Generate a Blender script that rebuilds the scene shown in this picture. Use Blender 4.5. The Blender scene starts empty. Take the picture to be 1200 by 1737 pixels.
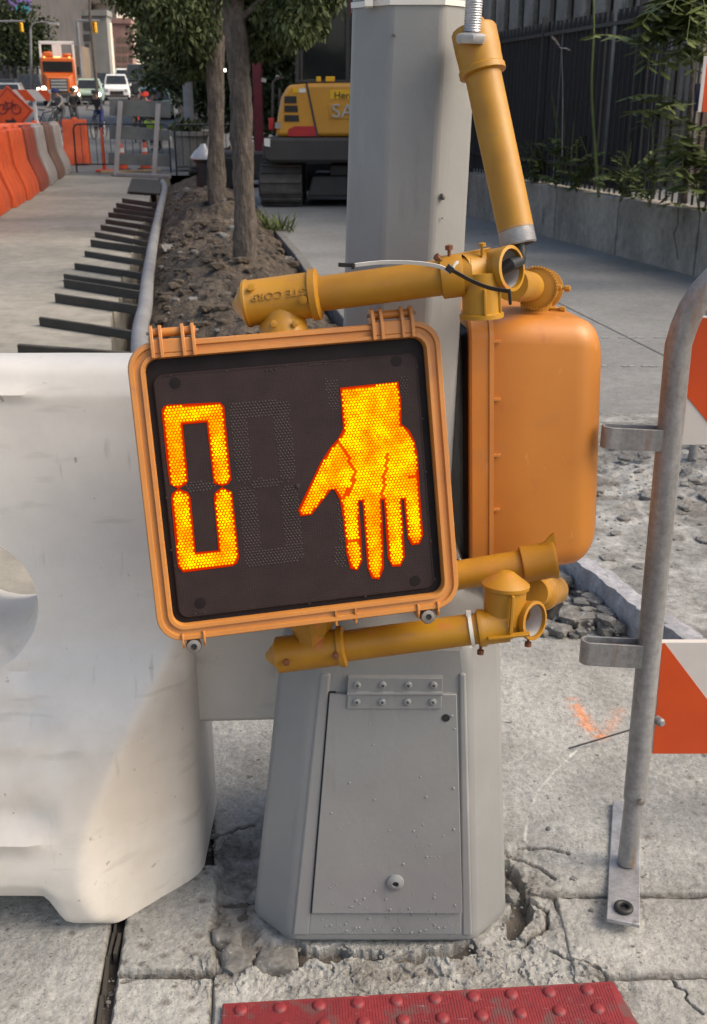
import bpy, bmesh, math, random
import numpy as np
from mathutils import Vector, Matrix, Euler, noise as mnoise
random.seed(7); RNG = np.random.default_rng(7)
SC = bpy.context.scene
COL = SC.collection
R = math.radians

# ------------------------------------------------------------------ camera, world, sun, exposure
CAMH = 1.48; PITCH = R(21.0); FPX = 1774.0; IW, IH = 1200.0, 1737.0
cam = bpy.data.cameras.new('camera'); camo = bpy.data.objects.new('camera', cam); COL.objects.link(camo)
cam.sensor_fit = 'VERTICAL'; cam.sensor_height = 36.0; cam.lens = 36.0 * FPX / IH
cam.clip_start = 0.05; cam.clip_end = 3000.0
camo.location = (0, 0, CAMH); camo.rotation_euler = (R(90) - PITCH, 0, 0)
cam.dof.use_dof = True; cam.dof.focus_distance = 1.66; cam.dof.aperture_fstop = 13.0
SC.camera = camo

SUN_EL = R(45.0); SUN_AZ = R(101.0)       # azimuth from +Y towards +X
w = bpy.data.worlds.new('World'); SC.world = w; w.use_nodes = True
nt = w.node_tree; bg = nt.nodes['Background']
sky = nt.nodes.new('ShaderNodeTexSky'); sky.sky_type = 'NISHITA'; sky.sun_disc = False
sky.sun_elevation = SUN_EL; sky.sun_rotation = SUN_AZ; sky.air_density = 1.0; sky.dust_density = 4.0; sky.ozone_density = 1.0
nt.links.new(sky.outputs[0], bg.inputs[0]); bg.inputs[1].default_value = 0.15
sl = bpy.data.lights.new('sun', 'SUN'); sl.energy = 1.35; sl.angle = R(45.0); sl.color = (1.0, 0.965, 0.92)
so = bpy.data.objects.new('sun', sl); COL.objects.link(so)
sd = Vector((math.cos(SUN_EL) * math.sin(SUN_AZ), math.cos(SUN_EL) * math.cos(SUN_AZ), math.sin(SUN_EL)))
so.rotation_euler = sd.to_track_quat('Z', 'Y').to_euler(); so.location = (6, 0, 12)
vs = SC.view_settings; vs.view_transform = 'Standard'; vs.look = 'None'; vs.gamma = 1.0; vs.use_curve_mapping = False
vs.exposure = 0.76
vs.use_white_balance = True; vs.white_balance_temperature = 7250.0; vs.white_balance_tint = 8.0
SC.render.engine = 'CYCLES'

# ------------------------------------------------------------------ survey helpers (photo pixel -> place)
def ray(px, py):
    x = (px - IW / 2) / FPX; y = (IH / 2 - py) / FPX
    return Vector((x, math.cos(PITCH) + y * math.sin(PITCH), -math.sin(PITCH) + y * math.cos(PITCH)))
def G(px, py, z=0.0):
    d = ray(px, py); t = (z - CAMH) / d.z; return Vector((d.x * t, d.y * t, z))
def AT(px, py, Y):
    d = ray(px, py); t = Y / d.y; return Vector((d.x * t, Y, CAMH + d.z * t))
def elev(y):
    return 0.0 if y < 30 else (0.04 * (y - 30) if y < 130 else 4.0)

# ------------------------------------------------------------------ numpy noise
_H = np.random.default_rng(3).random((256, 256))
def vnoise(x, y):
    xi = np.floor(x).astype(int); yi = np.floor(y).astype(int); fx = x - xi; fy = y - yi
    fx = fx * fx * (3 - 2 * fx); fy = fy * fy * (3 - 2 * fy)
    a = _H[xi % 256, yi % 256]; b = _H[(xi + 1) % 256, yi % 256]; c = _H[xi % 256, (yi + 1) % 256]; d = _H[(xi + 1) % 256, (yi + 1) % 256]
    return (a * (1 - fx) + b * fx) * (1 - fy) + (c * (1 - fx) + d * fx) * fy
def fbm(x, y, o=5, g=0.5):
    s = 0; a = 1.0; t = 0
    for i in range(o):
        s = s + a * (vnoise(x * 2 ** i + 17.3 * i, y * 2 ** i + 9.1 * i) - 0.5); t += a; a *= g
    return s / t * 2
def seg_dist(X, Y, pts):
    D = np.full(X.shape, 9e9)
    for (x0, y0), (x1, y1) in zip(pts[:-1], pts[1:]):
        dx, dy = x1 - x0, y1 - y0; L = dx * dx + dy * dy + 1e-12
        t = np.clip(((X - x0) * dx + (Y - y0) * dy) / L, 0, 1)
        D = np.minimum(D, np.hypot(X - x0 - t * dx, Y - y0 - t * dy))
    return D

# ------------------------------------------------------------------ mesh builder
class MB:
    def __init__(s): s.v = []; s.f = []
    def add(s, vs, fs):
        b = len(s.v); s.v += [Vector(p) for p in vs]; s.f += [tuple(i + b for i in f) for f in fs]; return s
    def bx(s, x0, x1, y0, y1, z0, z1, M=None):
        vs = [Vector((x, y, z)) for z in (z0, z1) for y in (y0, y1) for x in (x0, x1)]
        if M is not None: vs = [M @ p for p in vs]
        return s.add(vs, [(0, 2, 3, 1), (4, 5, 7, 6), (0, 1, 5, 4), (2, 6, 7, 3), (0, 4, 6, 2), (1, 3, 7, 5)])
    def bar(s, a, b, w, h, up=(0, 0, 1)):
        a, b = Vector(a), Vector(b); d = (b - a); L = d.length; d.normalize(); u = Vector(up)
        r = d.cross(u)
        if r.length < 1e-4: r = d.cross(Vector((1, 0, 0)))
        r.normalize(); u = r.cross(d)
        M = Matrix((r, d, u)).transposed().to_4x4(); M.translation = a
        return s.bx(-w / 2, w / 2, 0, L, -h / 2, h / 2, M)
    def tube(s, pts, r, n=14, cap=True, closed=False):
        pts = [Vector(p) for p in pts]; m = len(pts); rs = r if isinstance(r, (list, tuple)) else [r] * m
        rings = []; prev = None
        for i in range(m):
            if closed: t = pts[(i + 1) % m] - pts[i - 1]
            else: t = pts[min(i + 1, m - 1)] - pts[max(i - 1, 0)]
            if t.length < 1e-9: t = Vector((0, 0, 1))
            t.normalize()
            if prev is None:
                u = t.cross(Vector((0, 0, 1)) if abs(t.z) < 0.9 else Vector((1, 0, 0)))
            else: u = prev - t * prev.dot(t)
            u.normalize(); prev = u; v = t.cross(u)
            rings.append([pts[i] + (u * math.cos(2 * math.pi * k / n) + v * math.sin(2 * math.pi * k / n)) * rs[i] for k in range(n)])
        vs = [p for g in rings for p in g]; fs = []
        for i in range(m if closed else m - 1):
            j = (i + 1) % m
            for k in range(n):
                fs.append((i * n + k, i * n + (k + 1) % n, j * n + (k + 1) % n, j * n + k))
        if cap and not closed: fs.append(tuple(range(n - 1, -1, -1))); fs.append(tuple((m - 1) * n + k for k in range(n)))
        return s.add(vs, fs)
    def lathe(s, prof, o, ax, n=24, cap=True):
        o = Vector(o); ax = Vector(ax).normalized(); u = ax.cross(Vector((0, 0, 1)) if abs(ax.z) < 0.9 else Vector((1, 0, 0))).normalized(); v = ax.cross(u)
        vs = []; fs = []
        for r, h in prof:
            for k in range(n):
                a = 2 * math.pi * k / n; vs.append(o + ax * h + (u * math.cos(a) + v * math.sin(a)) * max(r, 1e-5))
        for i in range(len(prof) - 1):
            for k in range(n): fs.append((i * n + k, i * n + (k + 1) % n, (i + 1) * n + (k + 1) % n, (i + 1) * n + k))
        if cap: fs.append(tuple(range(n - 1, -1, -1))); fs.append(tuple((len(prof) - 1) * n + k for k in range(n)))
        return s.add(vs, fs)
    def prism(s, poly, o, u, v, d):
        """polygon in plane (o,u,v) extruded along vector d"""
        o, u, v, d = Vector(o), Vector(u), Vector(v), Vector(d); n = len(poly)
        a = [o + u * p[0] + v * p[1] for p in poly]; b = [p + d for p in a]
        return s.add(a + b, [tuple(range(n)), tuple(range(2 * n - 1, n - 1, -1))] + [(i, i + n, (i + 1) % n + n, (i + 1) % n) for i in range(n)])
    def loft(s, loops, cap=True):
        n = len(loops[0]); vs = [Vector(p) for l in loops for p in l]; fs = []
        for i in range(len(loops) - 1):
            for k in range(n): fs.append((i * n + k, i * n + (k + 1) % n, (i + 1) * n + (k + 1) % n, (i + 1) * n + k))
        if cap: fs.append(tuple(range(n - 1, -1, -1))); fs.append(tuple((len(loops) - 1) * n + k for k in range(n)))
        return s.add(vs, fs)
    def rock(s, c, r, seed, flat=0.7, sub=1):
        bm = bmesh.new(); bmesh.ops.create_icosphere(bm, subdivisions=sub, radius=1.0); rr = random.Random(seed)
        q = Euler((0, 0, rr.random() * 6.28)).to_matrix(); off = Vector((rr.random() * 9, rr.random() * 9, rr.random() * 9)); sx = 0.75 + rr.random() * 0.6
        for v in bm.verts:
            p = v.co.copy(); k = 1 + 0.45 * mnoise.noise(p * 1.3 + off) + 0.15 * mnoise.noise(p * 3.1 + off); p *= k
            p = Vector((max(-.85, min(.85, p.x)) * sx, max(-.8, min(.8, p.y)), max(-.75, min(.75, p.z)) * flat)); v.co = q @ p * r + Vector(c)
        bm.verts.index_update()
        s.add([v.co.copy() for v in bm.verts], [tuple(v.index for v in f.verts) for f in bm.faces]); bm.free(); return s
    def build(s, name, mat, parent=None, local=False, bevel=0, seg=2, smooth=True, ang=35, sub=0):
        me = bpy.data.meshes.new(name); o = bpy.data.objects.new(name, me); COL.objects.link(o)
        off = Vector((0, 0, 0))
        if parent is not None:
            o.parent = parent
            if not local: off = worg(parent)
        me.from_pydata([tuple(p - off) for p in s.v], [], s.f)
        bm = bmesh.new(); bm.from_mesh(me); bmesh.ops.recalc_face_normals(bm, faces=bm.faces[:]); bm.to_mesh(me); bm.free()
        fin(me, smooth, ang)
        if mat is not None: me.materials.append(mat)
        if bevel:
            b = o.modifiers.new('bevel', 'BEVEL'); b.width = bevel; b.segments = seg; b.limit_method = 'ANGLE'; b.angle_limit = R(38); b.harden_normals = False
        if sub:
            m = o.modifiers.new('sub', 'SUBSURF'); m.levels = sub; m.render_levels = sub
        return o
def fin(me, smooth=True, ang=35):
    if smooth and len(me.polygons):
        me.polygons.foreach_set('use_smooth', [True] * len(me.polygons)); me.set_sharp_from_angle(angle=R(ang))
def worg(o):
    p = Vector((0, 0, 0))
    while o is not None: p += o.location; o = o.parent
    return p
def raw(name, verts, faces, mat, parent=None, smooth=True, ang=180):
    me = bpy.data.meshes.new(name); o = bpy.data.objects.new(name, me); COL.objects.link(o)
    v = np.asarray(verts, dtype=np.float32)
    if parent is not None: o.parent = parent; v = v - np.array(worg(parent), dtype=np.float32)
    f = np.asarray(faces, dtype=np.int32); k = f.shape[1]
    me.vertices.add(len(v)); me.vertices.foreach_set('co', v.ravel())
    me.loops.add(f.size); me.loops.foreach_set('vertex_index', f.ravel())
    me.polygons.add(len(f)); me.polygons.foreach_set('loop_start', np.arange(len(f), dtype=np.int32) * k)
    me.update(calc_edges=True)
    if smooth:
        me.polygons.foreach_set('use_smooth', [True] * len(f))
        if ang < 180: me.set_sharp_from_angle(angle=R(ang))
    if mat is not None: me.materials.append(mat)
    return o
def gridfaces(nu, nv):
    i = np.arange(nu - 1)[:, None] * nv + np.arange(nv - 1)[None, :]
    i = i.ravel(); return np.stack([i, i + nv, i + nv + 1, i + 1], 1)
def tag(o, label, cat, group=None):
    o['label'] = label; o['category'] = cat
    if group: o['group'] = group
    return o
def struct(o, kind='structure', label=None):
    o['kind'] = kind
    if label: o['label'] = label
    return o
def thing(name, label, cat, loc=(0, 0, 0), rot=None, group=None):
    o = bpy.data.objects.new(name, None); COL.objects.link(o); o.location = loc; o.empty_display_size = 0.1
    if rot is not None: o.rotation_euler = rot
    return tag(o, label, cat, group)
def dup(t, loc, rotz=None, label=None):
    r = t.copy(); COL.objects.link(r); r.location = loc
    if rotz is not None: r.rotation_euler = (0, 0, rotz)
    if label: r['label'] = label
    for ch in list(t.children):
        c = ch.copy(); COL.objects.link(c); c.parent = r
        for g in list(ch.children):
            d = g.copy(); COL.objects.link(d); d.parent = c
    return r
def text_mesh(body, size, depth, sx=1.0):
    cu = bpy.data.curves.new('lettering', 'FONT'); cu.body = body; cu.size = size; cu.extrude = depth; cu.align_x = 'CENTER'; cu.align_y = 'CENTER'
    o = bpy.data.objects.new('lettering', cu); COL.objects.link(o); dg = bpy.context.evaluated_depsgraph_get()
    me = bpy.data.meshes.new_from_object(o.evaluated_get(dg)); bpy.data.objects.remove(o); bpy.data.curves.remove(cu)
    for v in me.vertices: v.co.x *= sx
    return me
ORD = ['first', 'second', 'third', 'fourth', 'fifth', 'sixth', 'seventh', 'eighth', 'ninth', 'tenth', 'eleventh', 'twelfth', 'thirteenth', 'fourteenth', 'fifteenth', 'sixteenth', 'seventeenth', 'eighteenth']

# ------------------------------------------------------------------ materials
def pm(name, c1, c2=None, scale=6.0, rough=0.6, metal=0.0, bump=0.0, bscale=60.0, bdist=0.002, c3=None, s3=40.0, t3=0.62, w3=0.06, coat=0.0, rvar=0.12, detail=6.0, tr=0.0, stretch=None, spec=0.5):
    m = bpy.data.materials.new(name); m.use_nodes = True; n = m.node_tree.nodes; L = m.node_tree.links; b = n['Principled BSDF']
    tc = n.new('ShaderNodeTexCoord'); src = tc.outputs['Object']
    if stretch:
        mp = n.new('ShaderNodeMapping'); mp.inputs['Scale'].default_value = stretch; L.new(src, mp.inputs[0]); src = mp.outputs[0]
    c2 = c2 or tuple(x * 0.8 for x in c1)
    def noi(sc, d=detail, rgh=0.6):
        t = n.new('ShaderNodeTexNoise'); t.inputs['Scale'].default_value = sc; t.inputs['Detail'].default_value = d; t.inputs['Roughness'].default_value = rgh; L.new(src, t.inputs['Vector']); return t
    def ramp(t, lo, hi):
        r = n.new('ShaderNodeMapRange'); r.inputs[1].default_value = lo; r.inputs[2].default_value = hi; r.interpolation_type = 'SMOOTHSTEP'; L.new(t.outputs[0], r.inputs[0]); return r
    n1 = noi(scale); r1 = ramp(n1, 0.32, 0.68)
    mx = n.new('ShaderNodeMix'); mx.data_type = 'RGBA'; mx.inputs[6].default_value = (*c1, 1); mx.inputs[7].default_value = (*c2, 1); L.new(r1.outputs[0], mx.inputs[0]); col = mx.outputs[2]
    if c3:
        n3 = noi(s3, 4.0); r3 = ramp(n3, t3, t3 + w3)
        m3 = n.new('ShaderNodeMix'); m3.data_type = 'RGBA'; m3.inputs[7].default_value = (*c3, 1); L.new(col, m3.inputs[6]); L.new(r3.outputs[0], m3.inputs[0]); col = m3.outputs[2]
    L.new(col, b.inputs['Base Color'])
    rr = n.new('ShaderNodeMapRange'); rr.inputs[3].default_value = max(0.03, rough - rvar); rr.inputs[4].default_value = min(1, rough + rvar); L.new(n1.outputs[0], rr.inputs[0]); L.new(rr.outputs[0], b.inputs['Roughness'])
    b.inputs['Metallic'].default_value = metal; b.inputs['Coat Weight'].default_value = coat; b.inputs['Specular IOR Level'].default_value = spec
    if tr: b.inputs['Transmission Weight'].default_value = tr
    if bump:
        nb = noi(bscale, 8.0); bp = n.new('ShaderNodeBump'); bp.inputs['Strength'].default_value = bump; bp.inputs['Distance'].default_value = bdist
        L.new(nb.outputs[0], bp.inputs['Height']); L.new(bp.outputs[0], b.inputs['Normal'])
    m['col'] = 1
    return m
def em(name, c, st, base=(0.02, 0.02, 0.02), c2=None, scale=40):
    m = bpy.data.materials.new(name); m.use_nodes = True; b = m.node_tree.nodes['Principled BSDF']
    b.inputs['Base Color'].default_value = (*base, 1); b.inputs['Emission Color'].default_value = (*c, 1); b.inputs['Emission Strength'].default_value = st; b.inputs['Roughness'].default_value = 0.4
    if c2:
        n = m.node_tree.nodes; L = m.node_tree.links; tc = n.new('ShaderNodeTexCoord'); t = n.new('ShaderNodeTexNoise'); t.inputs['Scale'].default_value = scale; t.inputs['Detail'].default_value = 2; L.new(tc.outputs['Object'], t.inputs[0])
        r = n.new('ShaderNodeMapRange'); r.inputs[1].default_value = 0.38; r.inputs[2].default_value = 0.62; L.new(t.outputs[0], r.inputs[0])
        x = n.new('ShaderNodeMix'); x.data_type = 'RGBA'; x.inputs[6].default_value = (*c, 1); x.inputs[7].default_value = (*c2, 1); L.new(r.outputs[0], x.inputs[0]); L.new(x.outputs[2], b.inputs['Emission Color'])
    return m
def attr_mix(m, attr, c, rough=0.95, c_b=None):
    """mix the base colour with c by the float point attribute (dirt, soil, spray marks with a shape of their own)"""
    n = m.node_tree.nodes; L = m.node_tree.links; b = n['Principled BSDF']; old = b.inputs['Base Color'].links[0].from_socket
    a = n.new('ShaderNodeAttribute'); a.attribute_name = attr; x = n.new('ShaderNodeMix'); x.data_type = 'RGBA'
    if c_b:
        tc = n.new('ShaderNodeTexCoord'); t = n.new('ShaderNodeTexNoise'); t.inputs['Scale'].default_value = 90; t.inputs['Detail'].default_value = 6; L.new(tc.outputs['Object'], t.inputs[0])
        y = n.new('ShaderNodeMix'); y.data_type = 'RGBA'; y.inputs[6].default_value = (*c, 1); y.inputs[7].default_value = (*c_b, 1)
        r = n.new('ShaderNodeMapRange'); r.inputs[1].default_value = 0.35; r.inputs[2].default_value = 0.65; L.new(t.outputs[0], r.inputs[0]); L.new(r.outputs[0], y.inputs[0]); L.new(y.outputs[2], x.inputs[7])
    else: x.inputs[7].default_value = (*c, 1)
    L.new(old, x.inputs[6]); L.new(a.outputs['Fac'], x.inputs[0]); L.new(x.outputs[2], b.inputs['Base Color']); return m
def set_attr(o, name, arr):
    a = o.data.attributes.new(name, 'FLOAT', 'POINT'); a.data.foreach_set('value', np.asarray(arr, dtype=np.float32).ravel())

MT = {}
MT['concrete'] = pm('pavement concrete', (0.385, 0.382, 0.365), (0.235, 0.232, 0.22), 3.2, 0.9, 0, 0.9, 130, 0.004, c3=(0.10, 0.096, 0.088), s3=46, t3=0.62, w3=0.1, detail=12)
attr_mix(MT['concrete'], 'soil', (0.075, 0.064, 0.054), c_b=(0.20, 0.18, 0.16)); attr_mix(MT['concrete'], 'spray', (0.72, 0.26, 0.1)); attr_mix(MT['concrete'], 'chalk', (0.62, 0.62, 0.58))
MT['rubble'] = pm('broken concrete', (0.34, 0.34, 0.33), (0.13, 0.128, 0.122), 6.0, 0.95, 0, 0.8, 90, 0.004, c3=(0.09, 0.085, 0.08), s3=18, t3=0.62, w3=0.12)
attr_mix(MT['rubble'], 'soil', (0.06, 0.05, 0.042), c_b=(0.15, 0.13, 0.11))
MT['crease'] = em('red led gap', (1.0, 0.05, 0.0), 0.42, (0.1, 0.01, 0.0))
MT['soil'] = pm('dark soil', (0.085, 0.072, 0.06), (0.14, 0.122, 0.105), 14, 0.98, 0, 0.9, 120, 0.006, c3=(0.2, 0.19, 0.17), s3=70, t3=0.66)
MT['dirt'] = pm('brown earth', (0.115, 0.088, 0.066), (0.058, 0.045, 0.036), 5, 0.98, 0, 1.0, 18, 0.07, c3=(0.2, 0.17, 0.14), s3=9, t3=0.62, w3=0.12)
MT['stone'] = pm('grey stone', (0.20, 0.195, 0.185), (0.11, 0.105, 0.1), 40, 0.9, 0, 0.7, 150, 0.003, c3=(0.34, 0.33, 0.31), s3=55, t3=0.62)
MT['road'] = pm('worn road concrete', (0.31, 0.285, 0.245), (0.20, 0.19, 0.165), 0.55, 0.92, 0, 0.4, 25, 0.006, c3=(0.33, 0.31, 0.27), s3=0.9, t3=0.58, w3=0.16)
MT['asphalt'] = pm('asphalt', (0.13, 0.13, 0.132), (0.09, 0.09, 0.092), 2.0, 0.9, 0, 0.5, 60, 0.004)
MT['walk'] = pm('smooth sidewalk', (0.22, 0.22, 0.217), (0.165, 0.165, 0.163), 0.8, 0.85, 0, 0.4, 60, 0.003, c3=(0.25, 0.25, 0.245), s3=2.2, t3=0.66, w3=0.1)
MT['polegrey'] = pm('grey pole paint', (0.262, 0.267, 0.27), (0.222, 0.226, 0.23), 3.0, 0.45, 0, 0.3, 70, 0.0016, coat=0.08, c3=(0.15, 0.155, 0.16), s3=14, t3=0.68, w3=0.1)
MT['ochre'] = pm('ochre enamel', (0.43, 0.205, 0.013), (0.35, 0.155, 0.010), 9, 0.48, 0, 0.22, 120, 0.0014, c3=(0.48, 0.16, 0.04), s3=24, t3=0.62, w3=0.08, coat=0.05)
MT['sigorange'] = pm('orange polycarbonate', (0.52, 0.196, 0.034), (0.46, 0.165, 0.028), 4, 0.45, 0, 0.12, 300, 0.0008, coat=0.06, c3=(0.44, 0.15, 0.035), s3=16, t3=0.64, w3=0.12, detail=9)
MT['siglight'] = pm('orange door frame', (0.53, 0.215, 0.052), (0.47, 0.18, 0.043), 6, 0.45, 0, 0.08, 300, 0.0006, coat=0.1)
MT['gasket'] = pm('black bezel', (0.016, 0.011, 0.012), (0.011, 0.008, 0.009), 20, 0.5)
MT['lens'] = pm('smoked lens', (0.034, 0.022, 0.022), (0.027, 0.018, 0.018), 30, 0.45, spec=0.15)
MT['ghost'] = pm('unlit lens cell', (0.050, 0.038, 0.038), (0.030, 0.023, 0.023), 300, 0.5, spec=0.2)
MT['led'] = em('amber led cell', (1.0, 0.70, 0.0), 1.15, (0.0, 0.0, 0.0), c2=(1.0, 0.30, 0.0), scale=30)
MT['ledback'] = em('amber led glow', (1.0, 0.17, 0.0), 0.5, (0.0, 0.0, 0.0), c2=(1.0, 0.08, 0.0), scale=45)
MT['ledhalo'] = em('painted red halo', (1.0, 0.04, 0.0), 0.35, (0.0, 0.0, 0.0))  # emission painted as the red halo around the lit symbols
MT['steel'] = pm('bright threaded steel', (0.6, 0.6, 0.61), (0.45, 0.45, 0.47), 30, 0.35, 0.7, 0.2, 200, 0.001)
MT['boltsteel'] = pm('screw steel', (0.42, 0.38, 0.35), (0.3, 0.26, 0.24), 50, 0.4, 1.0)
MT['rustbolt'] = pm('rusty bolt', (0.20, 0.07, 0.03), (0.12, 0.05, 0.03), 90, 0.8, 0.2)
MT['galv'] = pm('galvanised tube', (0.33, 0.33, 0.335), (0.22, 0.218, 0.22), 14, 0.5, 0.35, 0.15, 90, 0.0015, c3=(0.26, 0.12, 0.055), s3=9, t3=0.55, w3=0.13, stretch=(1.5, 1, 0.22))
MT['galvfoot'] = pm('galvanised foot', (0.42, 0.42, 0.44), (0.28, 0.28, 0.29), 16, 0.5, 0.5, 0.15, 90, 0.0015, c3=(0.2, 0.2, 0.2), s3=22, t3=0.62)
MT['blackrub'] = pm('black rubber', (0.018, 0.018, 0.018), (0.03, 0.03, 0.03), 20, 0.6)
MT['barrier'] = pm('weathered white plastic', (0.79, 0.745, 0.69), (0.71, 0.665, 0.61), 2.6, 0.5, 0, 0.08, 30, 0.003, c3=(0.42, 0.39, 0.35), s3=38, t3=0.675, w3=0.05, detail=9)
MT['tactile'] = pm('red tactile plastic', (0.25, 0.024, 0.03), (0.19, 0.02, 0.026), 9, 0.6, 0, 0.35, 200, 0.001, c3=(0.22, 0.06, 0.055), s3=30, t3=0.66, w3=0.1)
MT['signorange'] = pm('reflective orange', (0.62, 0.075, 0.012), (0.56, 0.062, 0.01), 8, 0.45, 0, 0.1, 250, 0.001)
MT['signwhite'] = pm('reflective white', (0.62, 0.58, 0.55), (0.56, 0.52, 0.5), 8, 0.5, 0, 0.1, 250, 0.001)
MT['orangeplastic'] = pm('orange barrier plastic', (0.66, 0.10, 0.025), (0.55, 0.075, 0.02), 3, 0.55, 0, 0.1, 10, 0.01)
MT['redplastic'] = pm('dark red barrier plastic', (0.30, 0.055, 0.03), (0.24, 0.05, 0.03), 3, 0.6)
MT['greyplastic'] = pm('faded grey barrier plastic', (0.36, 0.33, 0.32), (0.28, 0.25, 0.24), 3, 0.6)
MT['brownplastic'] = pm('faded brown barrier plastic', (0.19, 0.11, 0.085), (0.15, 0.085, 0.07), 3, 0.6)
MT['timber'] = pm('near-black timber', (0.035, 0.032, 0.028), (0.055, 0.048, 0.04), 6, 0.85, 0, 0.3, 30, 0.004, stretch=(1, 0.2, 1))  # very dark brown-grey, varied along the grain
MT['pipe'] = pm('grey conduit', (0.22, 0.22, 0.23), (0.17, 0.17, 0.18), 3, 0.6)
MT['bark'] = pm('tree bark', (0.14, 0.112, 0.094), (0.062, 0.05, 0.043), 16, 0.95, 0, 1.0, 30, 0.05, stretch=(1, 1, 0.3))
MT['leaf'] = pm('dark leaf', (0.080, 0.098, 0.036), (0.040, 0.055, 0.022), 2.2, 0.6)
MT['leaf2'] = pm('bright leaf', (0.13, 0.16, 0.05), (0.075, 0.10, 0.032), 3, 0.6)
MT['leaf3'] = pm('deep leaf', (0.030, 0.044, 0.018), (0.045, 0.06, 0.025), 2, 0.7)
for k in ('leaf', 'leaf2', 'leaf3'):
    bsdf = MT[k].node_tree.nodes['Principled BSDF']; bsdf.inputs['Specular IOR Level'].default_value = 0.25
MT['yellow'] = pm('digger yellow', (0.56, 0.27, 0.03), (0.50, 0.235, 0.026), 2, 0.4, coat=0.2)
MT['dark'] = pm('dark machine grey', (0.035, 0.033, 0.033), (0.045, 0.042, 0.042), 4, 0.6)
MT['track'] = pm('dusty track rubber', (0.10, 0.092, 0.085), (0.06, 0.055, 0.05), 5, 0.85, 0, 0.4, 40, 0.004)
MT['glass'] = pm('dark glass', (0.012, 0.015, 0.017), (0.02, 0.023, 0.025), 2, 0.08, rvar=0.03)
MT['red'] = pm('red paint', (0.42, 0.02, 0.025), (0.34, 0.018, 0.02), 4, 0.45)
MT['maroon'] = pm('maroon paint', (0.16, 0.012, 0.025), (0.12, 0.01, 0.02), 4, 0.5)
MT['white'] = pm('white paint', (0.70, 0.70, 0.69), (0.62, 0.62, 0.61), 4, 0.45)
MT['letter'] = pm('silver lettering', (0.45, 0.45, 0.45), (0.38, 0.38, 0.38), 10, 0.35, 0.4)
MT['black'] = pm('black paint', (0.012, 0.012, 0.013), (0.02, 0.02, 0.021), 6, 0.5)
MT['decal'] = pm('yellow decal', (0.75, 0.42, 0.015), (0.7, 0.38, 0.012), 6, 0.45)
MT['wall'] = pm('stained concrete wall', (0.33, 0.30, 0.26), (0.21, 0.19, 0.165), 2.0, 0.92, 0, 0.4, 40, 0.006, c3=(0.10, 0.095, 0.085), s3=3.5, t3=0.6, w3=0.15, stretch=(1, 1, 0.45))
MT['iron'] = pm('black fence iron', (0.018, 0.018, 0.02), (0.028, 0.027, 0.028), 8, 0.5)
MT['tarp'] = pm('black windscreen mesh', (0.016, 0.016, 0.019), (0.024, 0.023, 0.026), 1.5, 0.8, 0, 0.6, 6, 0.03, stretch=(1, 1, 0.15))
MT['bldg'] = pm('grey facade', (0.27, 0.265, 0.255), (0.2, 0.197, 0.19), 0.6, 0.9, stretch=(1, 1, 0.3))
MT['bcream'] = pm('cream facade', (0.75, 0.68, 0.58), (0.68, 0.6, 0.5), 0.4, 0.85)
MT['bpink'] = pm('pinkish brick facade', (0.36, 0.21, 0.18), (0.28, 0.16, 0.14), 1.2, 0.9)
MT['bdark'] = pm('dark brick facade', (0.06, 0.055, 0.06), (0.09, 0.08, 0.08), 0.5, 0.9)
MT['bbrown'] = pm('brown facade', (0.2, 0.15, 0.11), (0.15, 0.11, 0.085), 0.7, 0.9)
MT['purple'] = pm('purple mural paint', (0.23, 0.13, 0.42), (0.3, 0.2, 0.5), 0.3, 0.8)
MT['teal'] = pm('teal mural paint', (0.05, 0.32, 0.36), (0.08, 0.4, 0.42), 0.5, 0.8)
MT['trucko'] = pm('orange truck paint', (0.62, 0.13, 0.02), (0.56, 0.11, 0.018), 2, 0.35, coat=0.3)
MT['carsilver'] = pm('silver car paint', (0.4, 0.42, 0.44), (0.36, 0.38, 0.4), 2, 0.3, 0.3, coat=0.3)
MT['carwhite'] = pm('white car paint', (0.72, 0.73, 0.74), (0.66, 0.67, 0.68), 2, 0.3, coat=0.3)
MT['carblack'] = pm('black car paint', (0.02, 0.021, 0.023), (0.03, 0.03, 0.032), 2, 0.25, coat=0.4)
MT['cargreen'] = pm('pale green car paint', (0.36, 0.5, 0.42), (0.32, 0.46, 0.38), 2, 0.35, coat=0.2)
MT['headlamp'] = em('lit headlamp', (1.0, 0.95, 0.8), 4.0)
MT['marker'] = em('lit amber marker', (1.0, 0.6, 0.2), 2.0)
MT['glare'] = em('very bright headlamp', (0.9, 1.0, 0.85), 9.0)
MT['tyre'] = pm('tyre rubber', (0.02, 0.02, 0.02), (0.03, 0.03, 0.03), 10, 0.8)
MT['skin'] = pm('skin', (0.32, 0.19, 0.13), (0.28, 0.16, 0.11), 8, 0.6)
MT['tanwood'] = pm('pale timber', (0.42, 0.31, 0.2), (0.35, 0.25, 0.16), 5, 0.8)
MT['boardgrey'] = pm('weathered grey board', (0.16, 0.165, 0.165), (0.12, 0.125, 0.125), 3, 0.8)
MT['cone'] = pm('orange cone plastic', (0.62, 0.08, 0.02), (0.55, 0.07, 0.02), 5, 0.5)
MT['tieblack'] = pm('black nylon', (0.012, 0.012, 0.012), (0.02, 0.02, 0.02), 5, 0.4)
MT['tiewhite'] = pm('white nylon', (0.72, 0.7, 0.66), (0.66, 0.64, 0.6), 5, 0.4)
MT['pipewhite'] = pm('pale pipe interior', (0.5, 0.5, 0.52), (0.36, 0.36, 0.38), 20, 0.5)
MT['flesh_sign'] = MT['signorange']
MT['blue'] = pm('dark blue panel', (0.018, 0.03, 0.14), (0.022, 0.036, 0.16), 3, 0.6)

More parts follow.
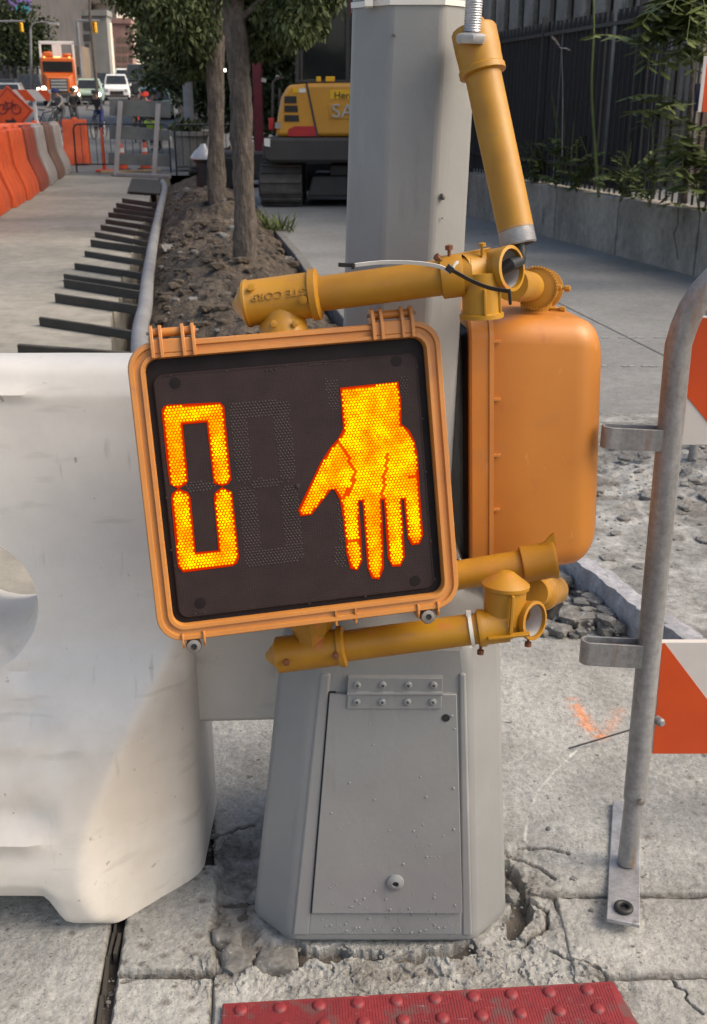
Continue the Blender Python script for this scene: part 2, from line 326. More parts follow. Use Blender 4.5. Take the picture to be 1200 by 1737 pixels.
def grain(m, scale, lo, hi, pits=None):
    """fine grain that belongs to the material: multiplies the colour, with small dark pits"""
    n = m.node_tree.nodes; L = m.node_tree.links; b = n['Principled BSDF']; old = b.inputs['Base Color'].links[0].from_socket
    tc = n.new('ShaderNodeTexCoord'); t = n.new('ShaderNodeTexNoise'); t.inputs['Scale'].default_value = scale; t.inputs['Detail'].default_value = 10; t.inputs['Roughness'].default_value = 0.75; L.new(tc.outputs['Object'], t.inputs[0])
    r = n.new('ShaderNodeMapRange'); r.inputs[1].default_value = 0.3; r.inputs[2].default_value = 0.7; r.inputs[3].default_value = lo; r.inputs[4].default_value = hi; L.new(t.outputs[0], r.inputs[0]); f = r.outputs[0]
    if pits:
        v = n.new('ShaderNodeTexVoronoi'); v.inputs['Scale'].default_value = pits; L.new(tc.outputs['Object'], v.inputs[0]); q = n.new('ShaderNodeMapRange'); q.inputs[1].default_value = 0.10; q.inputs[2].default_value = 0.24; q.inputs[3].default_value = 0.5; q.inputs[4].default_value = 1.0; L.new(v.outputs['Distance'], q.inputs[0])
        mm = n.new('ShaderNodeMath'); mm.operation = 'MULTIPLY'; L.new(f, mm.inputs[0]); L.new(q.outputs[0], mm.inputs[1]); f = mm.outputs[0]
    x = n.new('ShaderNodeVectorMath'); x.operation = 'SCALE'; L.new(old, x.inputs[0]); L.new(f, x.inputs['Scale']); L.new(x.outputs[0], b.inputs['Base Color'])
grain(MT['concrete'], 55, 0.64, 1.34, 120); grain(MT['rubble'], 30, 0.5, 1.45, 60); grain(MT['road'], 6, 0.7, 1.25, None); grain(MT['walk'], 14, 0.75, 1.22, 40); grain(MT['wall'], 12, 0.7, 1.25, None); grain(MT['stone'], 60, 0.6, 1.4, None)
grain(MT['dirt'], 14, 0.55, 1.5, None); grain(MT['tactile'], 70, 0.75, 1.2, None); grain(MT['bark'], 30, 0.65, 1.4, None); grain(MT['galvfoot'], 90, 0.75, 1.2, None); grain(MT['galv'], 70, 0.7, 1.25, None); grain(MT['barrier'], 9, 0.93, 1.05, None)

def scuffs(m, stretch, scale, thr, col, fac):
    n = m.node_tree.nodes; L = m.node_tree.links; b = n['Principled BSDF']; old = b.inputs['Base Color'].links[0].from_socket
    tc = n.new('ShaderNodeTexCoord'); mp = n.new('ShaderNodeMapping'); mp.inputs['Scale'].default_value = stretch; mp.inputs['Rotation'].default_value = (0.1, 0.35, 0.2); L.new(tc.outputs['Object'], mp.inputs[0])
    t = n.new('ShaderNodeTexNoise'); t.inputs['Scale'].default_value = scale; t.inputs['Detail'].default_value = 7; L.new(mp.outputs[0], t.inputs[0]); r = n.new('ShaderNodeMapRange'); r.inputs[1].default_value = thr; r.inputs[2].default_value = thr + 0.10; r.inputs[4].default_value = fac; L.new(t.outputs[0], r.inputs[0])
    x = n.new('ShaderNodeMix'); x.data_type = 'RGBA'; x.inputs[7].default_value = (*col, 1); L.new(old, x.inputs[6]); L.new(r.outputs[0], x.inputs[0]); L.new(x.outputs[2], b.inputs['Base Color'])
scuffs(MT['barrier'], (1, 1, 5), 7, 0.60, (0.36, 0.33, 0.29), 0.3); scuffs(MT['barrier'], (5, 1, 1), 9, 0.66, (0.30, 0.28, 0.25), 0.35); scuffs(MT['barrier'], (1, 1, 1), 2.2, 0.56, (0.44, 0.36, 0.28), 0.4)
scuffs(MT['ochre'], (1, 1, 4), 30, 0.62, (0.34, 0.16, 0.05), 0.6); scuffs(MT['polegrey'], (2, 2, 0.5), 9, 0.62, (0.30, 0.30, 0.295), 0.5); scuffs(MT['sigorange'], (1, 3, 1), 22, 0.66, (0.66, 0.33, 0.15), 0.5); scuffs(MT['siglight'], (1, 1, 3), 26, 0.63, (0.40, 0.15, 0.06), 0.5)

for k in ('led', 'ledback', 'ledhalo'):
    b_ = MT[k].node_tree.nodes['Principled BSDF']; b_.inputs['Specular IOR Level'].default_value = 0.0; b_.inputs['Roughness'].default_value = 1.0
MT['gasket'].node_tree.nodes['Principled BSDF'].inputs['Specular IOR Level'].default_value = 0.15

scuffs(MT['tactile'], (1, 1, 1), 22, 0.56, (0.12, 0.07, 0.065), 0.7); scuffs(MT['tactile'], (1, 8, 1), 40, 0.66, (0.5, 0.3, 0.3), 0.6)
MT['pale'] = pm('worn pale paint', (0.30, 0.30, 0.295), (0.23, 0.23, 0.227), 20, 0.9)

scuffs(MT['polegrey'], (3, 3, 0.5), 12, 0.62, (0.14, 0.13, 0.12), 0.2); scuffs(MT['sigorange'], (1, 1, 1), 9, 0.58, (0.40, 0.17, 0.05), 0.45); scuffs(MT['siglight'], (1, 1, 1), 14, 0.6, (0.36, 0.15, 0.06), 0.45); scuffs(MT['ochre'], (1, 1, 1), 16, 0.6, (0.30, 0.14, 0.03), 0.5)
# ================================================================== ground, pavements, road
# base earth reaching to the horizon
m = MB(); m.add([(-900, -60, -0.5), (900, -60, -0.5), (900, 30, -0.5), (-900, 30, -0.5)], [(0, 1, 2, 3)]); m.add([(-900, 30, -0.5), (900, 30, -0.5), (900, 130, 3.5), (-900, 130, 3.5), (900, 2000, 3.5), (-900, 2000, 3.5)], [(0, 1, 2, 3), (3, 2, 4, 5)])
struct(m.build('ground', MT['soil']))
# line of the trench edge / kerbs on plan
trench = [Vector((-0.75, 2.6, 0)), G(179, 600), G(192, 533), G(208, 475), G(225, 433), G(250, 338), G(262, 305)]
trL = [(p.x, p.y) for p in trench]
pipel = [Vector((-0.55, 2.6, 0))] + [G(*p) for p in ((238, 598), (247, 530), (252, 475), (262, 410), (272, 360), (280, 325), (276, 312))]
kerbl = [Vector((0.45, 5.2, 0)), G(545, 475), G(512, 430), G(480, 395), G(455, 362)]; kerbl.append(Vector((kerbl[-1].x - 1.6, 27.0, 0)))
def xat(line, y):
    ys = [p.y for p in line]; xs_ = [p.x for p in line]; return float(np.interp(y, ys, xs_))
# left roadway slab, rising up the street beyond 30 m
m = MB(); ys = [-3, 2.6, 4, 5.5, 6.8, 8, 9, 10, 11, 12, 13.5, 15, 17, 19, 21, 23, 25, 26.9]
vs_ = []; 
for y in ys:
    xr = xat(trench, y) if y > 2.6 else -0.75
    jit = 0.05 * math.sin(y * 3.1) * (1 if y > 4 else 0)
    vs_ += [(-60, y, 0), (-8, y, 0), (xr + jit, y, 0), (xr + jit + 0.03, y, -0.45)]
m.add(vs_, [(4 * i + k, 4 * i + k + 1, 4 * i + 5 + k, 4 * i + 4 + k) for i in range(len(ys) - 1) for k in range(3)])
struct(m.build('roadway', MT['road'], ang=30))
ys = [26.9, 30, 40, 60, 80, 100, 130, 400, 1500]
m = MB(); m.add([(x, y, elev(y) - 0.004) for y in ys for x in (-300, 300)], [(2 * i, 2 * i + 1, 2 * i + 3, 2 * i + 2) for i in range(len(ys) - 1)])
struct(m.build('far_street', MT['asphalt']))
# right-hand smooth sidewalk as far as the wall
ys = [4.9, 5.5, 7, 9, 10, 12, 14, 17, 20, 23.5, 26.9]
m = MB(); vs_ = []
for y in ys:
    xl = xat(kerbl, y); vs_ += [(xl - 0.02, y, -0.45), (xl, y, 0.0), (8.5, y, 0.0)]
m.add(vs_, [(3 * i + k, 3 * i + k + 1, 3 * i + 4 + k, 3 * i + 3 + k) for i in range(len(ys) - 1) for k in range(2)])
sw = struct(m.build('sidewalk', MT['walk'], ang=30))
for a, b_ in ((G(860, 470), G(1200, 640)),):
    m = MB(); m.bar(a + Vector((0, 0, 0.002)), b_ + Vector((0, 0, 0.002)), 0.010, 0.003); m.build('joint', MT['asphalt'], sw)
for a, b_ in ((G(1005, 573), G(1140, 573)), (G(1020, 621), G(1125, 622))):
    m = MB(); n_ = 9
    for i in range(n_):
        if random.random() < 0.25: continue
        p = along_ = a + (b_ - a) * (i / n_); q = a + (b_ - a) * ((i + 0.8) / n_); m.bar(p + Vector((0, random.uniform(-.01, .01), 0.003)), q + Vector((0, random.uniform(-.01, .01), 0.003)), 0.02 + 0.02 * random.random(), 0.004)
    m.build('worn_paint_line', MT['pale'], sw)
# kerb stones along the planting strip
for i in range(9):
    y0 = 5.3 + i * 1.6; y1 = y0 + 1.56; a = Vector((xat(kerbl, y0) - 0.05, y0, -0.06)); b_ = Vector((xat(kerbl, y1) - 0.05, y1, -0.06))
    m = MB(); m.bar(a, b_, 0.1, 0.16); m.build('kerb_stone', MT['stone'], sw, bevel=0.01)
# earth strip with mound between trench and kerb
nu, nv = 420, 110; yy = np.linspace(3.2, 26.5, nu); V = []; 
tx = np.linspace(0, 1, nv)
Y = np.repeat(yy[:, None], nv, 1); x0 = np.array([xat(trench, y) - 0.08 for y in yy]); x1 = np.array([xat(kerbl, y) - 0.05 for y in yy]); xp = np.array([xat(pipel, y) for y in yy])
X = x0[:, None] + (x1 - x0)[:, None] * tx[None, :]
Z = -0.16 + 0.10 * fbm(X * 1.4, Y * 1.4, 5)
rel = (X - xp[:, None]) / np.maximum(0.1, (x1 - xp))[:, None]
hump = np.clip(rel, 0, 1) * np.clip(1 - rel, 0, 1) * 4
mh = 0.16 + 0.36 * np.exp(-((Y - 15.3) / 3.2) ** 2) + 0.14 * np.exp(-((Y - 10.0) / 2.2) ** 2)
Z = np.where(rel > 0, -0.13 + hump * mh * (1 + 0.35 * fbm(X * 2.0 + 5, Y * 2.0, 5)) + 0.055 * fbm(X * 6, Y * 6, 4), -0.42 + 0.05 * fbm(X * 5, Y * 5, 3))
Z += np.where(rel > 0, 0.05 * fbm(X * 12, Y * 12, 4), 0)
struct(raw('earth_strip', np.stack([X, Y, Z], -1).reshape(-1, 3), gridfaces(nu, nv), MT['dirt']))
def mound_z(x, y):
    i = int(np.clip(np.searchsorted(yy, y), 0, nu - 1)); jx = int(np.clip((x - x0[i]) / (x1[i] - x0[i]) * nv, 0, nv - 1)); return float(Z[i, jx])
m = MB(); rr = random.Random(8)
for i in range(700):
    y = 6 + 14 * rr.random() ** 1.3; a, b_ = xat(pipel, y) + 0.12, xat(kerbl, y); x = a + (b_ - a) * rr.random(); m.rock((x, y, mound_z(x, y) + 0.01), 0.02 + 0.07 * rr.random() ** 2.5, i, 0.6)
struct(m.build('earth_clods', MT['dirt'], ang=30), 'stuff', 'brown clods of earth on the mound round the tree trunks')
m = MB(); rr = random.Random(2)
for i in range(150):
    y = 6 + 16 * rr.random(); a, b_ = xat(pipel, y) + 0.1, xat(kerbl, y); x = a + (b_ - a) * rr.random(); m.rock((x, y, mound_z(x, y) + 0.01), 0.02 + 0.07 * rr.random() ** 3, i, 0.7)
struct(m.build('strip_stones', MT['stone'], ang=30), 'stuff', 'loose stones and clods scattered over the planting strip earth')

# ------------------------------------------------------------------ near field: slabs on soil
def g2(px, py): p = G(px, py); return (p.x, p.y)
NX, NY = 300, 300
X, Y = np.meshgrid(np.linspace(-1.5, 1.6, NX), np.linspace(1.1, 3.6, NY), indexing='ij')
Z = -0.030 + 0.012 * fbm(X * 14, Y * 14, 5) + 0.010 * fbm(X * 50, Y * 50, 3)
struct(raw('pavement_bed', np.stack([X, Y, Z], -1).reshape(-1, 3), gridfaces(NX, NY), MT['soil']))
# masks shared by the slabs
hole_r = [g2(862, 1470), g2(885, 1530), g2(868, 1580)]
hole_l = [g2(405, 1445), g2(400, 1500), g2(395, 1560), g2(405, 1610), g2(470, 1615)]
hole_f = [g2(500, 1607), g2(600, 1614), g2(700, 1618), g2(800, 1604)]
cracks = [([g2(930, 1608), g2(975, 1625), g2(1010, 1640), g2(1030, 1652), g2(1042, 1680)], 0.0035), ([g2(212, 1660), g2(250, 1655), g2(290, 1645), g2(330, 1648), g2(375, 1642)], 0.0045), ([g2(1140, 1660), g2(1165, 1690), g2(1190, 1720)], 0.0022),
          ([g2(880, 1440), g2(930, 1438), g2(965, 1450)], 0.004), ([g2(870, 1520), g2(930, 1540), g2(925, 1570), g2(880, 1600)], 0.005), ([g2(345, 1425), g2(400, 1405), g2(430, 1400)], 0.006), ([g2(860, 1455), g2(915, 1470), g2(940, 1490)], 0.004)]
rough_lines = [([g2(360, 1640), g2(600, 1650), g2(900, 1630), g2(1020, 1660)], 0.075), ([g2(870, 1450), g2(900, 1520), g2(890, 1600)], 0.075), ([g2(350, 1440), g2(430, 1420)], 0.06)]
spray_l = [g2(972, 1190), g2(995, 1228), g2(1020, 1250)]; spray_r = [g2(1050, 1205), g2(1030, 1240), g2(1015, 1252)]
chalk_l = [g2(890, 1425), g2(896, 1385), g2(912, 1345), g2(940, 1310), g2(965, 1285), g2(990, 1262)]
walk = bpy.data.objects.new('pavement', None); COL.objects.link(walk); struct(walk)
def slab(c, nx, ny, seed, z0=0.0, tilt=(0, 0), name='paving_slab', jag=0.004, edges=True, mat='concrete', dirty=0.0, vpow=1.0):
    """c: four corners bl, br, tr, tl on plan"""
    u = np.linspace(0, 1, nx)[:, None]; v = (np.linspace(0, 1, ny) ** vpow)[None, :]
    P = [np.array(p, float) for p in c]; XY = (1 - u)[..., None] * (1 - v)[..., None] * P[0] + u[..., None] * (1 - v)[..., None] * P[1] + u[..., None] * v[..., None] * P[2] + (1 - u)[..., None] * v[..., None] * P[3]
    X = XY[..., 0]; Y = XY[..., 1]
    Lx = np.hypot(*(P[1] - P[0])); Ly = np.hypot(*(P[3] - P[0]))
    de = np.minimum(np.minimum(u, 1 - u) * Lx + 0 * v, np.minimum(v, 1 - v) * Ly + 0 * u)
    Z = z0 + 0.0035 * fbm(X * 5 + seed, Y * 5, 4) + 0.0009 * fbm(X * 60 + seed, Y * 14, 3) + 0.0016 * fbm(X * 90, Y * 90, 4) - 0.004 * np.clip(fbm(X * 26 + 7, Y * 26 + seed, 4) - 0.34, 0, 1) + tilt[0] * (X - P[0][0]) + tilt[1] * (Y - P[0][1])
    soil = np.clip(fbm(X * 3.5 + 3 * seed, Y * 3.5, 5) * 1.3 - 0.30 + dirty, 0, 0.45 + dirty)
    rough = np.zeros_like(X)
    for pts, rad in rough_lines: rough = np.maximum(rough, np.clip(1 - seg_dist(X, Y, pts) / rad, 0, 1))
    Z += rough ** 0.7 * (0.009 * np.round(fbm(X * 16, Y * 16, 5) * 3.5) / 1.8 + 0.005 * fbm(X * 40, Y * 40, 5) + 0.004 * fbm(X * 110, Y * 110, 3)); soil = np.maximum(soil, rough * np.clip(0.25 + fbm(X * 18 + 4, Y * 18, 4) * 1.4, 0, 0.75))
    for pts, rad, dep in ((hole_r, 0.016, 0.034), (hole_l, 0.040, 0.016), (hole_f, 0.012, 0.034)):
        d = seg_dist(X, Y, pts) + 0.022 * fbm(X * 28, Y * 28, 4); k_ = np.clip(1 - (d - rad * 0.75) / (rad * 0.5), 0, 1); Z -= dep * k_; soil = np.maximum(soil, k_ * 0.8 * np.clip(0.75 + fbm(X * 25, Y * 25, 4), 0.2, 1))
    for pts, wd in cracks:
        d = seg_dist(X + 0.008 * fbm(X * 40, Y * 40, 3), Y + 0.008 * fbm(X * 40 + 9, Y * 40, 3), pts); k_ = np.clip(1 - d / wd, 0, 1); Z -= 0.014 * k_; soil = np.maximum(soil, np.clip(1.3 - d / wd, 0, 0.9))
    if edges:
        Z -= np.clip(1 - (de + jag * fbm(X * 60, Y * 60, 4)) / 0.0055, 0, 1) ** 1.5 * 0.009
        soil = np.maximum(soil, np.clip(0.65 - de / 0.016 + 0.5 * fbm(X * 30, Y * 30, 3), 0, 0.6))
    rg_ = random.Random(int(seed) + 50)
    for _ in range(14):
        gx, gy, gr = P[0][0] + (P[1][0] - P[0][0]) * rg_.random(), P[0][1] + (P[3][1] - P[0][1]) * rg_.random() ** 1.5, 0.003 + 0.006 * rg_.random()
        soil = np.maximum(soil, 0.75 * np.clip(1.6 - np.hypot(X - gx, (Y - gy) * 1.2) / gr, 0, 1))
    sp_ = np.maximum(np.clip(1 - seg_dist(X, Y, spray_l) / 0.030, 0, 1) * 0.9, np.clip(1 - seg_dist(X, Y, spray_r) / 0.028, 0, 1) * 0.35) * np.clip(0.45 + 1.5 * fbm(X * 60, Y * 60, 4) + 0.5 * fbm(X * 8, Y * 8, 2), 0, 1)
    chk = np.clip(1 - seg_dist(X, Y, chalk_l) / 0.0038, 0, 1) ** 0.6 * np.clip(0.65 + fbm(X * 30, Y * 30, 3), 0, 0.8)
    n0 = nx * ny; V = np.stack([X, Y, Z], -1).reshape(-1, 3); F = gridfaces(nx, ny)
    # skirt
    idx = np.arange(n0).reshape(nx, ny); loop = np.concatenate([idx[:, 0], idx[-1, 1:], idx[-2::-1, -1], idx[0, -2:0:-1]]); S_ = V[loop].copy(); S_[:, 2] = -0.11; nb_ = len(loop)
    k_ = np.arange(nb_); F2 = np.stack([loop, n0 + k_, n0 + (k_ + 1) % nb_, np.roll(loop, -1)], 1)
    o = raw(name, np.vstack([V, S_]), np.vstack([F, F2]), MT[mat], walk, ang=50)
    z_ = np.zeros(nb_)
    for nm, a in (('soil', soil), ('spray', sp_), ('chalk', chk)): set_attr(o, nm, np.concatenate([a.ravel(), z_ + (0.6 if nm == 'soil' else 0)]))
    return o
E0 = 0.004
J1 = g2(1200, 1519)[1]
jl = [g2(176, 1737), g2(205, 1560)]      # expansion joint on the left
def on(l, y): return l[0][0] + (l[1][0] - l[0][0]) * (y - l[0][1]) / (l[1][1] - l[0][1])
yb = 1.20; yt = g2(0, 1500)[1]
gapw = 0.018
slab([(-1.05, yb), (on(jl, yb) - gapw, yb), (on(jl, yt) - gapw, yt), (-1.05, yt)], 260, 190, 1, dirty=0.34)
xc = g2(368, 1560)[0]
ymid = g2(300, 1650)[1]
slab([(on(jl, yb) + gapw * .5, yb), (g2(372, 1737)[0], yb), (g2(362, 1650)[0], ymid - 0.003), (on(jl, ymid) + gapw * .5, ymid - 0.003)], 190, 130, 2, -0.004, dirty=0.14)
slab([(on(jl, ymid) + gapw * .5, ymid + 0.003), (g2(366, 1650)[0], ymid + 0.003), (g2(368, 1500)[0], yt + 0.06), (on(jl, yt + 0.06) + gapw * .5, yt + 0.06)], 190, 170, 3, 0.002, dirty=0.18)
# mortar bed round the pole foot
yr = g2(0, 1655)[1]
slab([(g2(362, 1737)[0] + 0.012, yb), (0.52, yb), (0.40, J1 - 0.003), (g2(372, 1500)[0], J1 - 0.003)], 420, 290, 4, -0.006, edges=True, name='mortar_bed', dirty=0.12)
slab([(0.404, yr + 0.0035), (1.30, yr + 0.0035), (1.30, J1 - 0.0025), (0.405, J1 - 0.0025)], 340, 110, 5, 0.0, jag=0.003, dirty=0.12)
slab([(0.512, yb), (1.30, yb), (1.30, yr - 0.0025), (0.470, yr - 0.0025)], 320, 130, 6, -0.002, jag=0.003, dirty=0.14)
slab([(g2(370, 1500)[0], J1 + 0.0025), (1.5, J1 + 0.0025), (1.65, 3.4), (-0.55, 3.4)], 620, 420, 7, 0.001, jag=0.003, vpow=1.35)
slab([(-1.3, yt + 0.064), (g2(352, 1440)[0] - 0.01, yt + 0.064), (-0.56, 3.4), (-1.6, 3.4)], 150, 160, 8, -0.002)
# strips of old filler standing in the expansion joint
rj = random.Random(17); y_ = 1.22
while y_ < 1.66:
    L_ = 0.03 + 0.07 * rj.random()
    for q in (0.0, -0.011):
        if rj.random() < 0.3: continue
        a = Vector((on(jl, y_) + q + 0.003 * rj.uniform(-1, 1), y_, -0.016 + 0.006 * rj.random())); b_ = Vector((on(jl, y_ + L_) + q + 0.003 * rj.uniform(-1, 1), y_ + L_ - 0.004 * rj.random(), -0.016 + 0.006 * rj.random()))
        m = MB(); m.bar(a, b_, 0.004 + 0.003 * rj.random(), 0.02); m.build('joint_filler', MT['timber'], walk)
    y_ += L_
# broken, raised slab and rough ground at the right
RX0 = [g2(1080, 1087), g2(955, 985), g2(940, 930)]
nx, ny = 420, 300
u = np.linspace(0, 1, nx)[:, None] * np.ones((1, ny)); v = np.ones((nx, 1)) * np.linspace(0, 1, ny)[None, :]
Yg = 2.22 + 3.03 * v ** 1.25; Xg = -1.8 + 5.4 * u
hz = 0.10
# the front edge of the raised slab runs obliquely away to the left
fx = [-1.8, 0.45, 0.66, 0.735, 0.86, 1.03, 1.2, 3.6]; fy = [4.6, 3.9, 3.42, 3.18, 2.80, 2.36, 2.28, 2.26]
edge = np.interp(Xg, fx, fy) + 0.02 * fbm(Xg * 9, Yg * 0 + 3, 3)
ins = Yg - edge
top = np.clip(ins / 0.012, 0, 1)
broken = np.clip((Yg - 3.55 + 0.25 * fbm(Xg * 1.7, Yg * 1.7, 3)) / 0.15, 0, 1)
strata = fbm(Xg * 1.3 + 2, Yg * 5, 5)
Zr = top * (hz + 0.006 * fbm(Xg * 10, Yg * 10, 4)) - 0.05 * (1 - top) + broken * top * (0.014 * np.round(fbm(Xg * 3, Yg * 7, 5) * 4) / 1.6 + 0.010 * fbm(Xg * 9, Yg * 16, 5) + 0.012 * fbm(Xg * 34, Yg * 40, 4) - 0.01) + 0.004 * fbm(Xg * 60, Yg * 60, 3)
Zr -= broken * np.clip(strata * 1.6 - 0.25, 0, 1) * 0.035
fade = np.clip((Yg - 4.7) / 0.5, 0, 1); Zr = Zr * (1 - fade) + (0.012 + 0.004 * fbm(Xg * 4, Yg * 4, 3)) * fade
o = raw('broken_slab', np.stack([Xg, Yg, Zr], -1).reshape(-1, 3), gridfaces(nx, ny), MT['rubble'], ang=45); struct(o)
set_attr(o, 'soil', np.clip(broken * (0.15 + fbm(Xg * 3, Yg * 9, 5) * 0.9), 0, 0.8))
# fresh kerb face of the slab (saw-cut, bluish grey) as its own piece
pts = np.array([(0.60, 3.55), (0.655, 3.40), (0.725, 3.17), (0.85, 2.79), (1.02, 2.35), (1.2, 2.27), (1.6, 2.255)]); cs = np.concatenate([[0], np.cumsum(np.hypot(*np.diff(pts, axis=0).T))])
nu_, nv_ = 260, 26; su = np.linspace(0, cs[-1], nu_)[:, None] * np.ones((1, nv_)); tv = np.ones((nu_, 1)) * np.linspace(0, 1, nv_)[None, :]
bx_ = np.interp(su, cs, pts[:, 0]); by_ = np.interp(su, cs, pts[:, 1]); hv = np.clip(tv / 0.72, 0, 1); iv = np.clip((tv - 0.72) / 0.28, 0, 1)
rg = 0.010 * fbm(su * 9, hv * 1.2 + 3, 5) + 0.006 * fbm(su * 40, hv * 5, 4); chip = np.clip(fbm(su * 7 + 5, su * 0, 4) - 0.1, 0, 1) * 0.05 * np.exp(-((tv - 0.72) / 0.12) ** 2)
FX = bx_ - 0.014 + 0.008 * hv + 0.06 * iv - rg + chip; FY = by_ - 0.012 + 0.006 * hv + 0.03 * iv - rg * 0.5 + chip * 0.5; FZ = -0.06 + (hz + 0.066) * hv - chip * 0.5 + 0.004 * fbm(su * 30, tv * 9, 3) * (hv > 0.9) - 0.004 * iv
MT['cut'] = pm('saw-cut concrete face', (0.34, 0.34, 0.37), (0.24, 0.24, 0.26), 9, 0.9, 0, 0.5, 60, 0.004, c3=(0.1, 0.1, 0.1), s3=18, t3=0.66, stretch=(1, 1, 0.4)); grain(MT['cut'], 40, 0.6, 1.35); struct(raw('slab_face', np.stack([FX, FY, FZ], -1).reshape(-1, 3), gridfaces(nu_, nv_), MT['cut'], ang=50))
# loose rubble: pieces big enough to pick out are things, the rest is grit
rr = random.Random(11); m = MB()
for i in range(1500):
    y = 3.1 + 2.0 * rr.random(); x = 0.3 + 3.0 * rr.random()
    if y < np.interp(x, fx, fy) + 0.05: continue
    m.rock((x, y, hz + 0.0 if y < 4.7 else 0.02), 0.005 + 0.034 * rr.random() ** 6, i, 0.5)
k0 = 0
while k0 < 230:
    p = G(840 + 210 * rr.random(), 985 + 105 * rr.random())
    fxx = float(np.interp(p.y, [2.79, 3.17, 3.40, 3.55], [0.85, 0.725, 0.655, 0.60]))
    if p.y < 2.80 or p.x > fxx - 0.02 or p.x < fxx - 0.30: continue
    m.rock((p.x, p.y, 0.004 + 0.05 * rr.random() * (1 - (fxx - p.x) / 0.3)), 0.008 + 0.036 * rr.random() ** 2.5, k0 + 900, 0.8); k0 += 1
struct(m.build('rubble', MT['stone'], ang=30), 'stuff', 'loose grey rubble lying around the broken slab')
m = MB()
for i in range(260):
    k_ = rr.random()
    if k_ < 0.35: p = G(345 + 85 * rr.random(), 1395 + 55 * rr.random())
    elif k_ < 0.6: p = G(500 + 340 * rr.random(), 1602 + 20 * rr.random())
    elif k_ < 0.75: p = G(360 + 80 * rr.random(), 1480 + 120 * rr.random(), -0.02)
    elif k_ < 0.88: p = G(858 + 60 * rr.random(), 1440 + 170 * rr.random())
    else: p = G(172 + 24 * rr.random(), 1580 + 150 * rr.random(), -0.015)
    m.rock((p.x, p.y, p.z - 0.005), 0.0015 + 0.0055 * rr.random() ** 3, i, 0.6)
struct(m.build('grit', MT['stone'], ang=30), 'stuff', 'fine grit and crumbs of mortar round the foot of the pole')
# cobble stones beside the pole foot
for (px, py, r_, lab, sd_) in ((402, 1627, 0.042, 'rounded grey stone wedged left of the pole foot, the left of two', 21), (468, 1622, 0.038, 'rounded grey stone tucked under the corner of the pole foot', 34), (385, 1583, 0.036, 'flat brownish stone behind the two rounded stones by the pole foot', 45)):
    p = G(px, py); m = MB(); m.rock((p.x, p.y, -0.020), r_, sd_, 0.85, 3); tag(m.build('cobble_stone', MT['stone'], ang=60), lab, 'stone')
for (px, py, r_, lab) in ((930, 1408, 0.007, 'small dark pebble on the pale slab, larger of a pair'), (923, 1395, 0.0035, 'tiny dark pebble just behind a larger pebble on the pale slab'), (974, 1492, 0.006, 'small grey pebble near the joint left of the galvanised foot'), (1003, 1545, 0.0045, 'dark crumb of stone just left of the galvanised foot'), (868, 1524, 0.016, 'dark stone lying in the hole at the right side of the pole foot')):
    p = G(px, py); m = MB(); m.rock((p.x, p.y, r_ * 0.4), r_, int(px), 0.75, 2); tag(m.build('pebble', MT['stone']), lab, 'pebble')
a, b_ = G(965, 1273), G(1068, 1258); m = MB(); m.tube([a + Vector((0, 0, 0.006)), (a + b_) / 2 + Vector((0, 0, 0.02)), b_ + Vector((0, 0, 0.035))], 0.0022, 8); tag(m.build('wire_rod', MT['dark']), 'thin dark wire rod lying on the concrete beside the barricade post', 'wire')

# ------------------------------------------------------------------ red tactile plate
a, b_, c, d = Vector((*g2(378, 1706), 0)), Vector((*g2(1040, 1668), 0)), Vector((*g2(1112, 1790), 0)), Vector((*g2(370, 1815), 0))
tp = thing('tactile_plate', 'red tactile warning plate with raised domes set in the concrete', 'tactile paving', a)
tz = 0.006
m = MB(); m.loft([[p + Vector((0, 0, -0.05)) for p in (a, b_, c, d)], [p + Vector((0, 0, tz)) for p in (a, b_, c, d)]]); m.build('plate', MT['tactile'], tp, bevel=0.002)
# fine anti-slip ribs
ux = (b_ - a).normalized(); uy = Vector((ux.y, -ux.x, 0)); m = MB(); Lx = (b_ - a).length
i = 0
while 0.004 + i * 0.0052 < Lx - 0.006:
    p = a + ux * (0.004 + i * 0.0052) + Vector((0, 0, tz)); m.bar(p + uy * 0.006, p + uy * 0.10, 0.0022, 0.0014); i += 1
o = m.build('anti_slip_ribs', MT['tactile'], tp); o['kind'] = 'stuff'
dm = MB(); dm.lathe([(0.0128, -0.001), (0.0122, 0.001), (0.0092, 0.0042), (0.0075, 0.0052), (0.003, 0.0056), (0.0002, 0.0057)], (0, 0, 0), (0, 0, 1), 18); dome0 = None
s0 = AT(0, 0, 1)
for r_ in range(3):
    for i in range(10):
        p = a + ux * (0.032 + i * 0.0688 + r_ * 0.007) + uy * (0.018 + r_ * 0.0425) + Vector((0, 0, tz))
        if p.x > b_.x - 0.012 + r_ * 0.02: continue
        if dome0 is None:
            dome0 = dm.build('dome', MT['tactile'], tp, local=True); dome0.location = p - a
        else:
            q = dome0.copy(); COL.objects.link(q); q.location = p - a
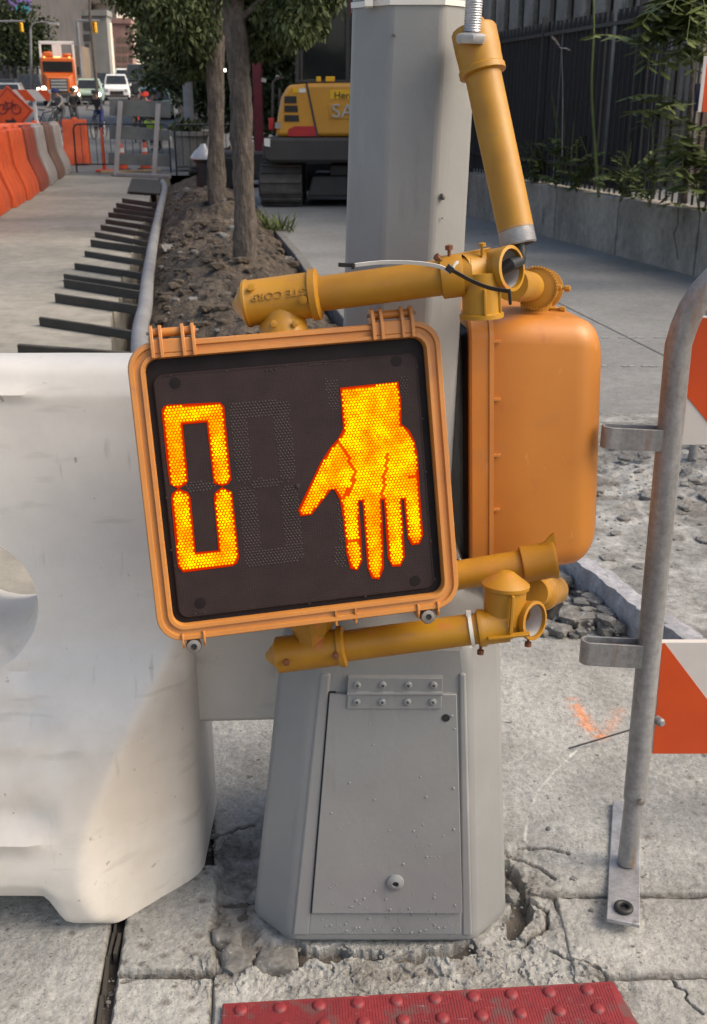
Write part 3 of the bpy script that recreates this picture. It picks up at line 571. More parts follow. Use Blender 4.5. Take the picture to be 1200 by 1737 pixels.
# ================================================================== signal pole
PCX, PCY = 0.052, 1.81
def chamf(cx, cy, hw, hd, ch, z):
    return [Vector((cx + x, cy + y, z)) for x, y in ((-hw + ch, -hd), (hw - ch, -hd), (hw, -hd + ch), (hw, hd - ch), (hw - ch, hd), (-hw + ch, hd), (-hw, hd - ch), (-hw, -hd + ch))]
def octo(cx, cy, w, z):
    return chamf(cx, cy, w / 2, w / 2, w / 2 * 0.5858, z)
pole = thing('signal_pole', 'grey painted eight-sided steel signal pole on a flared base with an access door', 'signal pole', (PCX, PCY, 0))
m = MB(); xs = 0.042
m.loft([octo(PCX + 0.0 + xs * (z / 1.6), PCY, 0.212 - 0.012 * z, z) for z in (0.60, 0.9, 1.25, 1.7, 2.4, 4.0, 6.2)])
m.build('shaft', MT['polegrey'], pole, bevel=0.007, seg=3, ang=30)
m = MB(); lo = []
for z, hw, ch in ((0.0, 0.244, 0.072), (0.012, 0.247, 0.072), (0.03, 0.246, 0.072), (0.30, 0.222, 0.068), (0.565, 0.199, 0.064), (0.60, 0.193, 0.063), (0.635, 0.165, 0.06), (0.66, 0.125, 0.062), (0.70, 0.112, 0.064)):
    lo.append(chamf(PCX + xs * z / 1.6, PCY, hw, hw, ch, z))
m.loft(lo); base = m.build('base', MT['polegrey'], pole, bevel=0.015, seg=3, ang=28)
# raised ribs either side of the door, recessed look of the door field
def fp(u, z, o=0.0):
    """point on the sloping front face of the base: u across, z up, o outwards"""
    t = z / 0.565; return Vector((PCX + xs * z / 1.6 + u, PCY - (0.246 - 0.047 * t) - o, z))
def plate(m, u0a, u1a, z0, u0b, u1b, z1, o0, o1):
    a = [fp(u0a, z0, o0), fp(u1a, z0, o0), fp(u1b, z1, o0), fp(u0b, z1, o0)]; b = [fp(u0a, z0, o1), fp(u1a, z0, o1), fp(u1b, z1, o1), fp(u0b, z1, o1)]
    return m.loft([a, b])
m = MB()
plate(m, -0.17, -0.136, 0.02, -0.125, -0.106, 0.56, -0.006, 0.0045); m.build('door_rib', MT['polegrey'], pole, bevel=0.005, seg=3)
m = MB(); plate(m, 0.153, 0.172, 0.02, 0.118, 0.130, 0.56, -0.006, 0.0042); m.build('door_rib', MT['polegrey'], pole, bevel=0.004, seg=3)
m = MB(); plate(m, -0.140, 0.1515, 0.022, -0.135, 0.150, 0.071, -0.006, 0.0035); m.build('door_rail', MT['polegrey'], pole, bevel=0.003, seg=3)
m = MB(); plate(m, -0.1385, -0.12, 0.070, -0.112, -0.097, 0.525, -0.004, 0.0034); m.build('door_gap', MT['black'], pole)
m = MB(); plate(m, -0.1325, 0.1505, 0.0735, -0.1075, 0.1155, 0.523, -0.004, 0.0085)
door = m.build('access_door', MT['polegrey'], pole, bevel=0.0012, ang=30)
hp = MB(); plate(hp, -0.077, 0.090, 0.497, -0.076, 0.089, 0.524, 0.006, 0.0118); plate(hp, -0.077, 0.090, 0.530, -0.076, 0.089, 0.556, -0.002, 0.0118)
hinge = hp.build('hinge', MT['polegrey'], door, bevel=0.001)
k = MB(); k.tube([fp(-0.077, 0.527, 0.011), fp(0.090, 0.527, 0.011)], 0.0042, 10); k.build('hinge_pin', MT['polegrey'], door)
for r_ in range(2):
    for i in range(4):
        m = MB(); c = fp(-0.060 + i * 0.0445, 0.511 if r_ == 0 else 0.543, 0.0118)
        m.lathe([(0.0072, -0.002), (0.0072, 0.0018), (0.0055, 0.0036), (0.0028, 0.0042), (0.0022, 0.0012)], c, (0, -1, 0.08), 14, cap=False); m.build('rivet', MT['polegrey'], door)
m = MB(); m.lathe([(0.0072, -0.001), (0.0072, 0.0012), (0.0001, 0.0013)], fp(0.0985, 0.478, 0.0085), (0, -1, 0.08), 18); m.build('key_hole', MT['black'], door)
m = MB(); m.lathe([(0.0165, -0.001), (0.016, 0.004), (0.010, 0.0075), (0.006, 0.0082), (0.0055, 0.003)], fp(0.022, 0.142, 0.0085), (0, -1, 0.08), 22, cap=False); m.build('door_screw', MT['polegrey'], door)
m = MB(); m.lathe([(0.0058, 0), (0.0001, 0.0002)], fp(0.022, 0.142, 0.0125), (0, -1, 0.08), 16); m.build('screw_socket', MT['black'], door)
# paint blisters and runs on the base and door
m = MB(); rr = random.Random(5)
for i in range(300):
    z = 0.03 + 0.47 * rr.random() ** 2.2; t = z / 0.565; u = -0.10 + 0.24 * rr.random()
    if rr.random() < 0.25: z = 0.02 + 0.05 * rr.random(); u = -0.15 + 0.30 * rr.random()
    on = (-0.128 + 0.0235 * (z - .0735) / .45 < u < 0.15 - 0.035 * (z - .0735) / .45) and 0.0735 < z < 0.49
    r0 = 0.0007 + 0.0021 * rr.random() ** 3
    m.lathe([(r0, -0.001), (r0 * 0.95, r0 * 0.3), (r0 * 0.5, r0 * 0.62), (0.0001, r0 * 0.7)], fp(u, z, 0.0085 if on else (0.0036 if 0.022 < z < .07 and -0.13 < u < 0.145 else 0.0002)), (0.1, -1, 0.08), 8)
o = m.build('paint_blisters', MT['polegrey'], pole); o['kind'] = 'stuff'
# chips on the shaft
m = MB()
for px, py, r0 in ((752, 335, 0.006), (750, 330, 0.003), (668, 60, 0.004), (751, 370, 0.002)):
    p = AT(px, py, 1.72); x = p.x; y = PCY - 0.101 + max(0, abs(x - (PCX + xs * p.z / 1.6)) - 0.042) - 0.0012
    m.rock((x, y, p.z), r0, int(px), 0.9)
m.build('paint_chip', MT['stone'], pole)

# ================================================================== front pedestrian signal
SO = Vector((-0.081, 1.491, 0.958)); SE = Euler((R(-14.0), R(-2.5), R(10.75)), 'XYZ'); SM = SE.to_matrix(); SN = SM @ Vector((0, -1, 0))
SW, SH = 0.470, 0.4475
def sig(px, py, y=0.0):
    """photo pixel -> (x,z) on the face plane of the signal, at local depth y"""
    d = ray(px, py); o = SO + SM @ Vector((0, y, 0)); t = (o - Vector((0, 0, CAMH))).dot(SN) / d.dot(SN)
    q = SM.transposed() @ (Vector((0, 0, CAMH)) + d * t - SO); return (q.x, q.z)
def cr(x, y): return sig(200 + x / 2.0, 500 + y / 2.0, 0.012)
def rrect(w, h, r, n=8, y=0.0, cx=0, cz=0):
    out = []
    for k, (sx, sz) in enumerate(((1, 1), (-1, 1), (-1, -1), (1, -1))):
        for i in range(n + 1):
            a = math.pi / 2 * (k + i / n); out.append(Vector((cx + sx * (w / 2 - r) + r * math.cos(a), y, cz + sz * (h / 2 - r) + r * math.sin(a))))
    return out
def ring(m, outer, inner_list):
    """closed band: list of loops, last joins first"""
    loops = [outer] + inner_list; n = len(outer); vs = [p for l in loops for p in l]; fs = []
    for i in range(len(loops)):
        j = (i + 1) % len(loops)
        for k in range(n): fs.append((i * n + k, i * n + (k + 1) % n, j * n + (k + 1) % n, j * n + k))
    return m.add(vs, fs)
sg = thing('pedestrian_signal', 'front pedestrian signal knocked crooked, lit with a zero and an upside-down amber hand', 'pedestrian signal', SO, SE)
def rback(depth, k=0.058):
    out = [(0.030, 0.012, 0.038), (0.036, 0.010, 0.038), (depth * 0.45, 0.013, 0.041)]
    for i in range(9):
        a = math.pi / 2 * i / 8; out.append((depth - k + k * math.sin(a), 0.016 + k * (1 - math.cos(a)), max(0.012, 0.046 - 0.012 * (1 - math.cos(a)))))
    return out
def housing(parent, depth=0.20):
    m = MB(); L = []
    for y, ins, r in rback(depth) or ((0.030, 0.010, 0.038), (0.034, 0.008, 0.038), (depth * 0.72, 0.016, 0.042), (depth * 0.9, 0.030, 0.050), (depth * 0.975, 0.052, 0.058), (depth, 0.085, 0.06)):
        L.append(rrect(SW - 2 * ins, SH - 2 * ins, r, 8, y))
    m.loft(L); return m.build('housing', MT['sigorange'], parent, local=True, ang=50)
def door_frame(parent):
    m = MB()
    ring(m, rrect(SW, SH, 0.040, 8, 0.030), [rrect(SW, SH, 0.040, 8, 0.004), rrect(SW - 0.004, SH - 0.004, 0.038, 8, 0.0), rrect(SW - 0.016, SH - 0.016, 0.033, 8, 0.0), rrect(SW - 0.020, SH - 0.020, 0.031, 8, 0.004),
         rrect(SW - 0.034, SH - 0.034, 0.026, 8, 0.0045), rrect(SW - 0.036, SH - 0.036, 0.025, 8, -0.001), rrect(SW - 0.046, SH - 0.046, 0.021, 8, -0.001), rrect(SW - 0.050, SH - 0.050, 0.019, 8, 0.004), rrect(SW - 0.050, SH - 0.050, 0.019, 8, 0.030)])
    f = m.build('door_frame', MT['siglight'], parent, local=True, ang=40); return f
hs = housing(sg); df = door_frame(sg)
m = MB(); m.loft([rrect(SW - 0.049, SH - 0.049, 0.019, 8, 0.020), rrect(SW - 0.049, SH - 0.049, 0.019, 8, 0.0145), ]); m.build('bezel', MT['gasket'], sg, local=True)
lens_c = [cr(120, 280), cr(1005, 190), cr(1085, 1000), cr(205, 1090)]
lx0 = (lens_c[0][0] + lens_c[3][0]) / 2; lx1 = (lens_c[1][0] + lens_c[2][0]) / 2; lz1 = (lens_c[0][1] + lens_c[1][1]) / 2; lz0 = (lens_c[2][1] + lens_c[3][1]) / 2
lw, lh, lcx, lcz = lx1 - lx0, lz1 - lz0, (lx0 + lx1) / 2, (lz0 + lz1) / 2
m = MB(); m.loft([rrect(lw, lh, 0.016, 8, 0.0145, lcx, lcz), rrect(lw, lh, 0.016, 8, 0.0115, lcx, lcz), rrect(lw - 0.004, lh - 0.004, 0.014, 8, 0.0100, lcx, lcz)])
lens = m.build('lens', MT['lens'], sg, local=True)
# fine weave on the lens
n = MT['lens'].node_tree.nodes; L = MT['lens'].node_tree.links; b = n['Principled BSDF']
tc = n.new('ShaderNodeTexCoord'); ck = n.new('ShaderNodeTexVoronoi'); ck.inputs['Scale'].default_value = 260; ck.inputs['Randomness'].default_value = 0.15; L.new(tc.outputs['Object'], ck.inputs[0])
bp = n.new('ShaderNodeBump'); bp.inputs['Strength'].default_value = 0.5; bp.inputs['Distance'].default_value = 0.001; L.new(ck.outputs['Distance'], bp.inputs['Height']); L.new(bp.outputs[0], b.inputs['Normal'])
# moulded rim line and marks on the lens
m = MB(); ring(m, rrect(lw - 0.003, lh - 0.003, 0.0145, 8, 0.0102, lcx, lcz), [rrect(lw - 0.003, lh - 0.003, 0.0145, 8, 0.0092, lcx, lcz), rrect(lw - 0.0055, lh - 0.0055, 0.0135, 8, 0.0092, lcx, lcz), rrect(lw - 0.0055, lh - 0.0055, 0.0135, 8, 0.0102, lcx, lcz)])
m.build('lens_rim', MT['lens'], lens, local=True)
for (a, b_) in ((195, 300), (945, 225), (280, 1045), (1008, 970)):
    q = cr(a, b_); m = MB(); m.lathe([(0.0085, 0.0), (0.0085, 0.0006), (0.0001, 0.0008)], (q[0], 0.0101, q[1]), (0, -1, 0), 20); m.build('lens_dimple', MT['gasket'], lens, local=True)
m = MB(); rr = random.Random(3)
for (a, b_, wd) in ((180, 274, .004), (372, 258, .004), (505, 256, .003), (520, 254, .003), (535, 252, .003), (572, 240, .004), (655, 237, .006), (670, 236, .006), (685, 234, .005), (707, 233, .006), (768, 222, .004), (1015, 245, .003), (1032, 420, .003), (1045, 600, .003), (1060, 835, .004), (1075, 965, .003), (167, 688, .004), (182, 865, .003), (195, 918, .004), (265, 1080, .004), (280, 1078, .004), (295, 1076, .004), (455, 1060, .003), (650, 1045, .003), (840, 1022, .003)):
    q = cr(a, b_); m.bx(q[0] - wd / 2, q[0] + wd / 2, 0.0088, 0.0101, q[1] - 0.0012, q[1] + 0.0012)
m.build('moulded_marks', MT['ghost'], lens, local=True)
# --- lit symbols: polygons measured on the face
HAND = [(757, 318), (948, 298), (956, 360), (958, 440), (985, 462), (1003, 500), (1013, 545), (1016, 610), (1022, 700), (1031, 815), (1020, 842), (998, 845), (986, 822), (972, 690), (966, 690), (958, 692), (964, 800), (969, 888), (956, 917), (932, 918), (919, 890), (908, 720), (903, 692), (890, 694), (893, 760), (898, 925), (884, 961), (863, 958), (850, 922), (835, 720), (831, 697), (814, 698), (818, 780), (825, 900), (811, 931), (791, 925), (780, 880), (768, 760), (757, 695), (738, 660), (724, 655), (655, 742), (622, 747), (615, 730), (690, 572), (722, 522), (752, 488), (768, 455)]
DIG = {'a': [(153, 395), (158, 382), (172, 377), (345, 369), (357, 380), (360, 420), (368, 500), (381, 625), (372, 638), (354, 645), (328, 636), (304, 429), (217, 437), (235, 628), (228, 640), (206, 654), (180, 640), (170, 560)],
       'd': [(206, 661), (235, 672), (243, 690), (262, 876), (345, 869), (330, 690), (334, 672), (354, 656), (384, 670), (396, 780), (407, 890), (401, 908), (385, 916), (224, 937), (210, 922), (206, 908), (196, 800), (185, 690), (188, 676)]}
GSEG = [(228, 650), (250, 635), (318, 632), (335, 646), (320, 662), (240, 668)]
def inpoly(p, P):
    x, y = p; c = False; j = len(P) - 1
    for i in range(len(P)):
        if (P[i][1] > y) != (P[j][1] > y) and x < (P[j][0] - P[i][0]) * (y - P[i][1]) / (P[j][1] - P[i][1]) + P[i][0]: c = not c
        j = i
    return c
def pdist(p, P):
    d = 9.0
    for i in range(len(P)):
        a, b_ = Vector(P[i - 1]), Vector(P[i]); ab = b_ - a; t = max(0, min(1, (Vector(p) - a).dot(ab) / (ab.length_squared + 1e-12))); d = min(d, (Vector(p) - a - ab * t).length)
    return d
def grow(P, k):
    out = []; n_ = len(P); ar = sum(P[i - 1][0] * P[i][1] - P[i][0] * P[i - 1][1] for i in range(n_)); s_ = 1 if ar > 0 else -1
    for i in range(n_):
        a, b_, c = Vector(P[i - 1]), Vector(P[i]), Vector(P[(i + 1) % n_]); t = ((b_ - a).normalized() + (c - b_).normalized()); t = t.normalized() if t.length > 1e-6 else (b_ - a).normalized()
        out.append((b_.x + t.y * k * s_, b_.y - t.x * k * s_))
    return out
CREASE = [[cr(*p) for p in l] for l in ([(752, 497), (785, 560), (804, 605), (795, 640), (768, 690)], [(915, 545), (905, 600), (900, 660), (893, 690)], [(775, 838), (800, 832), (822, 840)], [(988, 612), (1015, 622)])]
hand = [cr(*p) for p in HAND]; segs = {k_: [cr(*p) for p in v] for k_, v in DIG.items()}
def flat(poly, y0, y1): 
    m = MB(); m.prism(poly, (0, y0, 0), (1, 0, 0), (0, 0, 1), (0, y1 - y0, 0)); return m
litpolys = [('hand_symbol', hand)] + [('digit_segment', segs[k_]) for k_ in 'ad']
ghosts = []
for k_ in 'ad': ghosts.append([cr(x + 222, y - 12) for x, y in DIG[k_]])
ghosts.append([cr(x + 222, y - 12) for x, y in GSEG]); ghosts.append([cr(*p) for p in GSEG])
ghosts += [[cr(700, 285), cr(745, 285), cr(745, 400), cr(715, 385)], [cr(955, 275), cr(985, 275), cr(980, 350), cr(960, 350)], [cr(735, 850), cr(770, 850), cr(775, 925), cr(735, 920)], [cr(745, 680), cr(765, 720), cr(770, 840), cr(750, 840)]]
parts = {}
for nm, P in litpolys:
    rim = flat(grow(P, 0.0019), 0.0096, 0.0092).build(nm, MT['ledhalo'], sg, local=True, smooth=False)  # grown outline carries the painted red halo
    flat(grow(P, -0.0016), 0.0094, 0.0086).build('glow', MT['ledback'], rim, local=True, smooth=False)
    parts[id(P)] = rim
dots = {id(P): MB() for _, P in litpolys}; gd = MB(); sp = 0.0049
row = 0; z = lz0
def disc(m, x, z, r, y):
    m.add([(x + r * math.cos(a * math.pi / 3), y, z + r * math.sin(a * math.pi / 3)) for a in range(6)] + [(x, y - r * 0.5, z)], [(k_, (k_ + 1) % 6, 6) for k_ in range(6)])
rr = random.Random(9)
def seg_d(p, l):
    d = 9.0
    for a, b_ in zip(l[:-1], l[1:]):
        a, b_ = Vector(a), Vector(b_); ab = b_ - a; t = max(0, min(1, (Vector(p) - a).dot(ab) / (ab.length_squared + 1e-12))); d = min(d, (Vector(p) - a - ab * t).length)
    return d
while z < lz1:
    x = lx0 + (row % 2) * sp / 2
    while x < lx1:
        for _, P in litpolys:
            if inpoly((x, z), P):
                d = pdist((x, z), P)
                if d > 0.0012 and min(seg_d((x, z), l) for l in CREASE) > 0.0024: disc(dots[id(P)], x, z, sp * (0.44 if d > 0.005 else 0.36) * (0.85 + 0.25 * rr.random()), 0.0085)
                break
        else:
            for P in ghosts:
                if inpoly((x, z), P): disc(gd, x, z, sp * 0.36, 0.0099); break
        x += sp
    z += sp * 0.866; row += 1
for nm, P in litpolys:
    o = dots[id(P)].build('led_cells', MT['led'], parts[id(P)], local=True, smooth=False); o['kind'] = 'stuff'
o = gd.build('unlit_led_cells', MT['ghost'], sg, local=True, smooth=False); o['kind'] = 'stuff'
m = MB(); q = cr(610, 648); m.lathe([(0.0035, 0), (0.003, 0.0015), (0.0005, 0.002)], (q[0], 0.010, q[1]), (0, -1, 0), 12); m.build('sensor_dot', MT['ghost'], lens, local=True)
# hinges on the top edge: two knuckle groups of fins with a pin
for (xa, xb) in ((110, 258), (862, 1016)):
    u0 = sig(200 + xa / 2, 585)[0] if xa < 500 else sig(200 + xa / 2, 560)[0]; u1 = u0 + 0.066
    m = MB(); m.bx(u0, u1, -0.001, 0.03, SH / 2 - 0.018, SH / 2 + 0.003); hg = m.build('hinge', MT['siglight'], sg, local=True, bevel=0.002)
    for q in (0.0, 0.013, 0.045, 0.060):
        m = MB(); m.prism([(-0.006, -0.024), (0.020, -0.024), (0.024, 0.018), (0.012, 0.024), (0.001, 0.022), (-0.006, 0.0)], (u0 + q, 0, SH / 2), (0, 1, 0), (0, 0, 1), (0.0055, 0, 0)); m.build('hinge_fin', MT['siglight'], hg, local=True, bevel=0.001)
    m = MB(); m.tube([(u0 + 0.001, 0.012, SH / 2 + 0.013), (u1 + 0.002, 0.012, SH / 2 + 0.013)], 0.0065, 12); m.build('hinge_barrel', MT['sigorange'], hg, local=True)
    m = MB(); m.tube([(u0 - 0.004, 0.012, SH / 2 + 0.013), (u1 + 0.006, 0.012, SH / 2 + 0.013)], 0.0025, 10); m.build('hinge_pin', MT['boltsteel'], hg, local=True)
# lugs on the lower edge
for (cx_, cy_) in ((258, 1185), (1055, 1105)):
    u, _z = sig(200 + cx_ / 2, 500 + cy_ / 2); z0 = -SH / 2
    for q in (-0.017, 0.015):
        m = MB(); m.prism([(-0.003, 0.012), (0.028, 0.012), (0.028, -0.008), (0.004, -0.012), (-0.003, -0.003)], (u + q, 0, z0), (0, 1, 0), (0, 0, 1), (0.0035, 0, 0)); m.build('screw_lug', MT['siglight'], sg, local=True, bevel=0.0008)
    m = MB(); m.lathe([(0.0118, 0.01), (0.0118, 0.0), (0.0105, -0.003), (0.005, -0.0035), (0.0042, -0.0005)], (u, 0.002, z0 - 0.010), (0, 1, 0), 22, cap=False); sc = m.build('screw', MT['boltsteel'], sg, local=True)
    m = MB(); m.lathe([(0.0045, 0), (0.0001, 0)], (u, 0.0005, z0 - 0.010), (0, -1, 0), 6, cap=False); m.build('screw_socket', MT['black'], sc, local=True)
for q in (0.035, 0.066):
    m = MB(); m.prism([(-0.002, 0.018), (0.026, 0.014), (0.026, -0.005), (0.002, -0.006)], (q, 0, -SH / 2), (0, 1, 0), (0, 0, 1), (0.003, 0, 0)); m.build('edge_rib', MT['siglight'], sg, local=True)

# ------------------------------------------------------------------ arms of the front signal (world-measured)
def wpart(nm, m, mat, par, **k):
    """mesh measured in world coordinates parented to a rotated thing"""
    M_ = Matrix.Translation(par.location) @ par.rotation_euler.to_matrix().to_4x4() if par.rotation_euler.to_matrix() != Matrix.Identity(3) else Matrix.Translation(par.location)
    inv = M_.inverted(); m.v = [inv @ p for p in m.v]; return m.build(nm, mat, par, local=True, **k)
def along(a, b, t): return a + (b - a) * t
def bolt(par, p, d, r=0.005, l=0.02, mat='rustbolt', nm='set_screw'):
    m = MB(); d = Vector(d).normalized(); m.lathe([(r * 0.6, -0.006), (r * 0.6, l * 0.6), (r * 1.35, l * 0.6), (r * 1.35, l), (r * 0.4, l * 1.08)], p, d, 8); return wpart(nm, m, MT[mat], par)
UA, UB = AT(405, 517, 1.600), AT(869, 455, 1.560); ud = (UB - UA).normalized(); UL = (UB - UA).length
m = MB(); m.tube([along(UA, UB, 0.2), along(UA, UB, 0.86)], 0.0262, 28); wpart('upper_arm', m, MT['ochre'], sg, ang=40)
m = MB(); m.lathe([(0.006, -0.008), (0.026, 0.006), (0.036, 0.012), (0.0365, 0.016), (0.0345, 0.019), (0.0345, 0.112), (0.0385, 0.114), (0.0385, 0.124), (0.034, 0.126), (0.027, 0.128)], UA, ud, 28)
dn = (SM @ Vector((0, 0, -1))).normalized(); c0 = UA + ud * 0.066
m.lathe([(0.030, 0.0), (0.030, 0.018), (0.031, 0.03), (0.036, 0.036), (0.038, 0.052)], c0 + Vector((0, 0, 0)), dn, 26)
tee = wpart('tee_fitting', m, MT['ochre'], sg, ang=40)
# raised maker's letters on the tee, upside down
me = text_mesh('GTE CORP', 0.0145, 0.0011, 1.25)
to = bpy.data.objects.new('raised_lettering', me); COL.objects.link(to); me.materials.append(MT['ochre'])
side = (Vector((0, -0.93, 0.36)) - ud * Vector((0, -0.93, 0.36)).dot(ud)).normalized(); upv = side.cross(-ud).normalized()
for v in me.vertices:     # wrap the letters round the barrel
    a = v.co.y / 0.0345; rr_ = 0.0345 + v.co.z + 0.0004
    v.co = (UA + ud * 0.072) + (-ud) * v.co.x + side * (math.cos(a) * rr_) + upv * (math.sin(a) * rr_)
Mi = (Matrix.Translation(SO) @ SM.to_4x4()).inverted(); me.transform(Mi); to.parent = sg
for (t_, z_) in ((0.030, -0.4), (0.106, 0.35)):
    p = UA + ud * t_ + (side * math.cos(z_) + upv * math.sin(z_)) * 0.034; bolt(sg, p, side * math.cos(z_) + upv * math.sin(z_), 0.0045, 0.006, 'ochre')
for q in (-0.012, 0.02): bolt(sg, c0 + dn * 0.030 + Vector((q, -0.031, 0)), (0.2, -1, 0.1), 0.004, 0.008, 'ochre')
# right-hand tee of the upper arm: barrel with open mouth, branch downwards, webs and screws
e = UB; opn = (ud * 0.80 + Vector((0.0, -0.62, 0.08))).normalized(); j = e - ud * 0.10
m = MB(); m.lathe([(0.0275, 0.0), (0.0315, 0.002), (0.0315, 0.03), (0.0305, 0.034)], j - ud * 0.005, ud, 28)
m.tube([j + ud * 0.025, e - opn * 0.045, e - opn * 0.012], [0.0305, 0.0315, 0.0318], 28, cap=False)
m.lathe([(0.0318, -0.014), (0.0335, -0.008), (0.0335, 0.0), (0.0285, 0.001), (0.0275, -0.045), (0.0275, -0.075), (0.0005, -0.078)], e, opn, 30, cap=False)
bd = (Vector((0.06, -0.05, -1))).normalized(); c1 = e - ud * 0.046
m.lathe([(0.0275, 0.0), (0.0285, 0.058), (0.033, 0.060), (0.033, 0.066), (0.012, 0.067)], c1, bd, 28)
tr_ = wpart('elbow_tee', m, MT['ochre'], sg, ang=40)
m = MB(); m.lathe([(0.0275, -0.006), (0.0273, -0.074), (0.0006, -0.0745)], e, opn, 28, cap=False); wpart('pipe_bore', m, MT['pipewhite'], sg)
m = MB(); m.bar(c1 + bd * 0.02 + Vector((0.002, -0.029, 0)), c1 + bd * 0.058 + Vector((0.002, -0.029, 0)), 0.004, 0.008, (0, 1, 0)); m.bar(c1 + bd * 0.022 + Vector((0.026, -0.012, 0)), c1 + bd * 0.058 + Vector((0.026, -0.012, 0)), 0.004, 0.008, (0, 1, 0)); wpart('web', m, MT['ochre'], sg, bevel=0.001)
m = MB(); m.bar(j + ud * 0.005 + Vector((0, -0.006, 0.026)), e - opn * 0.03 + Vector((-0.008, 0.003, 0.027)), 0.004, 0.012, (0, 0, 1)); wpart('web', m, MT['ochre'], sg, bevel=0.001)
bolt(sg, j + ud * 0.006 + Vector((0, -0.006, 0.030)), (-0.05, 0, 1), 0.0042, 0.016); bolt(sg, j + ud * 0.055 + Vector((0, 0.0, 0.030)), (-0.05, 0, 1), 0.0040, 0.012, 'ochre')
bolt(sg, j + ud * 0.0 + Vector((-0.006, -0.015, 0.026)), (-0.6, -0.3, 0.5), 0.004, 0.012)
# lower arm
LA, LB = AT(458, 1113, 1.545), AT(908, 1053, 1.522); ld = (LB - LA).normalized()
m = MB(); m.tube([along(LA, LB, 0.2), along(LA, LB, 0.86)], 0.0258, 28); wpart('lower_arm', m, MT['ochre'], sg, ang=40)
m = MB(); m.lathe([(0.006, -0.006), (0.022, 0.010), (0.0305, 0.014), (0.0305, 0.116), (0.0345, 0.118), (0.0345, 0.127), (0.030, 0.129), (0.026, 0.130)], LA, ld, 28)
up2 = (SM @ Vector((0, 0, 1))).normalized(); c2 = LA + ld * 0.075
m.lathe([(0.027, 0.0), (0.030, 0.03), (0.038, 0.045), (0.040, 0.06)], c2, up2, 8); wpart('tee_fitting', m, MT['ochre'], sg, ang=40)
for t_, dx in ((0.03, 0), (0.112, 0)):
    bolt(sg, LA + ld * t_ + Vector((0, -0.030, 0.004)), (0.1, -1, 0.1), 0.0042, 0.010)
opn2 = (ld * 0.76 + Vector((0.0, -0.70, 0.04))).normalized(); j2 = LB - ld * 0.092
m = MB(); m.lathe([(0.0265, 0.0), (0.031, 0.002), (0.031, 0.010), (0.0285, 0.014), (0.0285, 0.05)], j2 - ld * 0.002, ld, 28)
m.tube([j2 + ld * 0.03, LB - opn2 * 0.035, LB - opn2 * 0.01], [0.029, 0.030, 0.0305], 28, cap=False)
m.lathe([(0.0305, -0.012), (0.0325, -0.006), (0.0325, 0.0), (0.0275, 0.001), (0.0265, -0.045), (0.0265, -0.07), (0.0005, -0.072)], LB, opn2, 30, cap=False)
c3 = j2 + ld * 0.048; upb = Vector((0.03, 0.12, 1)).normalized()
m.lathe([(0.0335, 0.0), (0.0340, 0.056), (0.0385, 0.058), (0.0390, 0.064), (0.0365, 0.066), (0.012, 0.084), (0.006, 0.085)], c3 + Vector((-0.006, 0.012, 0)), upb, 26); wpart('elbow_tee', m, MT['ochre'], sg, ang=40)
m = MB(); m.lathe([(0.0265, -0.005), (0.0263, -0.068), (0.0006, -0.0685)], LB, opn2, 28, cap=False); wpart('pipe_bore', m, MT['pipewhite'], sg)
m = MB(); m.bar(c3 + upb * 0.0 + Vector((0.0, -0.029, 0)), c3 + upb * 0.062 + Vector((0, -0.029, 0.0)), 0.005, 0.008, (0, 1, 0)); m.bar(j2 + ld * 0.012 + Vector((0, -0.030, -0.004)), j2 + ld * 0.075 + Vector((0.004, -0.032, -0.004)), 0.012, 0.004, (0, 0, 1)); wpart('web', m, MT['ochre'], sg, bevel=0.001)
bolt(sg, j2 + ld * 0.004 + Vector((0, -0.006, -0.026)), (0, -0.1, -1), 0.0042, 0.018); bolt(sg, LB - opn2 * 0.012 + Vector((0, -0.004, -0.028)), (0, -0.1, -1), 0.0042, 0.018)

# ================================================================== second pedestrian signal, seen from its side
SH2 = 0.490
S2E = Euler((R(2.0), R(-3.8), R(-88.0)), 'XYZ')
c_s2 = Vector((0.205, 1.985, 0.896))
s2 = thing('pedestrian_signal', 'second pedestrian signal seen side-on behind the grey pole, its orange housing turned away', 'pedestrian signal', c_s2, S2E)
m = MB(); LL = []
for y, ins, r in rback(0.236):
    LL.append(rrect(SW - 2 * ins, SH2 - 2 * ins, r, 8, y))
m.loft(LL); m.build('housing', MT['sigorange'], s2, local=True, ang=50)
m = MB(); ring(m, rrect(SW - .002, SH2 - .002, 0.040, 8, 0.034), [rrect(SW - .002, SH2 - .002, 0.040, 8, 0.026), rrect(SW - 0.018, SH2 - 0.018, 0.034, 8, 0.026), rrect(SW - 0.018, SH2 - 0.018, 0.034, 8, 0.034)]); m.build('housing_flange', MT['siglight'], s2, local=True)
m = MB(); ring(m, rrect(SW - .006, SH2 - .006, 0.038, 8, 0.0255), [rrect(SW - .006, SH2 - .006, 0.038, 8, -0.004), rrect(SW - 0.012, SH2 - 0.012, 0.035, 8, -0.008), rrect(SW - 0.05, SH2 - 0.05, 0.02, 8, -0.008), rrect(SW - 0.05, SH2 - 0.05, 0.02, 8, 0.0255)]); m.build('door_frame', MT['sigorange'], s2, local=True)
m = MB(); m.loft([rrect(SW - 0.051, SH2 - 0.051, 0.019, 8, 0.02), rrect(SW - 0.051, SH2 - 0.051, 0.019, 8, 0.005)]); m.build('lens', MT['lens'], s2, local=True)
m = MB(); m.loft([rrect(SW - 0.06, SH2 - 0.06, 0.019, 8, -0.004), rrect(SW - 0.075, SH2 - 0.075, 0.019, 8, -0.016)]); m.build('visor', MT['gasket'], s2, local=True)
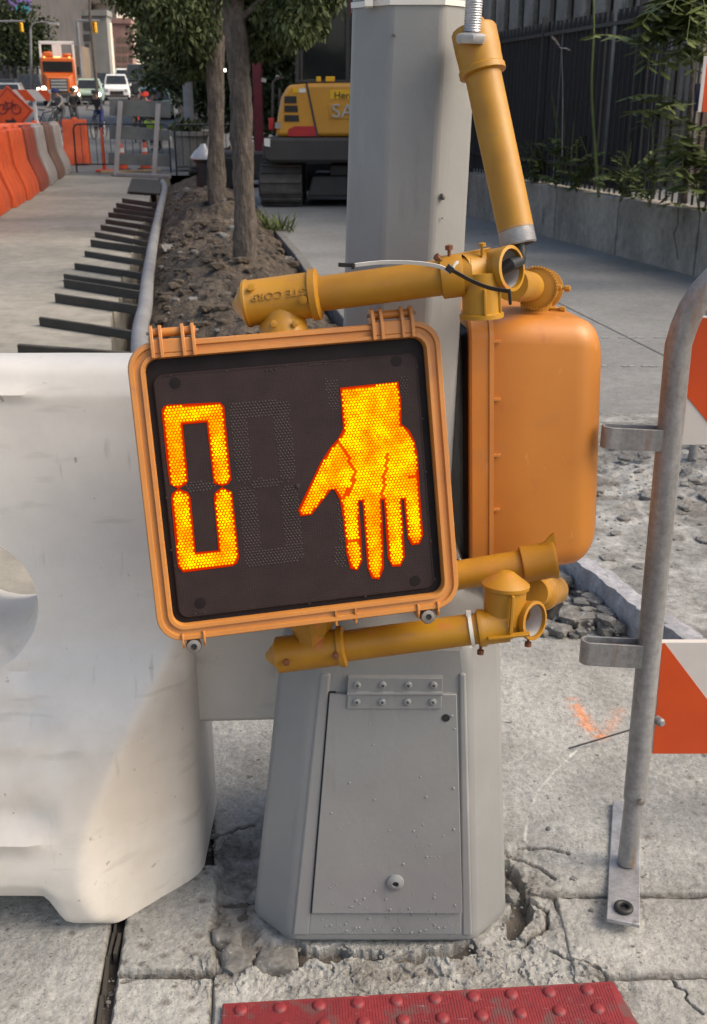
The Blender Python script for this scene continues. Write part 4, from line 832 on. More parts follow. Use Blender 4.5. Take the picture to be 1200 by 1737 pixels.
for i in range(4):      # small tabs along the flange on the side facing the camera
    zz = SH2 / 2 - 0.045 - i * 0.1; m = MB(); m.bx(SW / 2 - 0.012, SW / 2 - 0.001, 0.034, 0.046, zz - 0.0018, zz + 0.0018); m.build('flange_tab', MT['siglight'], s2, local=True)
for q in (-0.06, 0.06):
    m = MB(); m.prism([(0.05, 0.0), (0.19, -0.035), (0.19, -0.05), (0.05, -0.03)], (q, 0, SH2 / 2 - 0.008), (0, 1, 0), (0, 0, 1), (0.004, 0, 0)); m.build('top_rib', MT['sigorange'], s2, local=True)
m = MB(); ring(m, rrect(0.4, 0.17, 0.05, 8), [rrect(0.39, 0.16, 0.046, 8)]) if False else None
# top fitting of the second signal: short pipe back from the elbow tee, toothed ring, tee with end cap and bolts
A2, B2 = AT(868, 482, 1.66), AT(908, 488, 1.96); a2 = (B2 - A2).normalized()
m = MB(); m.tube([A2, B2], 0.0262, 26); wpart('upper_stub', m, MT['ochre'], s2, ang=40)
m = MB(); m.lathe([(0.0275, -0.14), (0.036, -0.138), (0.037, -0.128), (0.030, -0.124), (0.0305, -0.04), (0.038, -0.038), (0.038, -0.024), (0.033, -0.02), (0.012, -0.012)], B2 + a2 * 0.05 + Vector((0.012, 0, -0.002)), a2, 28)
m.lathe([(0.029, 0.0), (0.029, 0.045), (0.034, 0.05), (0.044, 0.062), (0.046, 0.072)], B2 + Vector((0.004, -0.01, 0)), (-0.05, 0, -1), 26); wpart('top_tee', m, MT['ochre'], s2, ang=40)
m = MB()
for k_ in range(44):
    a = 2 * math.pi * k_ / 44; u_ = a2.cross(Vector((0, 0, 1))).normalized(); v_ = u_.cross(a2); c = B2 - a2 * 0.086 + Vector((0.012, 0, -0.002)) + (u_ * math.cos(a) + v_ * math.sin(a)) * 0.0365
    m.bar(c - a2 * 0.006, c + a2 * 0.006, 0.0024, 0.004, (u_ * math.cos(a) + v_ * math.sin(a)))
wpart('toothed_ring', m, MT['ochre'], s2)
for dx, dz in ((0.036, 0.004), (0.020, 0.006), (0.030, -0.034)):
    bolt(s2, B2 + Vector((dx, -0.03, dz)), (1, -0.3, 0.0), 0.0045, 0.022, 'ochre')
# top cover plates
m = MB(); m.lathe([(0.052, 0.0), (0.052, 0.008), (0.046, 0.012)], B2 + Vector((0.0, -0.01, -0.078)), (-0.07, 0, 1), 28); wpart('mounting_collar', m, MT['ochre'], s2)
# lower arm of the second signal
A3, B3 = AT(740, 982, 1.655), AT(942, 948, 1.655); d3 = (B3 - A3).normalized(); L3 = (B3 - A3).length
m = MB(); m.tube([A3, B3 - d3 * 0.03], 0.0255, 28); wpart('lower_arm', m, MT['ochre'], s2, ang=40)
m = MB(); m.lathe([(0.0265, 0), (0.0315, 0.002), (0.0322, 0.008), (0.0315, 0.050), (0.034, 0.055), (0.034, 0.060), (0.010, 0.0605)], B3 - d3 * 0.06, d3, 28)
m.prism([(-0.045, 0.026), (-0.02, 0.036), (-0.012, 0.046), (-0.006, 0.05), (-0.001, 0.026)], B3 + Vector((0, -0.004, 0)), d3, (0.0, 0.0, 1), (0, 0.006, 0)); wpart('end_fitting', m, MT['ochre'], s2, ang=40)
A4, B4 = AT(905, 1006, 1.67), AT(946, 1000, 1.90); d4 = (B4 - A4).normalized()
m = MB(); m.lathe([(0.026, 0), (0.026, 0.05), (0.034, 0.055), (0.035, 0.09), (0.033, 0.1), (0.029, 0.12), (0.029, 0.22)], A4, d4, 26); wpart('rear_elbow', m, MT['ochre'], s2, ang=40)
m = MB(); m.tube([B4 + Vector((0, 0, 0.02)), B4 + Vector((0.002, 0.0, -0.03)), B4 + Vector((-0.02, -0.02, -0.05))], 0.012, 10); wpart('wire_clamp', m, MT['black'], s2)

# ================================================================== hanging conduit, cable and cable ties
HA, HB = AT(814, 100, 1.675), AT(880, 412, 1.60); hd = (HB - HA).normalized(); HL = (HB - HA).length
cd = thing('hanging_conduit', 'broken ochre conduit pipe hanging from a cable against the grey pole', 'conduit', HB)
m = MB(); m.tube([HA, HB - hd * 0.02], 0.0268, 28); m.build('pipe', MT['ochre'], cd, ang=40)
m = MB(); m.lathe([(0.022, -0.046), (0.031, -0.044), (0.0335, -0.040), (0.0335, -0.012), (0.0325, 0.0), (0.0325, 0.012), (0.0345, 0.014), (0.0345, 0.022), (0.027, 0.024)], HA + hd * 0.0, hd, 28); m.build('collar', MT['ochre'], cd, ang=40)
m = MB(); m.prism([(-0.006, -0.052), (0.014, -0.060), (0.02, -0.046), (0.004, -0.04)], HA + Vector((0.0, 0, 0)), Vector((1, 0, 0.1)), hd, (0, -0.02, 0)); m.build('collar_ear', MT['ochre'], cd, bevel=0.002)
pr = []; nth = 13
for i in range(nth): pr += [(0.0258, HL - 0.024 + i * 0.0021), (0.0270, HL - 0.024 + i * 0.0021 + 0.001)]
m = MB(); m.lathe([(0.0245, HL - 0.026)] + pr + [(0.0235, HL + 0.004), (0.023, HL - 0.02), (0.001, HL - 0.02)], HA, hd, 28, cap=False); m.build('threaded_end', MT['steel'], cd, ang=20)
na = AT(800, 70, 1.655); nb = AT(804, 12, 1.655); nd = (nb - na).normalized(); pr = [(0.0118 + 0.0012 * (i % 2), 0.012 + 0.0017 * i) for i in range(26)]
m = MB(); m.lathe(pr + [(0.009, 0.056)], na, nd, 22); m.build('threaded_nipple', MT['steel'], cd, ang=20)
m = MB(); m.lathe([(0.020, -0.004), (0.0225, 0.0), (0.0225, 0.007), (0.019, 0.010), (0.012, 0.011)], na, nd, 8); m.build('lock_nut', MT['steel'], cd)
cb = thing('power_cable', 'black cable running through the broken conduit into the open elbow', 'cable', HB)
m = MB(); m.tube([nb - nd * 0.02, nb + Vector((0, 0, 0.03)), nb + Vector((-0.008, 0.004, 0.14)), nb + Vector((-0.012, 0.02, 0.9))], 0.0085, 12); m.build('upper_length', MT['tieblack'], cb)
m = MB(); m.tube([HB - hd * 0.02, HB + hd * 0.012 + Vector((-0.001, -0.001, 0)), HB + hd * 0.028 + Vector((-0.006, -0.003, 0)), UB + Vector((-0.004, -0.004, 0.006)), UB + Vector((-0.022, 0.003, -0.008))], [0.011, 0.0105, 0.010, 0.0095, 0.009], 12); m.build('lower_length', MT['tieblack'], cb)
def strap(name, label, pts, wd, th, mat):
    m = MB(); P = [Vector(p) for p in pts]
    for a, b_ in zip(P[:-1], P[1:]): m.bar(a, b_ + (b_ - a) * 0.04, wd, th, (0, -0.3, 1))
    o = m.build(name, mat); tag(o, label, 'cable tie'); return o
def curve3(pts, n=8):
    P = [Vector(p) for p in pts]; out = []
    for i in range(len(P) - 1):
        p0, p1, p2, p3 = P[max(0, i - 1)], P[i], P[i + 1], P[min(len(P) - 1, i + 2)]
        for k_ in range(n):
            t = k_ / n; out.append(0.5 * ((2 * p1) + (-p0 + p2) * t + (2 * p0 - 5 * p1 + 4 * p2 - p3) * t * t + (-p0 + 3 * p1 - 3 * p2 + p3) * t ** 3))
    return out + [P[-1]]
t1 = thing('cable_tie', 'white cable tie with a black head lying along the upper ochre arm', 'cable tie', AT(680, 447, 1.56))
m = MB(); P = curve3([AT(600, 450, 1.555), AT(650, 445, 1.555), AT(705, 446, 1.545), AT(745, 452, 1.534), AT(762, 461, 1.528)])
for a, b_ in zip(P[:-1], P[1:]): m.bar(a, b_ + (b_ - a) * 0.05, 0.0015, 0.0055, (0, -.3, 1))
P = curve3([AT(766, 462, 1.526), AT(772, 448, 1.526), AT(778, 445, 1.53)], 5)
for a, b_ in zip(P[:-1], P[1:]): m.bar(a, b_, 0.0015, 0.0045, (0, -.3, 1))
m.build('strap', MT['tiewhite'], t1)
m = MB(); m.bar(AT(574, 449, 1.555), AT(603, 450, 1.555), 0.004, 0.006, (0, 0, 1)); m.bar(AT(596, 451, 1.554), AT(602, 451, 1.554), 0.007, 0.009, (0, 0, 1)); m.build('head', MT['tieblack'], t1, bevel=0.001)
t2 = thing('cable_tie', 'black cable tie slung across the front of the upper elbow', 'cable tie', AT(815, 475, 1.55))
m = MB(); P = curve3([AT(760, 455, 1.527), AT(772, 461, 1.524), AT(800, 476, 1.520), AT(830, 488, 1.516), AT(864, 494, 1.512)])
for a, b_ in zip(P[:-1], P[1:]): m.bar(a, b_ + (b_ - a) * 0.05, 0.0015, 0.0062, (0, -.5, 1))
m.build('strap', MT['tieblack'], t2)
m = MB(); m.bar(AT(864, 490, 1.512), AT(866, 517, 1.516), 0.0045, 0.003, (0, 1, 0)); m.build('tail', MT['tieblack'], t2, bevel=0.001); m = MB(); m.bar(AT(758, 452, 1.524), AT(768, 460, 1.524), 0.006, 0.010); m.build('head', MT['tieblack'], t2, bevel=0.001)
zt = 1.630; w8 = 0.212 - 0.012 * zt + 0.005; cx8 = PCX + xs * zt / 1.6
m = MB(); a_ = octo(cx8, PCY, w8, zt - 0.004); b8 = octo(cx8, PCY, w8, zt + 0.004); m.loft([a_, b8], cap=False); m.bx(cx8 - 0.078, cx8 - 0.066, PCY - w8 / 2 - 0.002, PCY - w8 / 2 + 0.03, zt - 0.006, zt + 0.006)
o = m.build('cable_tie', MT['tiewhite']); tag(o, 'white cable tie wrapped round the grey pole near the top of the frame', 'cable tie')
m = MB(); ax = ld; cc = along(LA, LB, 0.765); m.lathe([(0.0262, -0.003), (0.0285, -0.003), (0.0285, 0.003), (0.0262, 0.003)], cc, ax, 28); m.bx(cc.x - 0.01, cc.x - 0.002, cc.y - 0.004, cc.y + 0.004, cc.z + 0.025, cc.z + 0.033)
o = m.build('cable_tie', MT['tiewhite']); tag(o, 'white cable tie wrapped tight round the lower ochre arm', 'cable tie')
# ================================================================== white water-filled barrier in the foreground
BC = 1.885
wb = thing('traffic_barrier', 'scuffed white plastic water-filled barrier with a round lifting hole beside the grey pole', 'barrier', (-0.9, BC, 0))
zs = np.concatenate([np.linspace(0, 0.12, 10), np.linspace(0.14, 0.98, 60), np.linspace(0.99, 1.085, 14)])
def bprof(z):
    d = np.interp(z, [0, 0.03, 0.10, 0.16, 0.24, 0.34, 0.44, 0.56, 0.75, 0.98, 1.03, 1.055, 1.075, 1.085], [0.272, 0.300, 0.316, 0.316, 0.302, 0.262, 0.212, 0.150, 0.118, 0.086, 0.082, 0.070, 0.058, 0.03])
    d = d + 1.7 * (0.010 * (np.exp(-((z - 0.225) / 0.016) ** 2) - np.exp(-((z - 0.265) / 0.03) ** 2)) + 0.008 * (np.exp(-((z - 0.395) / 0.018) ** 2) - np.exp(-((z - 0.44) / 0.022) ** 2)) - 0.006 * np.exp(-((z - 0.51) / 0.014) ** 2) + 0.006 * np.exp(-((z - 1.035) / 0.010) ** 2))
    return d
XE = -0.312; XL = -2.35
xsb = np.concatenate([np.linspace(XL, -0.75, 30), np.linspace(-0.73, -0.47, 30), np.linspace(-0.464, XE, 30)])
Xb, Zb = np.meshgrid(xsb, zs, indexing='ij')
D = bprof(Zb)
rib = np.clip((Xb + 0.52) / 0.10, 0, 1); D0 = np.interp(Zb, [0, 0.03, 0.10, 0.16, 0.24, 0.34, 0.44, 0.56, 0.75, 0.98, 1.03, 1.055, 1.075, 1.085], [0.272, 0.300, 0.316, 0.316, 0.302, 0.262, 0.212, 0.150, 0.118, 0.086, 0.082, 0.070, 0.058, 0.03]); D = D + (D0 - D) * np.clip((Xb + 0.60) / 0.06, 0, 1)
lim = 0.128 + (XE - Xb) * 0.98                          # bevelled end
k_ = 0.014; hmx = np.clip(0.5 + 0.5 * (lim - D) / k_, 0, 1); D = lim * (1 - hmx) + D * hmx - k_ * hmx * (1 - hmx)
D = np.maximum(D, 0.03)
cut = np.clip(Xb - (XE - 0.03), 0, 0.03); 
D -= (0.03 - np.sqrt(np.maximum(0, 0.03 ** 2 - cut ** 2))) * 0.8
# underside lifted between the feet
lift = np.clip((-0.545 - Xb) / 0.045, 0, 1); lift = lift * lift * (3 - 2 * lift) * np.clip((Xb + 2.1) / 0.05, 0, 1)
Zw = Zb * 0.975 + 0.075 * lift * np.clip(1 - Zb / 0.16, 0, 1) + 0.003
D = D + 0.0025 * fbm(Xb * 6, Zb * 6, 3)
def shell(sgn): return np.stack([Xb, BC + sgn * D, Zw], -1)
nX, nZ = Xb.shape; Vf = shell(-1).reshape(-1, 3); Vb = shell(1).reshape(-1, 3); F = gridfaces(nX, nZ)
idx = np.arange(nX * nZ).reshape(nX, nZ); loop = np.concatenate([idx[:, 0], idx[-1, 1:], idx[-2::-1, -1], idx[0, -2:0:-1]]); n0 = nX * nZ
Fs = np.stack([np.roll(loop, -1), np.roll(loop, -1) + n0, loop + n0, loop], 1)
def fixn(o):
    bm = bmesh.new(); bm.from_mesh(o.data); bmesh.ops.recalc_face_normals(bm, faces=bm.faces[:]); bm.to_mesh(o.data); bm.free()
body = raw('body', np.vstack([Vf, Vb]), np.vstack([F, F[:, ::-1] + n0, Fs]), MT['barrier'], wb, ang=42)
fixn(body)
hc = AT(-48, 1030, BC - 0.14); m = MB(); m.lathe([(0.150, -0.30), (0.131, -0.16), (0.120, -0.125), (0.108, -0.09), (0.105, 0.0), (0.108, 0.09), (0.120, 0.125), (0.131, 0.16), (0.150, 0.30)], (hc.x, BC, hc.z + 0.012), (0, 1, 0), 40)
cutter = m.build('cutter', MT['barrier'])
bpy.context.view_layer.update()
mod = body.modifiers.new('hole', 'BOOLEAN'); mod.object = cutter; mod.operation = 'DIFFERENCE'; mod.solver = 'EXACT'
dg = bpy.context.evaluated_depsgraph_get(); me2 = bpy.data.meshes.new_from_object(body.evaluated_get(dg)); body.modifiers.clear(); body.data = me2; bpy.data.objects.remove(cutter)
fin(body.data, True, 42)
# tongue that couples to the next barrier
m = MB(); P = []
for x, dd, zb, zt_ in ((XE - 0.05, 0.055, 0.315, 1.0), (-0.12, 0.055, 0.322, 1.0), (-0.085, 0.045, 0.33, 0.99), (-0.07, 0.02, 0.34, 0.98)):
    P.append([Vector((x, BC - dd, zb)), Vector((x, BC + dd, zb)), Vector((x, BC + dd, zt_)), Vector((x, BC - dd, zt_))])
m.loft(P); m.build('coupling_tongue', MT['barrier'], wb, bevel=0.012, seg=3)
# tow rope groove / black scuff under the hole
q = [AT(-10, 1153, BC - .158), AT(30, 1149, BC - .158), AT(62, 1158, BC - .160), AT(92, 1175, BC - .166), AT(125, 1187, BC - .172)]
m = MB(); m.tube([p + Vector((0, -0.004, 0)) for p in curve3(q, 5)], 0.0022, 8); m.build('scored_line', MT['greyplastic'], wb)

# ================================================================== galvanised barricade at the right
PB = G(1066, 1470); PYb = PB.y
br = thing('barricade', 'galvanised tube barricade with orange and white striped boards at the right edge', 'barricade', PB)
pt = AT(1151, 585, PYb); lean = Vector((pt.x, PYb, pt.z))
bend = [lean + Vector((0.0, 0, 0.0))]; rb = 0.16
for i in range(1, 9):
    a = math.pi / 2 * i / 8; bend.append(lean + Vector((rb * (1 - math.cos(a)) + 0.003, 0, rb * math.sin(a))))
far_x = lean.x + 1.1
low = along(PB, lean, 0.155)
m = MB(); m.tube([low, along(PB, lean, 0.6), lean] + bend[1:] + [Vector((far_x - rb, PYb, lean.z + rb))] + [Vector((far_x - rb + rb * math.sin(a), PYb, lean.z + rb * math.cos(a))) for a in (0.5, 1.0, 1.57)] + [Vector((far_x, PYb, 0.1))], 0.0228, 22); m.build('frame_tube', MT['galv'], br, ang=60)
m = MB(); m.tube([PB + Vector((-0.004, 0, 0.012)), along(PB, lean, 0.17)], 0.0198, 22); m.build('foot_spigot', MT['galv'], br)
bolt_p = along(PB, lean, 0.135); 
m = MB(); m.lathe([(0.005, 0), (0.0075, 0.004), (0.007, 0.008), (0.003, 0.010)], along(PB, lean, 0.165) + Vector((0.004, -0.022, 0)), (0.1, -1, 0), 8); m.build('bolt', MT['boltsteel'], br)
f0, f1 = G(1055, 1583), G(1063, 1368); fd = (f1 - f0).normalized(); fr = Vector((fd.y, -fd.x, 0))
def footp(s, o, z): return f0 + fd * s + fr * o + Vector((0, 0, z))
FLn = (f1 - f0).length; m = MB(); hw = 0.031
prof = [(0.0, 0.028), (0.03, 0.030), (0.07, 0.026), (0.13, 0.010), (0.18, 0.008), (FLn - 0.03, 0.010), (FLn, 0.012)]
m.loft([[footp(s, -hw, z - 0.009), footp(s, hw, z - 0.009), footp(s, hw, z), footp(s, -hw, z)] for s, z in prof]); ft = m.build('foot_plate', MT['galvfoot'], br, bevel=0.0015)
m = MB(); c = footp(0.034, 0.0, 0.031); m.tube([c + Vector((0.0135 * math.cos(a * math.pi / 12), 0.0135 * math.sin(a * math.pi / 12), 0.002)) for a in range(24)], 0.0055, 10, closed=True); m.build('rubber_ring', MT['blackrub'], br)
m = MB(); m.lathe([(0.012, 0.0), (0.0001, 0.0008)], c + Vector((0, 0, -0.0005)), (0, 0, 1), 18); m.build('foot_hole', MT['black'], br)
for i in range(2):      # second foot, off to the right
    pass
def loopstrap(y0, y1, xl, xr):
    a = AT(xr, (y0 + y1) / 2, PYb); b_ = AT(xl, (y0 + y1) / 2 - 6, PYb - 0.0); h = abs(AT(xr, y0, PYb).z - AT(xr, y1, PYb).z)
    out = []; r_ = 0.014; dirx = (b_ - a).normalized(); L_ = (b_ - a).length - r_; nrm = Vector((-dirx.y, dirx.x, 0)).normalized()
    pts = [a + nrm * r_, a + nrm * r_ + dirx * L_] + [a + dirx * (L_ + r_ * math.sin(t)) + nrm * (r_ * math.cos(t)) for t in np.linspace(0.2, math.pi - 0.2, 9)] + [a - nrm * r_ + dirx * L_, a - nrm * r_]
    th = 0.0022; m = MB(); lo = []
    for i, p in enumerate(pts):
        tdir = (pts[min(i + 1, len(pts) - 1)] - pts[max(i - 1, 0)]).normalized(); nn = Vector((-tdir.y, tdir.x, 0)).normalized() * th
        lo.append([p - nn + Vector((0, 0, -h / 2)), p + nn + Vector((0, 0, -h / 2)), p + nn + Vector((0, 0, h / 2)), p - nn + Vector((0, 0, h / 2))])
    m.loft(lo); return m.build('strap_loop', MT['galv'], br, bevel=0.0008)
loopstrap(727, 763, 1022, 1142); loopstrap(1090, 1128, 986, 1098)
def stripe_board(p_tl, p_bl, wd, first, par, name='striped_board', th=0.014, rev=False):
    """board hanging in the XZ plane: white sheet with orange diagonal bands"""
    h = p_tl.z - p_bl.z; sx = (p_bl.x - p_tl.x); m = MB(); Yb = p_tl.y
    def q(u, v, o): return Vector((p_tl.x + sx * v + u, Yb + o, p_tl.z - h * v))
    m.loft([[q(0, 0, 0), q(wd, 0, 0), q(wd, 1, 0), q(0, 1, 0)], [q(0, 0, th), q(wd, 0, th), q(wd, 1, th), q(0, 1, th)]]); bo = m.build(name, MT['signwhite'], par, bevel=0.001)
    for c in first:
        poly = []           # band between two diagonals, clipped in u
        def clip(pts, k, sgn):
            out = []
            for i in range(len(pts)):
                a, b_ = pts[i - 1], pts[i]; da, db = (a[0] - k) * sgn, (b_[0] - k) * sgn
                if (da >= 0) != (db >= 0): t = da / (da - db); out.append((a[0] + (b_[0] - a[0]) * t, a[1] + (b_[1] - a[1]) * t))
                if db >= 0: out.append(b_)
            return out
        P = [(c[0], 0), (c[1], 0), (c[1] + c[2], 1), (c[0] + c[2], 1)]; P = clip(P, 0.001, 1); P = clip(P, wd - 0.001, -1) if P else P
        if len(P) < 3: continue
        m = MB(); n_ = len(P); A = [q(x, min(0.994, max(0.006, y)), -0.0012) for x, y in P]; B_ = [q(x, min(0.994, max(0.006, y)), 0.0004) for x, y in P]
        m.loft([A, B_]); m.build('orange_band', MT['signorange'], bo)
    return bo
YBd = PYb + 0.032
tl, bl = AT(1176, 538, YBd), AT(1154, 755, YBd); h1 = tl.z - bl.z
stripe_board(tl, bl, 1.0, [(-0.20, 0.0, 0.0)] and [(-0.16, 0.36, 0.0)] and [(-0.122, 0.19, 0.205), (0.47, 0.77, 0.205)], br)
tl, bl = AT(1123, 1090, YBd), AT(1106, 1279, YBd)
stripe_board(tl, bl, 1.0, [(-0.26, 0.006, 0.19), (0.30, 0.58, 0.19)], br)
m = MB(); p = AT(1106, 1222, PYb); m.lathe([(0.009, -0.004), (0.009, 0.010), (0.006, 0.014)], p + Vector((0.012, -0.0, 0)), (0.5, -1, 0), 12); m.build('bolt', MT['galv'], br)
# far leg foot of the barricade
m = MB(); m.bx(far_x - 0.032, far_x + 0.032, PYb - 0.2, PYb + 0.2, 0.006, 0.016); m.build('foot_plate', MT['galvfoot'], br, bevel=0.0015)
# edge of another orange board farther off at the top right
tl, bl = AT(1196, 95, 4.2), AT(1192, 190, 4.2)
bd2 = thing('barricade', 'orange board with a white edge cut off by the upper right edge of the frame', 'barricade', (tl.x + 0.3, 4.22, 0))
m = MB(); m.loft([[tl, tl + Vector((0.6, 0, 0)), bl + Vector((0.6, 0, 0)), bl], [tl + Vector((0, .015, 0)), tl + Vector((0.6, .015, 0)), bl + Vector((0.6, .015, 0)), bl + Vector((0, .015, 0))]]); m.build('board', MT['signorange'], bd2)
m = MB(); m.bx(tl.x - .004, tl.x + .008, 4.195, 4.2, bl.z, tl.z); m.build('white_edge', MT['signwhite'], bd2)
for q in (0.15, 0.5):
    m = MB(); m.tube([(tl.x + q, 4.24, 0), (tl.x + q, 4.24, tl.z)], 0.02, 12); m.build('post', MT['galv'], bd2)
# ================================================================== trench: planks, conduit, plate
plk = [((33, 594), (250, 611)), ((69, 546), (245, 574)), ((95, 507), (242, 529)), ((110, 482), (243, 504)), ((110, 470), (244, 490)), ((128, 451), (248, 469)), ((145, 429), (253, 447)), ((155, 412), (256, 427)), ((162, 396), (258, 414)), ((172, 384), (260, 399)), ((180, 373), (262, 386)), ((185, 362), (265, 373)), ((193, 354), (267, 364)), ((198, 346), (269, 358)), ((208, 338), (270, 347))]
rr = random.Random(4)
for i, (a, b_) in enumerate(plk):
    A, B_ = G(a[0], a[1] + 6), G(b_[0], b_[1] + 6); hgt = 0.060 + 0.02 * rr.random(); o_ = A.copy(); d = B_ - A
    m = MB(); n_ = 4; lo = []
    for k in range(n_ + 1):
        p = A + d * (k / n_) + Vector((0, 0.006 * rr.uniform(-1, 1), 0)); lo.append([p + Vector((0, -0.022, 0.002)), p + Vector((0, 0.022, 0.002)), p + Vector((0, 0.022, hgt)), p + Vector((0, -0.022, hgt + 0.003 * rr.uniform(-1, 1)))])
    m.loft(lo); o = m.build('trench_plank', MT['timber'], bevel=0.004)
    w_ = 'nearest the white barrier' if i == 0 else ('farthest up the trench' if i == len(plk) - 1 else ORD[i] + ' counted from the white barrier')
    tag(o, 'dark timber plank laid across the trench edge, ' + w_, 'plank', 'planks across the trench')
a, b_, c, d = G(217, 329), G(272, 333), G(276, 309), G(224, 306)
m = MB(); m.loft([[p + Vector((0, 0, 0.02)) for p in (a, b_, c, d)], [p + Vector((0, 0, 0.05)) for p in (a, b_, c, d)]]); tag(m.build('cover_sheet', MT['timber'], bevel=0.004), 'dark sheet lying over the far end of the trench', 'cover sheet')
m = MB(); P = curve3([p + Vector((0, 0, 0.04)) for p in pipel], 6); m.tube(P, 0.058, 14); tag(m.build('conduit_pipe', MT['pipe']), 'long bent grey plastic conduit lying along the trench', 'pipe')
# ================================================================== roadside trees
def leaves(name, clumps, mat, parent, size=0.09, seed=1, droop=0.5, aspect=0.32):
    r = np.random.default_rng(seed); Vs = []
    for (c, rad, n_) in clumps:
        p = r.normal(size=(n_, 3)); p /= np.linalg.norm(p, axis=1)[:, None]; p *= (r.random(n_) ** 0.45)[:, None]
        sub = r.normal(size=(max(3, n_ // 40), 3)) * 0.6; p = p * 0.55 + sub[r.integers(0, len(sub), n_)] * 0.6
        q = np.array(c) + p * np.array(rad)
        d = r.normal(size=(n_, 3)); d[:, 2] -= droop * 2; d /= np.linalg.norm(d, axis=1)[:, None]
        s = np.cross(d, r.normal(size=(n_, 3))); s /= np.linalg.norm(s, axis=1)[:, None]
        L_ = size * (0.6 + 0.8 * r.random(n_))[:, None]; w_ = L_ * aspect
        Vs.append(np.stack([q, q + d * L_ * 0.45 + s * w_, q + d * L_, q + d * L_ * 0.5 - s * w_], 1))
    V = np.concatenate(Vs).reshape(-1, 3); return raw(name, V, np.arange(len(V)).reshape(-1, 4), mat, parent, smooth=False)
def trunk(name, pts, rs, parent, seed=0, n=18):
    P = curve3(pts, 10); m = MB(); k = len(P); R_ = np.interp(np.linspace(0, 1, k), np.linspace(0, 1, len(rs)), rs); r = random.Random(seed)
    P = [p + Vector((r.uniform(-1, 1), r.uniform(-1, 1), 0)) * 0.008 for p in P]; m.tube(P, list(R_), n)
    for v in m.v: v += Vector((1, 0.6, 0)) * (0.03 * mnoise.noise(Vector((v.x * 9, v.y * 9, v.z * 2.2))))
    return m.build(name, MT['bark'], parent, ang=60)
TB = G(418, 478); TB.z = 0.0; zt0 = mound_z(TB.x, TB.y)
tB = thing('street_tree', 'nearer of the two slim roadside trees, rough bark, on the earth mound', 'tree', (TB.x, TB.y, zt0 - 0.05))
pb = [Vector((TB.x, TB.y, zt0 - 0.1)), AT(416, 400, TB.y), AT(411, 250, TB.y), AT(404, 100, TB.y), AT(396, 0, TB.y), AT(390, -160, TB.y), AT(392, -420, TB.y)]
trunk('trunk', pb, [0.125, 0.104, 0.098, 0.094, 0.09, 0.08, 0.06], tB, 1)
TA = G(370, 392); zt1 = mound_z(TA.x, TA.y)
tA = thing('street_tree', 'farther of the two slim roadside trees, standing on top of the earth mound', 'tree', (TA.x, TA.y, zt1 - 0.05))
pa = [Vector((TA.x, TA.y, zt1 - 0.1)), AT(369, 330, TA.y), AT(366, 200, TA.y), AT(368, 80, TA.y), AT(369, 0, TA.y), AT(372, -150, TA.y), AT(372, -330, TA.y)]
trunk('trunk', pa, [0.145, 0.118, 0.112, 0.108, 0.104, 0.09, 0.06], tA, 2)
def clump_px(lst, Y, ppm, n_, zs=0.8):
    return [(tuple(AT(x, y, Y + dy)), (r_ / ppm, r_ / ppm * 0.9, r_ / ppm * zs), int(n_ * k * 2.6)) for (x, y, r_, dy, k) in lst]
for (tt, pts) in ((tB, [(0.62, (470, 20, 0.6)), (0.60, (530, 10, -0.3)), (0.66, (340, -40, -0.5))]), (tA, [(0.62, (260, 10, 0.5)), (0.66, (310, -10, -0.6)), (0.58, (440, 20, 0.3))])):
    PP = curve3(pb if tt is tB else pa, 10); Yt = TB.y if tt is tB else TA.y
    for t_, (bx_, by_, dy) in pts:
        s_ = PP[int(t_ * len(PP))]; e_ = AT(bx_, by_, Yt + dy); m = MB(); m.tube(curve3([s_, (s_ + e_) / 2 + Vector((0, 0, 0.15)), e_], 5), list(np.linspace(0.035, 0.008, 11)), 8); m.build('branch', MT['bark'], tt)
LA_ = [(232, -8, 36, 0.5, .6), (268, 22, 42, 0.2, .9), (290, 10, 46, -0.4, 1), (308, 70, 38, 0.4, .8), (325, 50, 45, -0.2, 1), (325, 105, 30, 0.3, .7), (345, 85, 28, 0.5, .5), (230, -30, 60, 0, .8), (300, -40, 70, 0, .9), (380, -30, 60, 0.5, .8), (395, 50, 40, 0.6, .8), (440, 20, 45, 0.6, .8), (355, 20, 40, 0.8, .8), (312, 118, 18, 0.2, .25)]
leaves('crown', clump_px(LA_, TA.y, 135, 1500) + [((TA.x + dx, TA.y + dy, z_), (1.3, 1.3, 0.9), 900) for dx, dy, z_ in ((-0.9, 0.2, 4.2), (0.6, -0.6, 4.6), (0.1, 0.8, 5.2), (-0.3, -0.3, 6.0), (0.9, 0.6, 5.6))], MT['leaf'], tA, 0.075, 1, 0.9, 0.2)
LB_ = [(440, 40, 34, 0.2, .8), (470, 15, 40, 0, .9), (500, 38, 32, -0.3, .6), (520, 10, 36, -0.2, .7), (480, 60, 24, 0.3, .4), (430, 78, 22, 0.5, .3), (460, -40, 70, 0.2, .9), (530, -50, 60, -0.2, .8), (380, -60, 60, 0, .6), (515, 62, 14, 0, .12), (535, 40, 20, 0, .2), (455, 90, 14, 0.4, .1), (550, -10, 22, 0, .25)]
leaves('crown', clump_px(LB_, TB.y, 185, 1500) + [((TB.x + dx, TB.y + dy, z_), (1.2, 1.2, 0.9), 800) for dx, dy, z_ in ((-0.8, 0.2, 4.0), (0.7, -0.5, 4.4), (0.1, 0.8, 5.0), (-0.2, -0.3, 5.8))], MT['leaf'], tB, 0.065, 2, 0.9, 0.2)
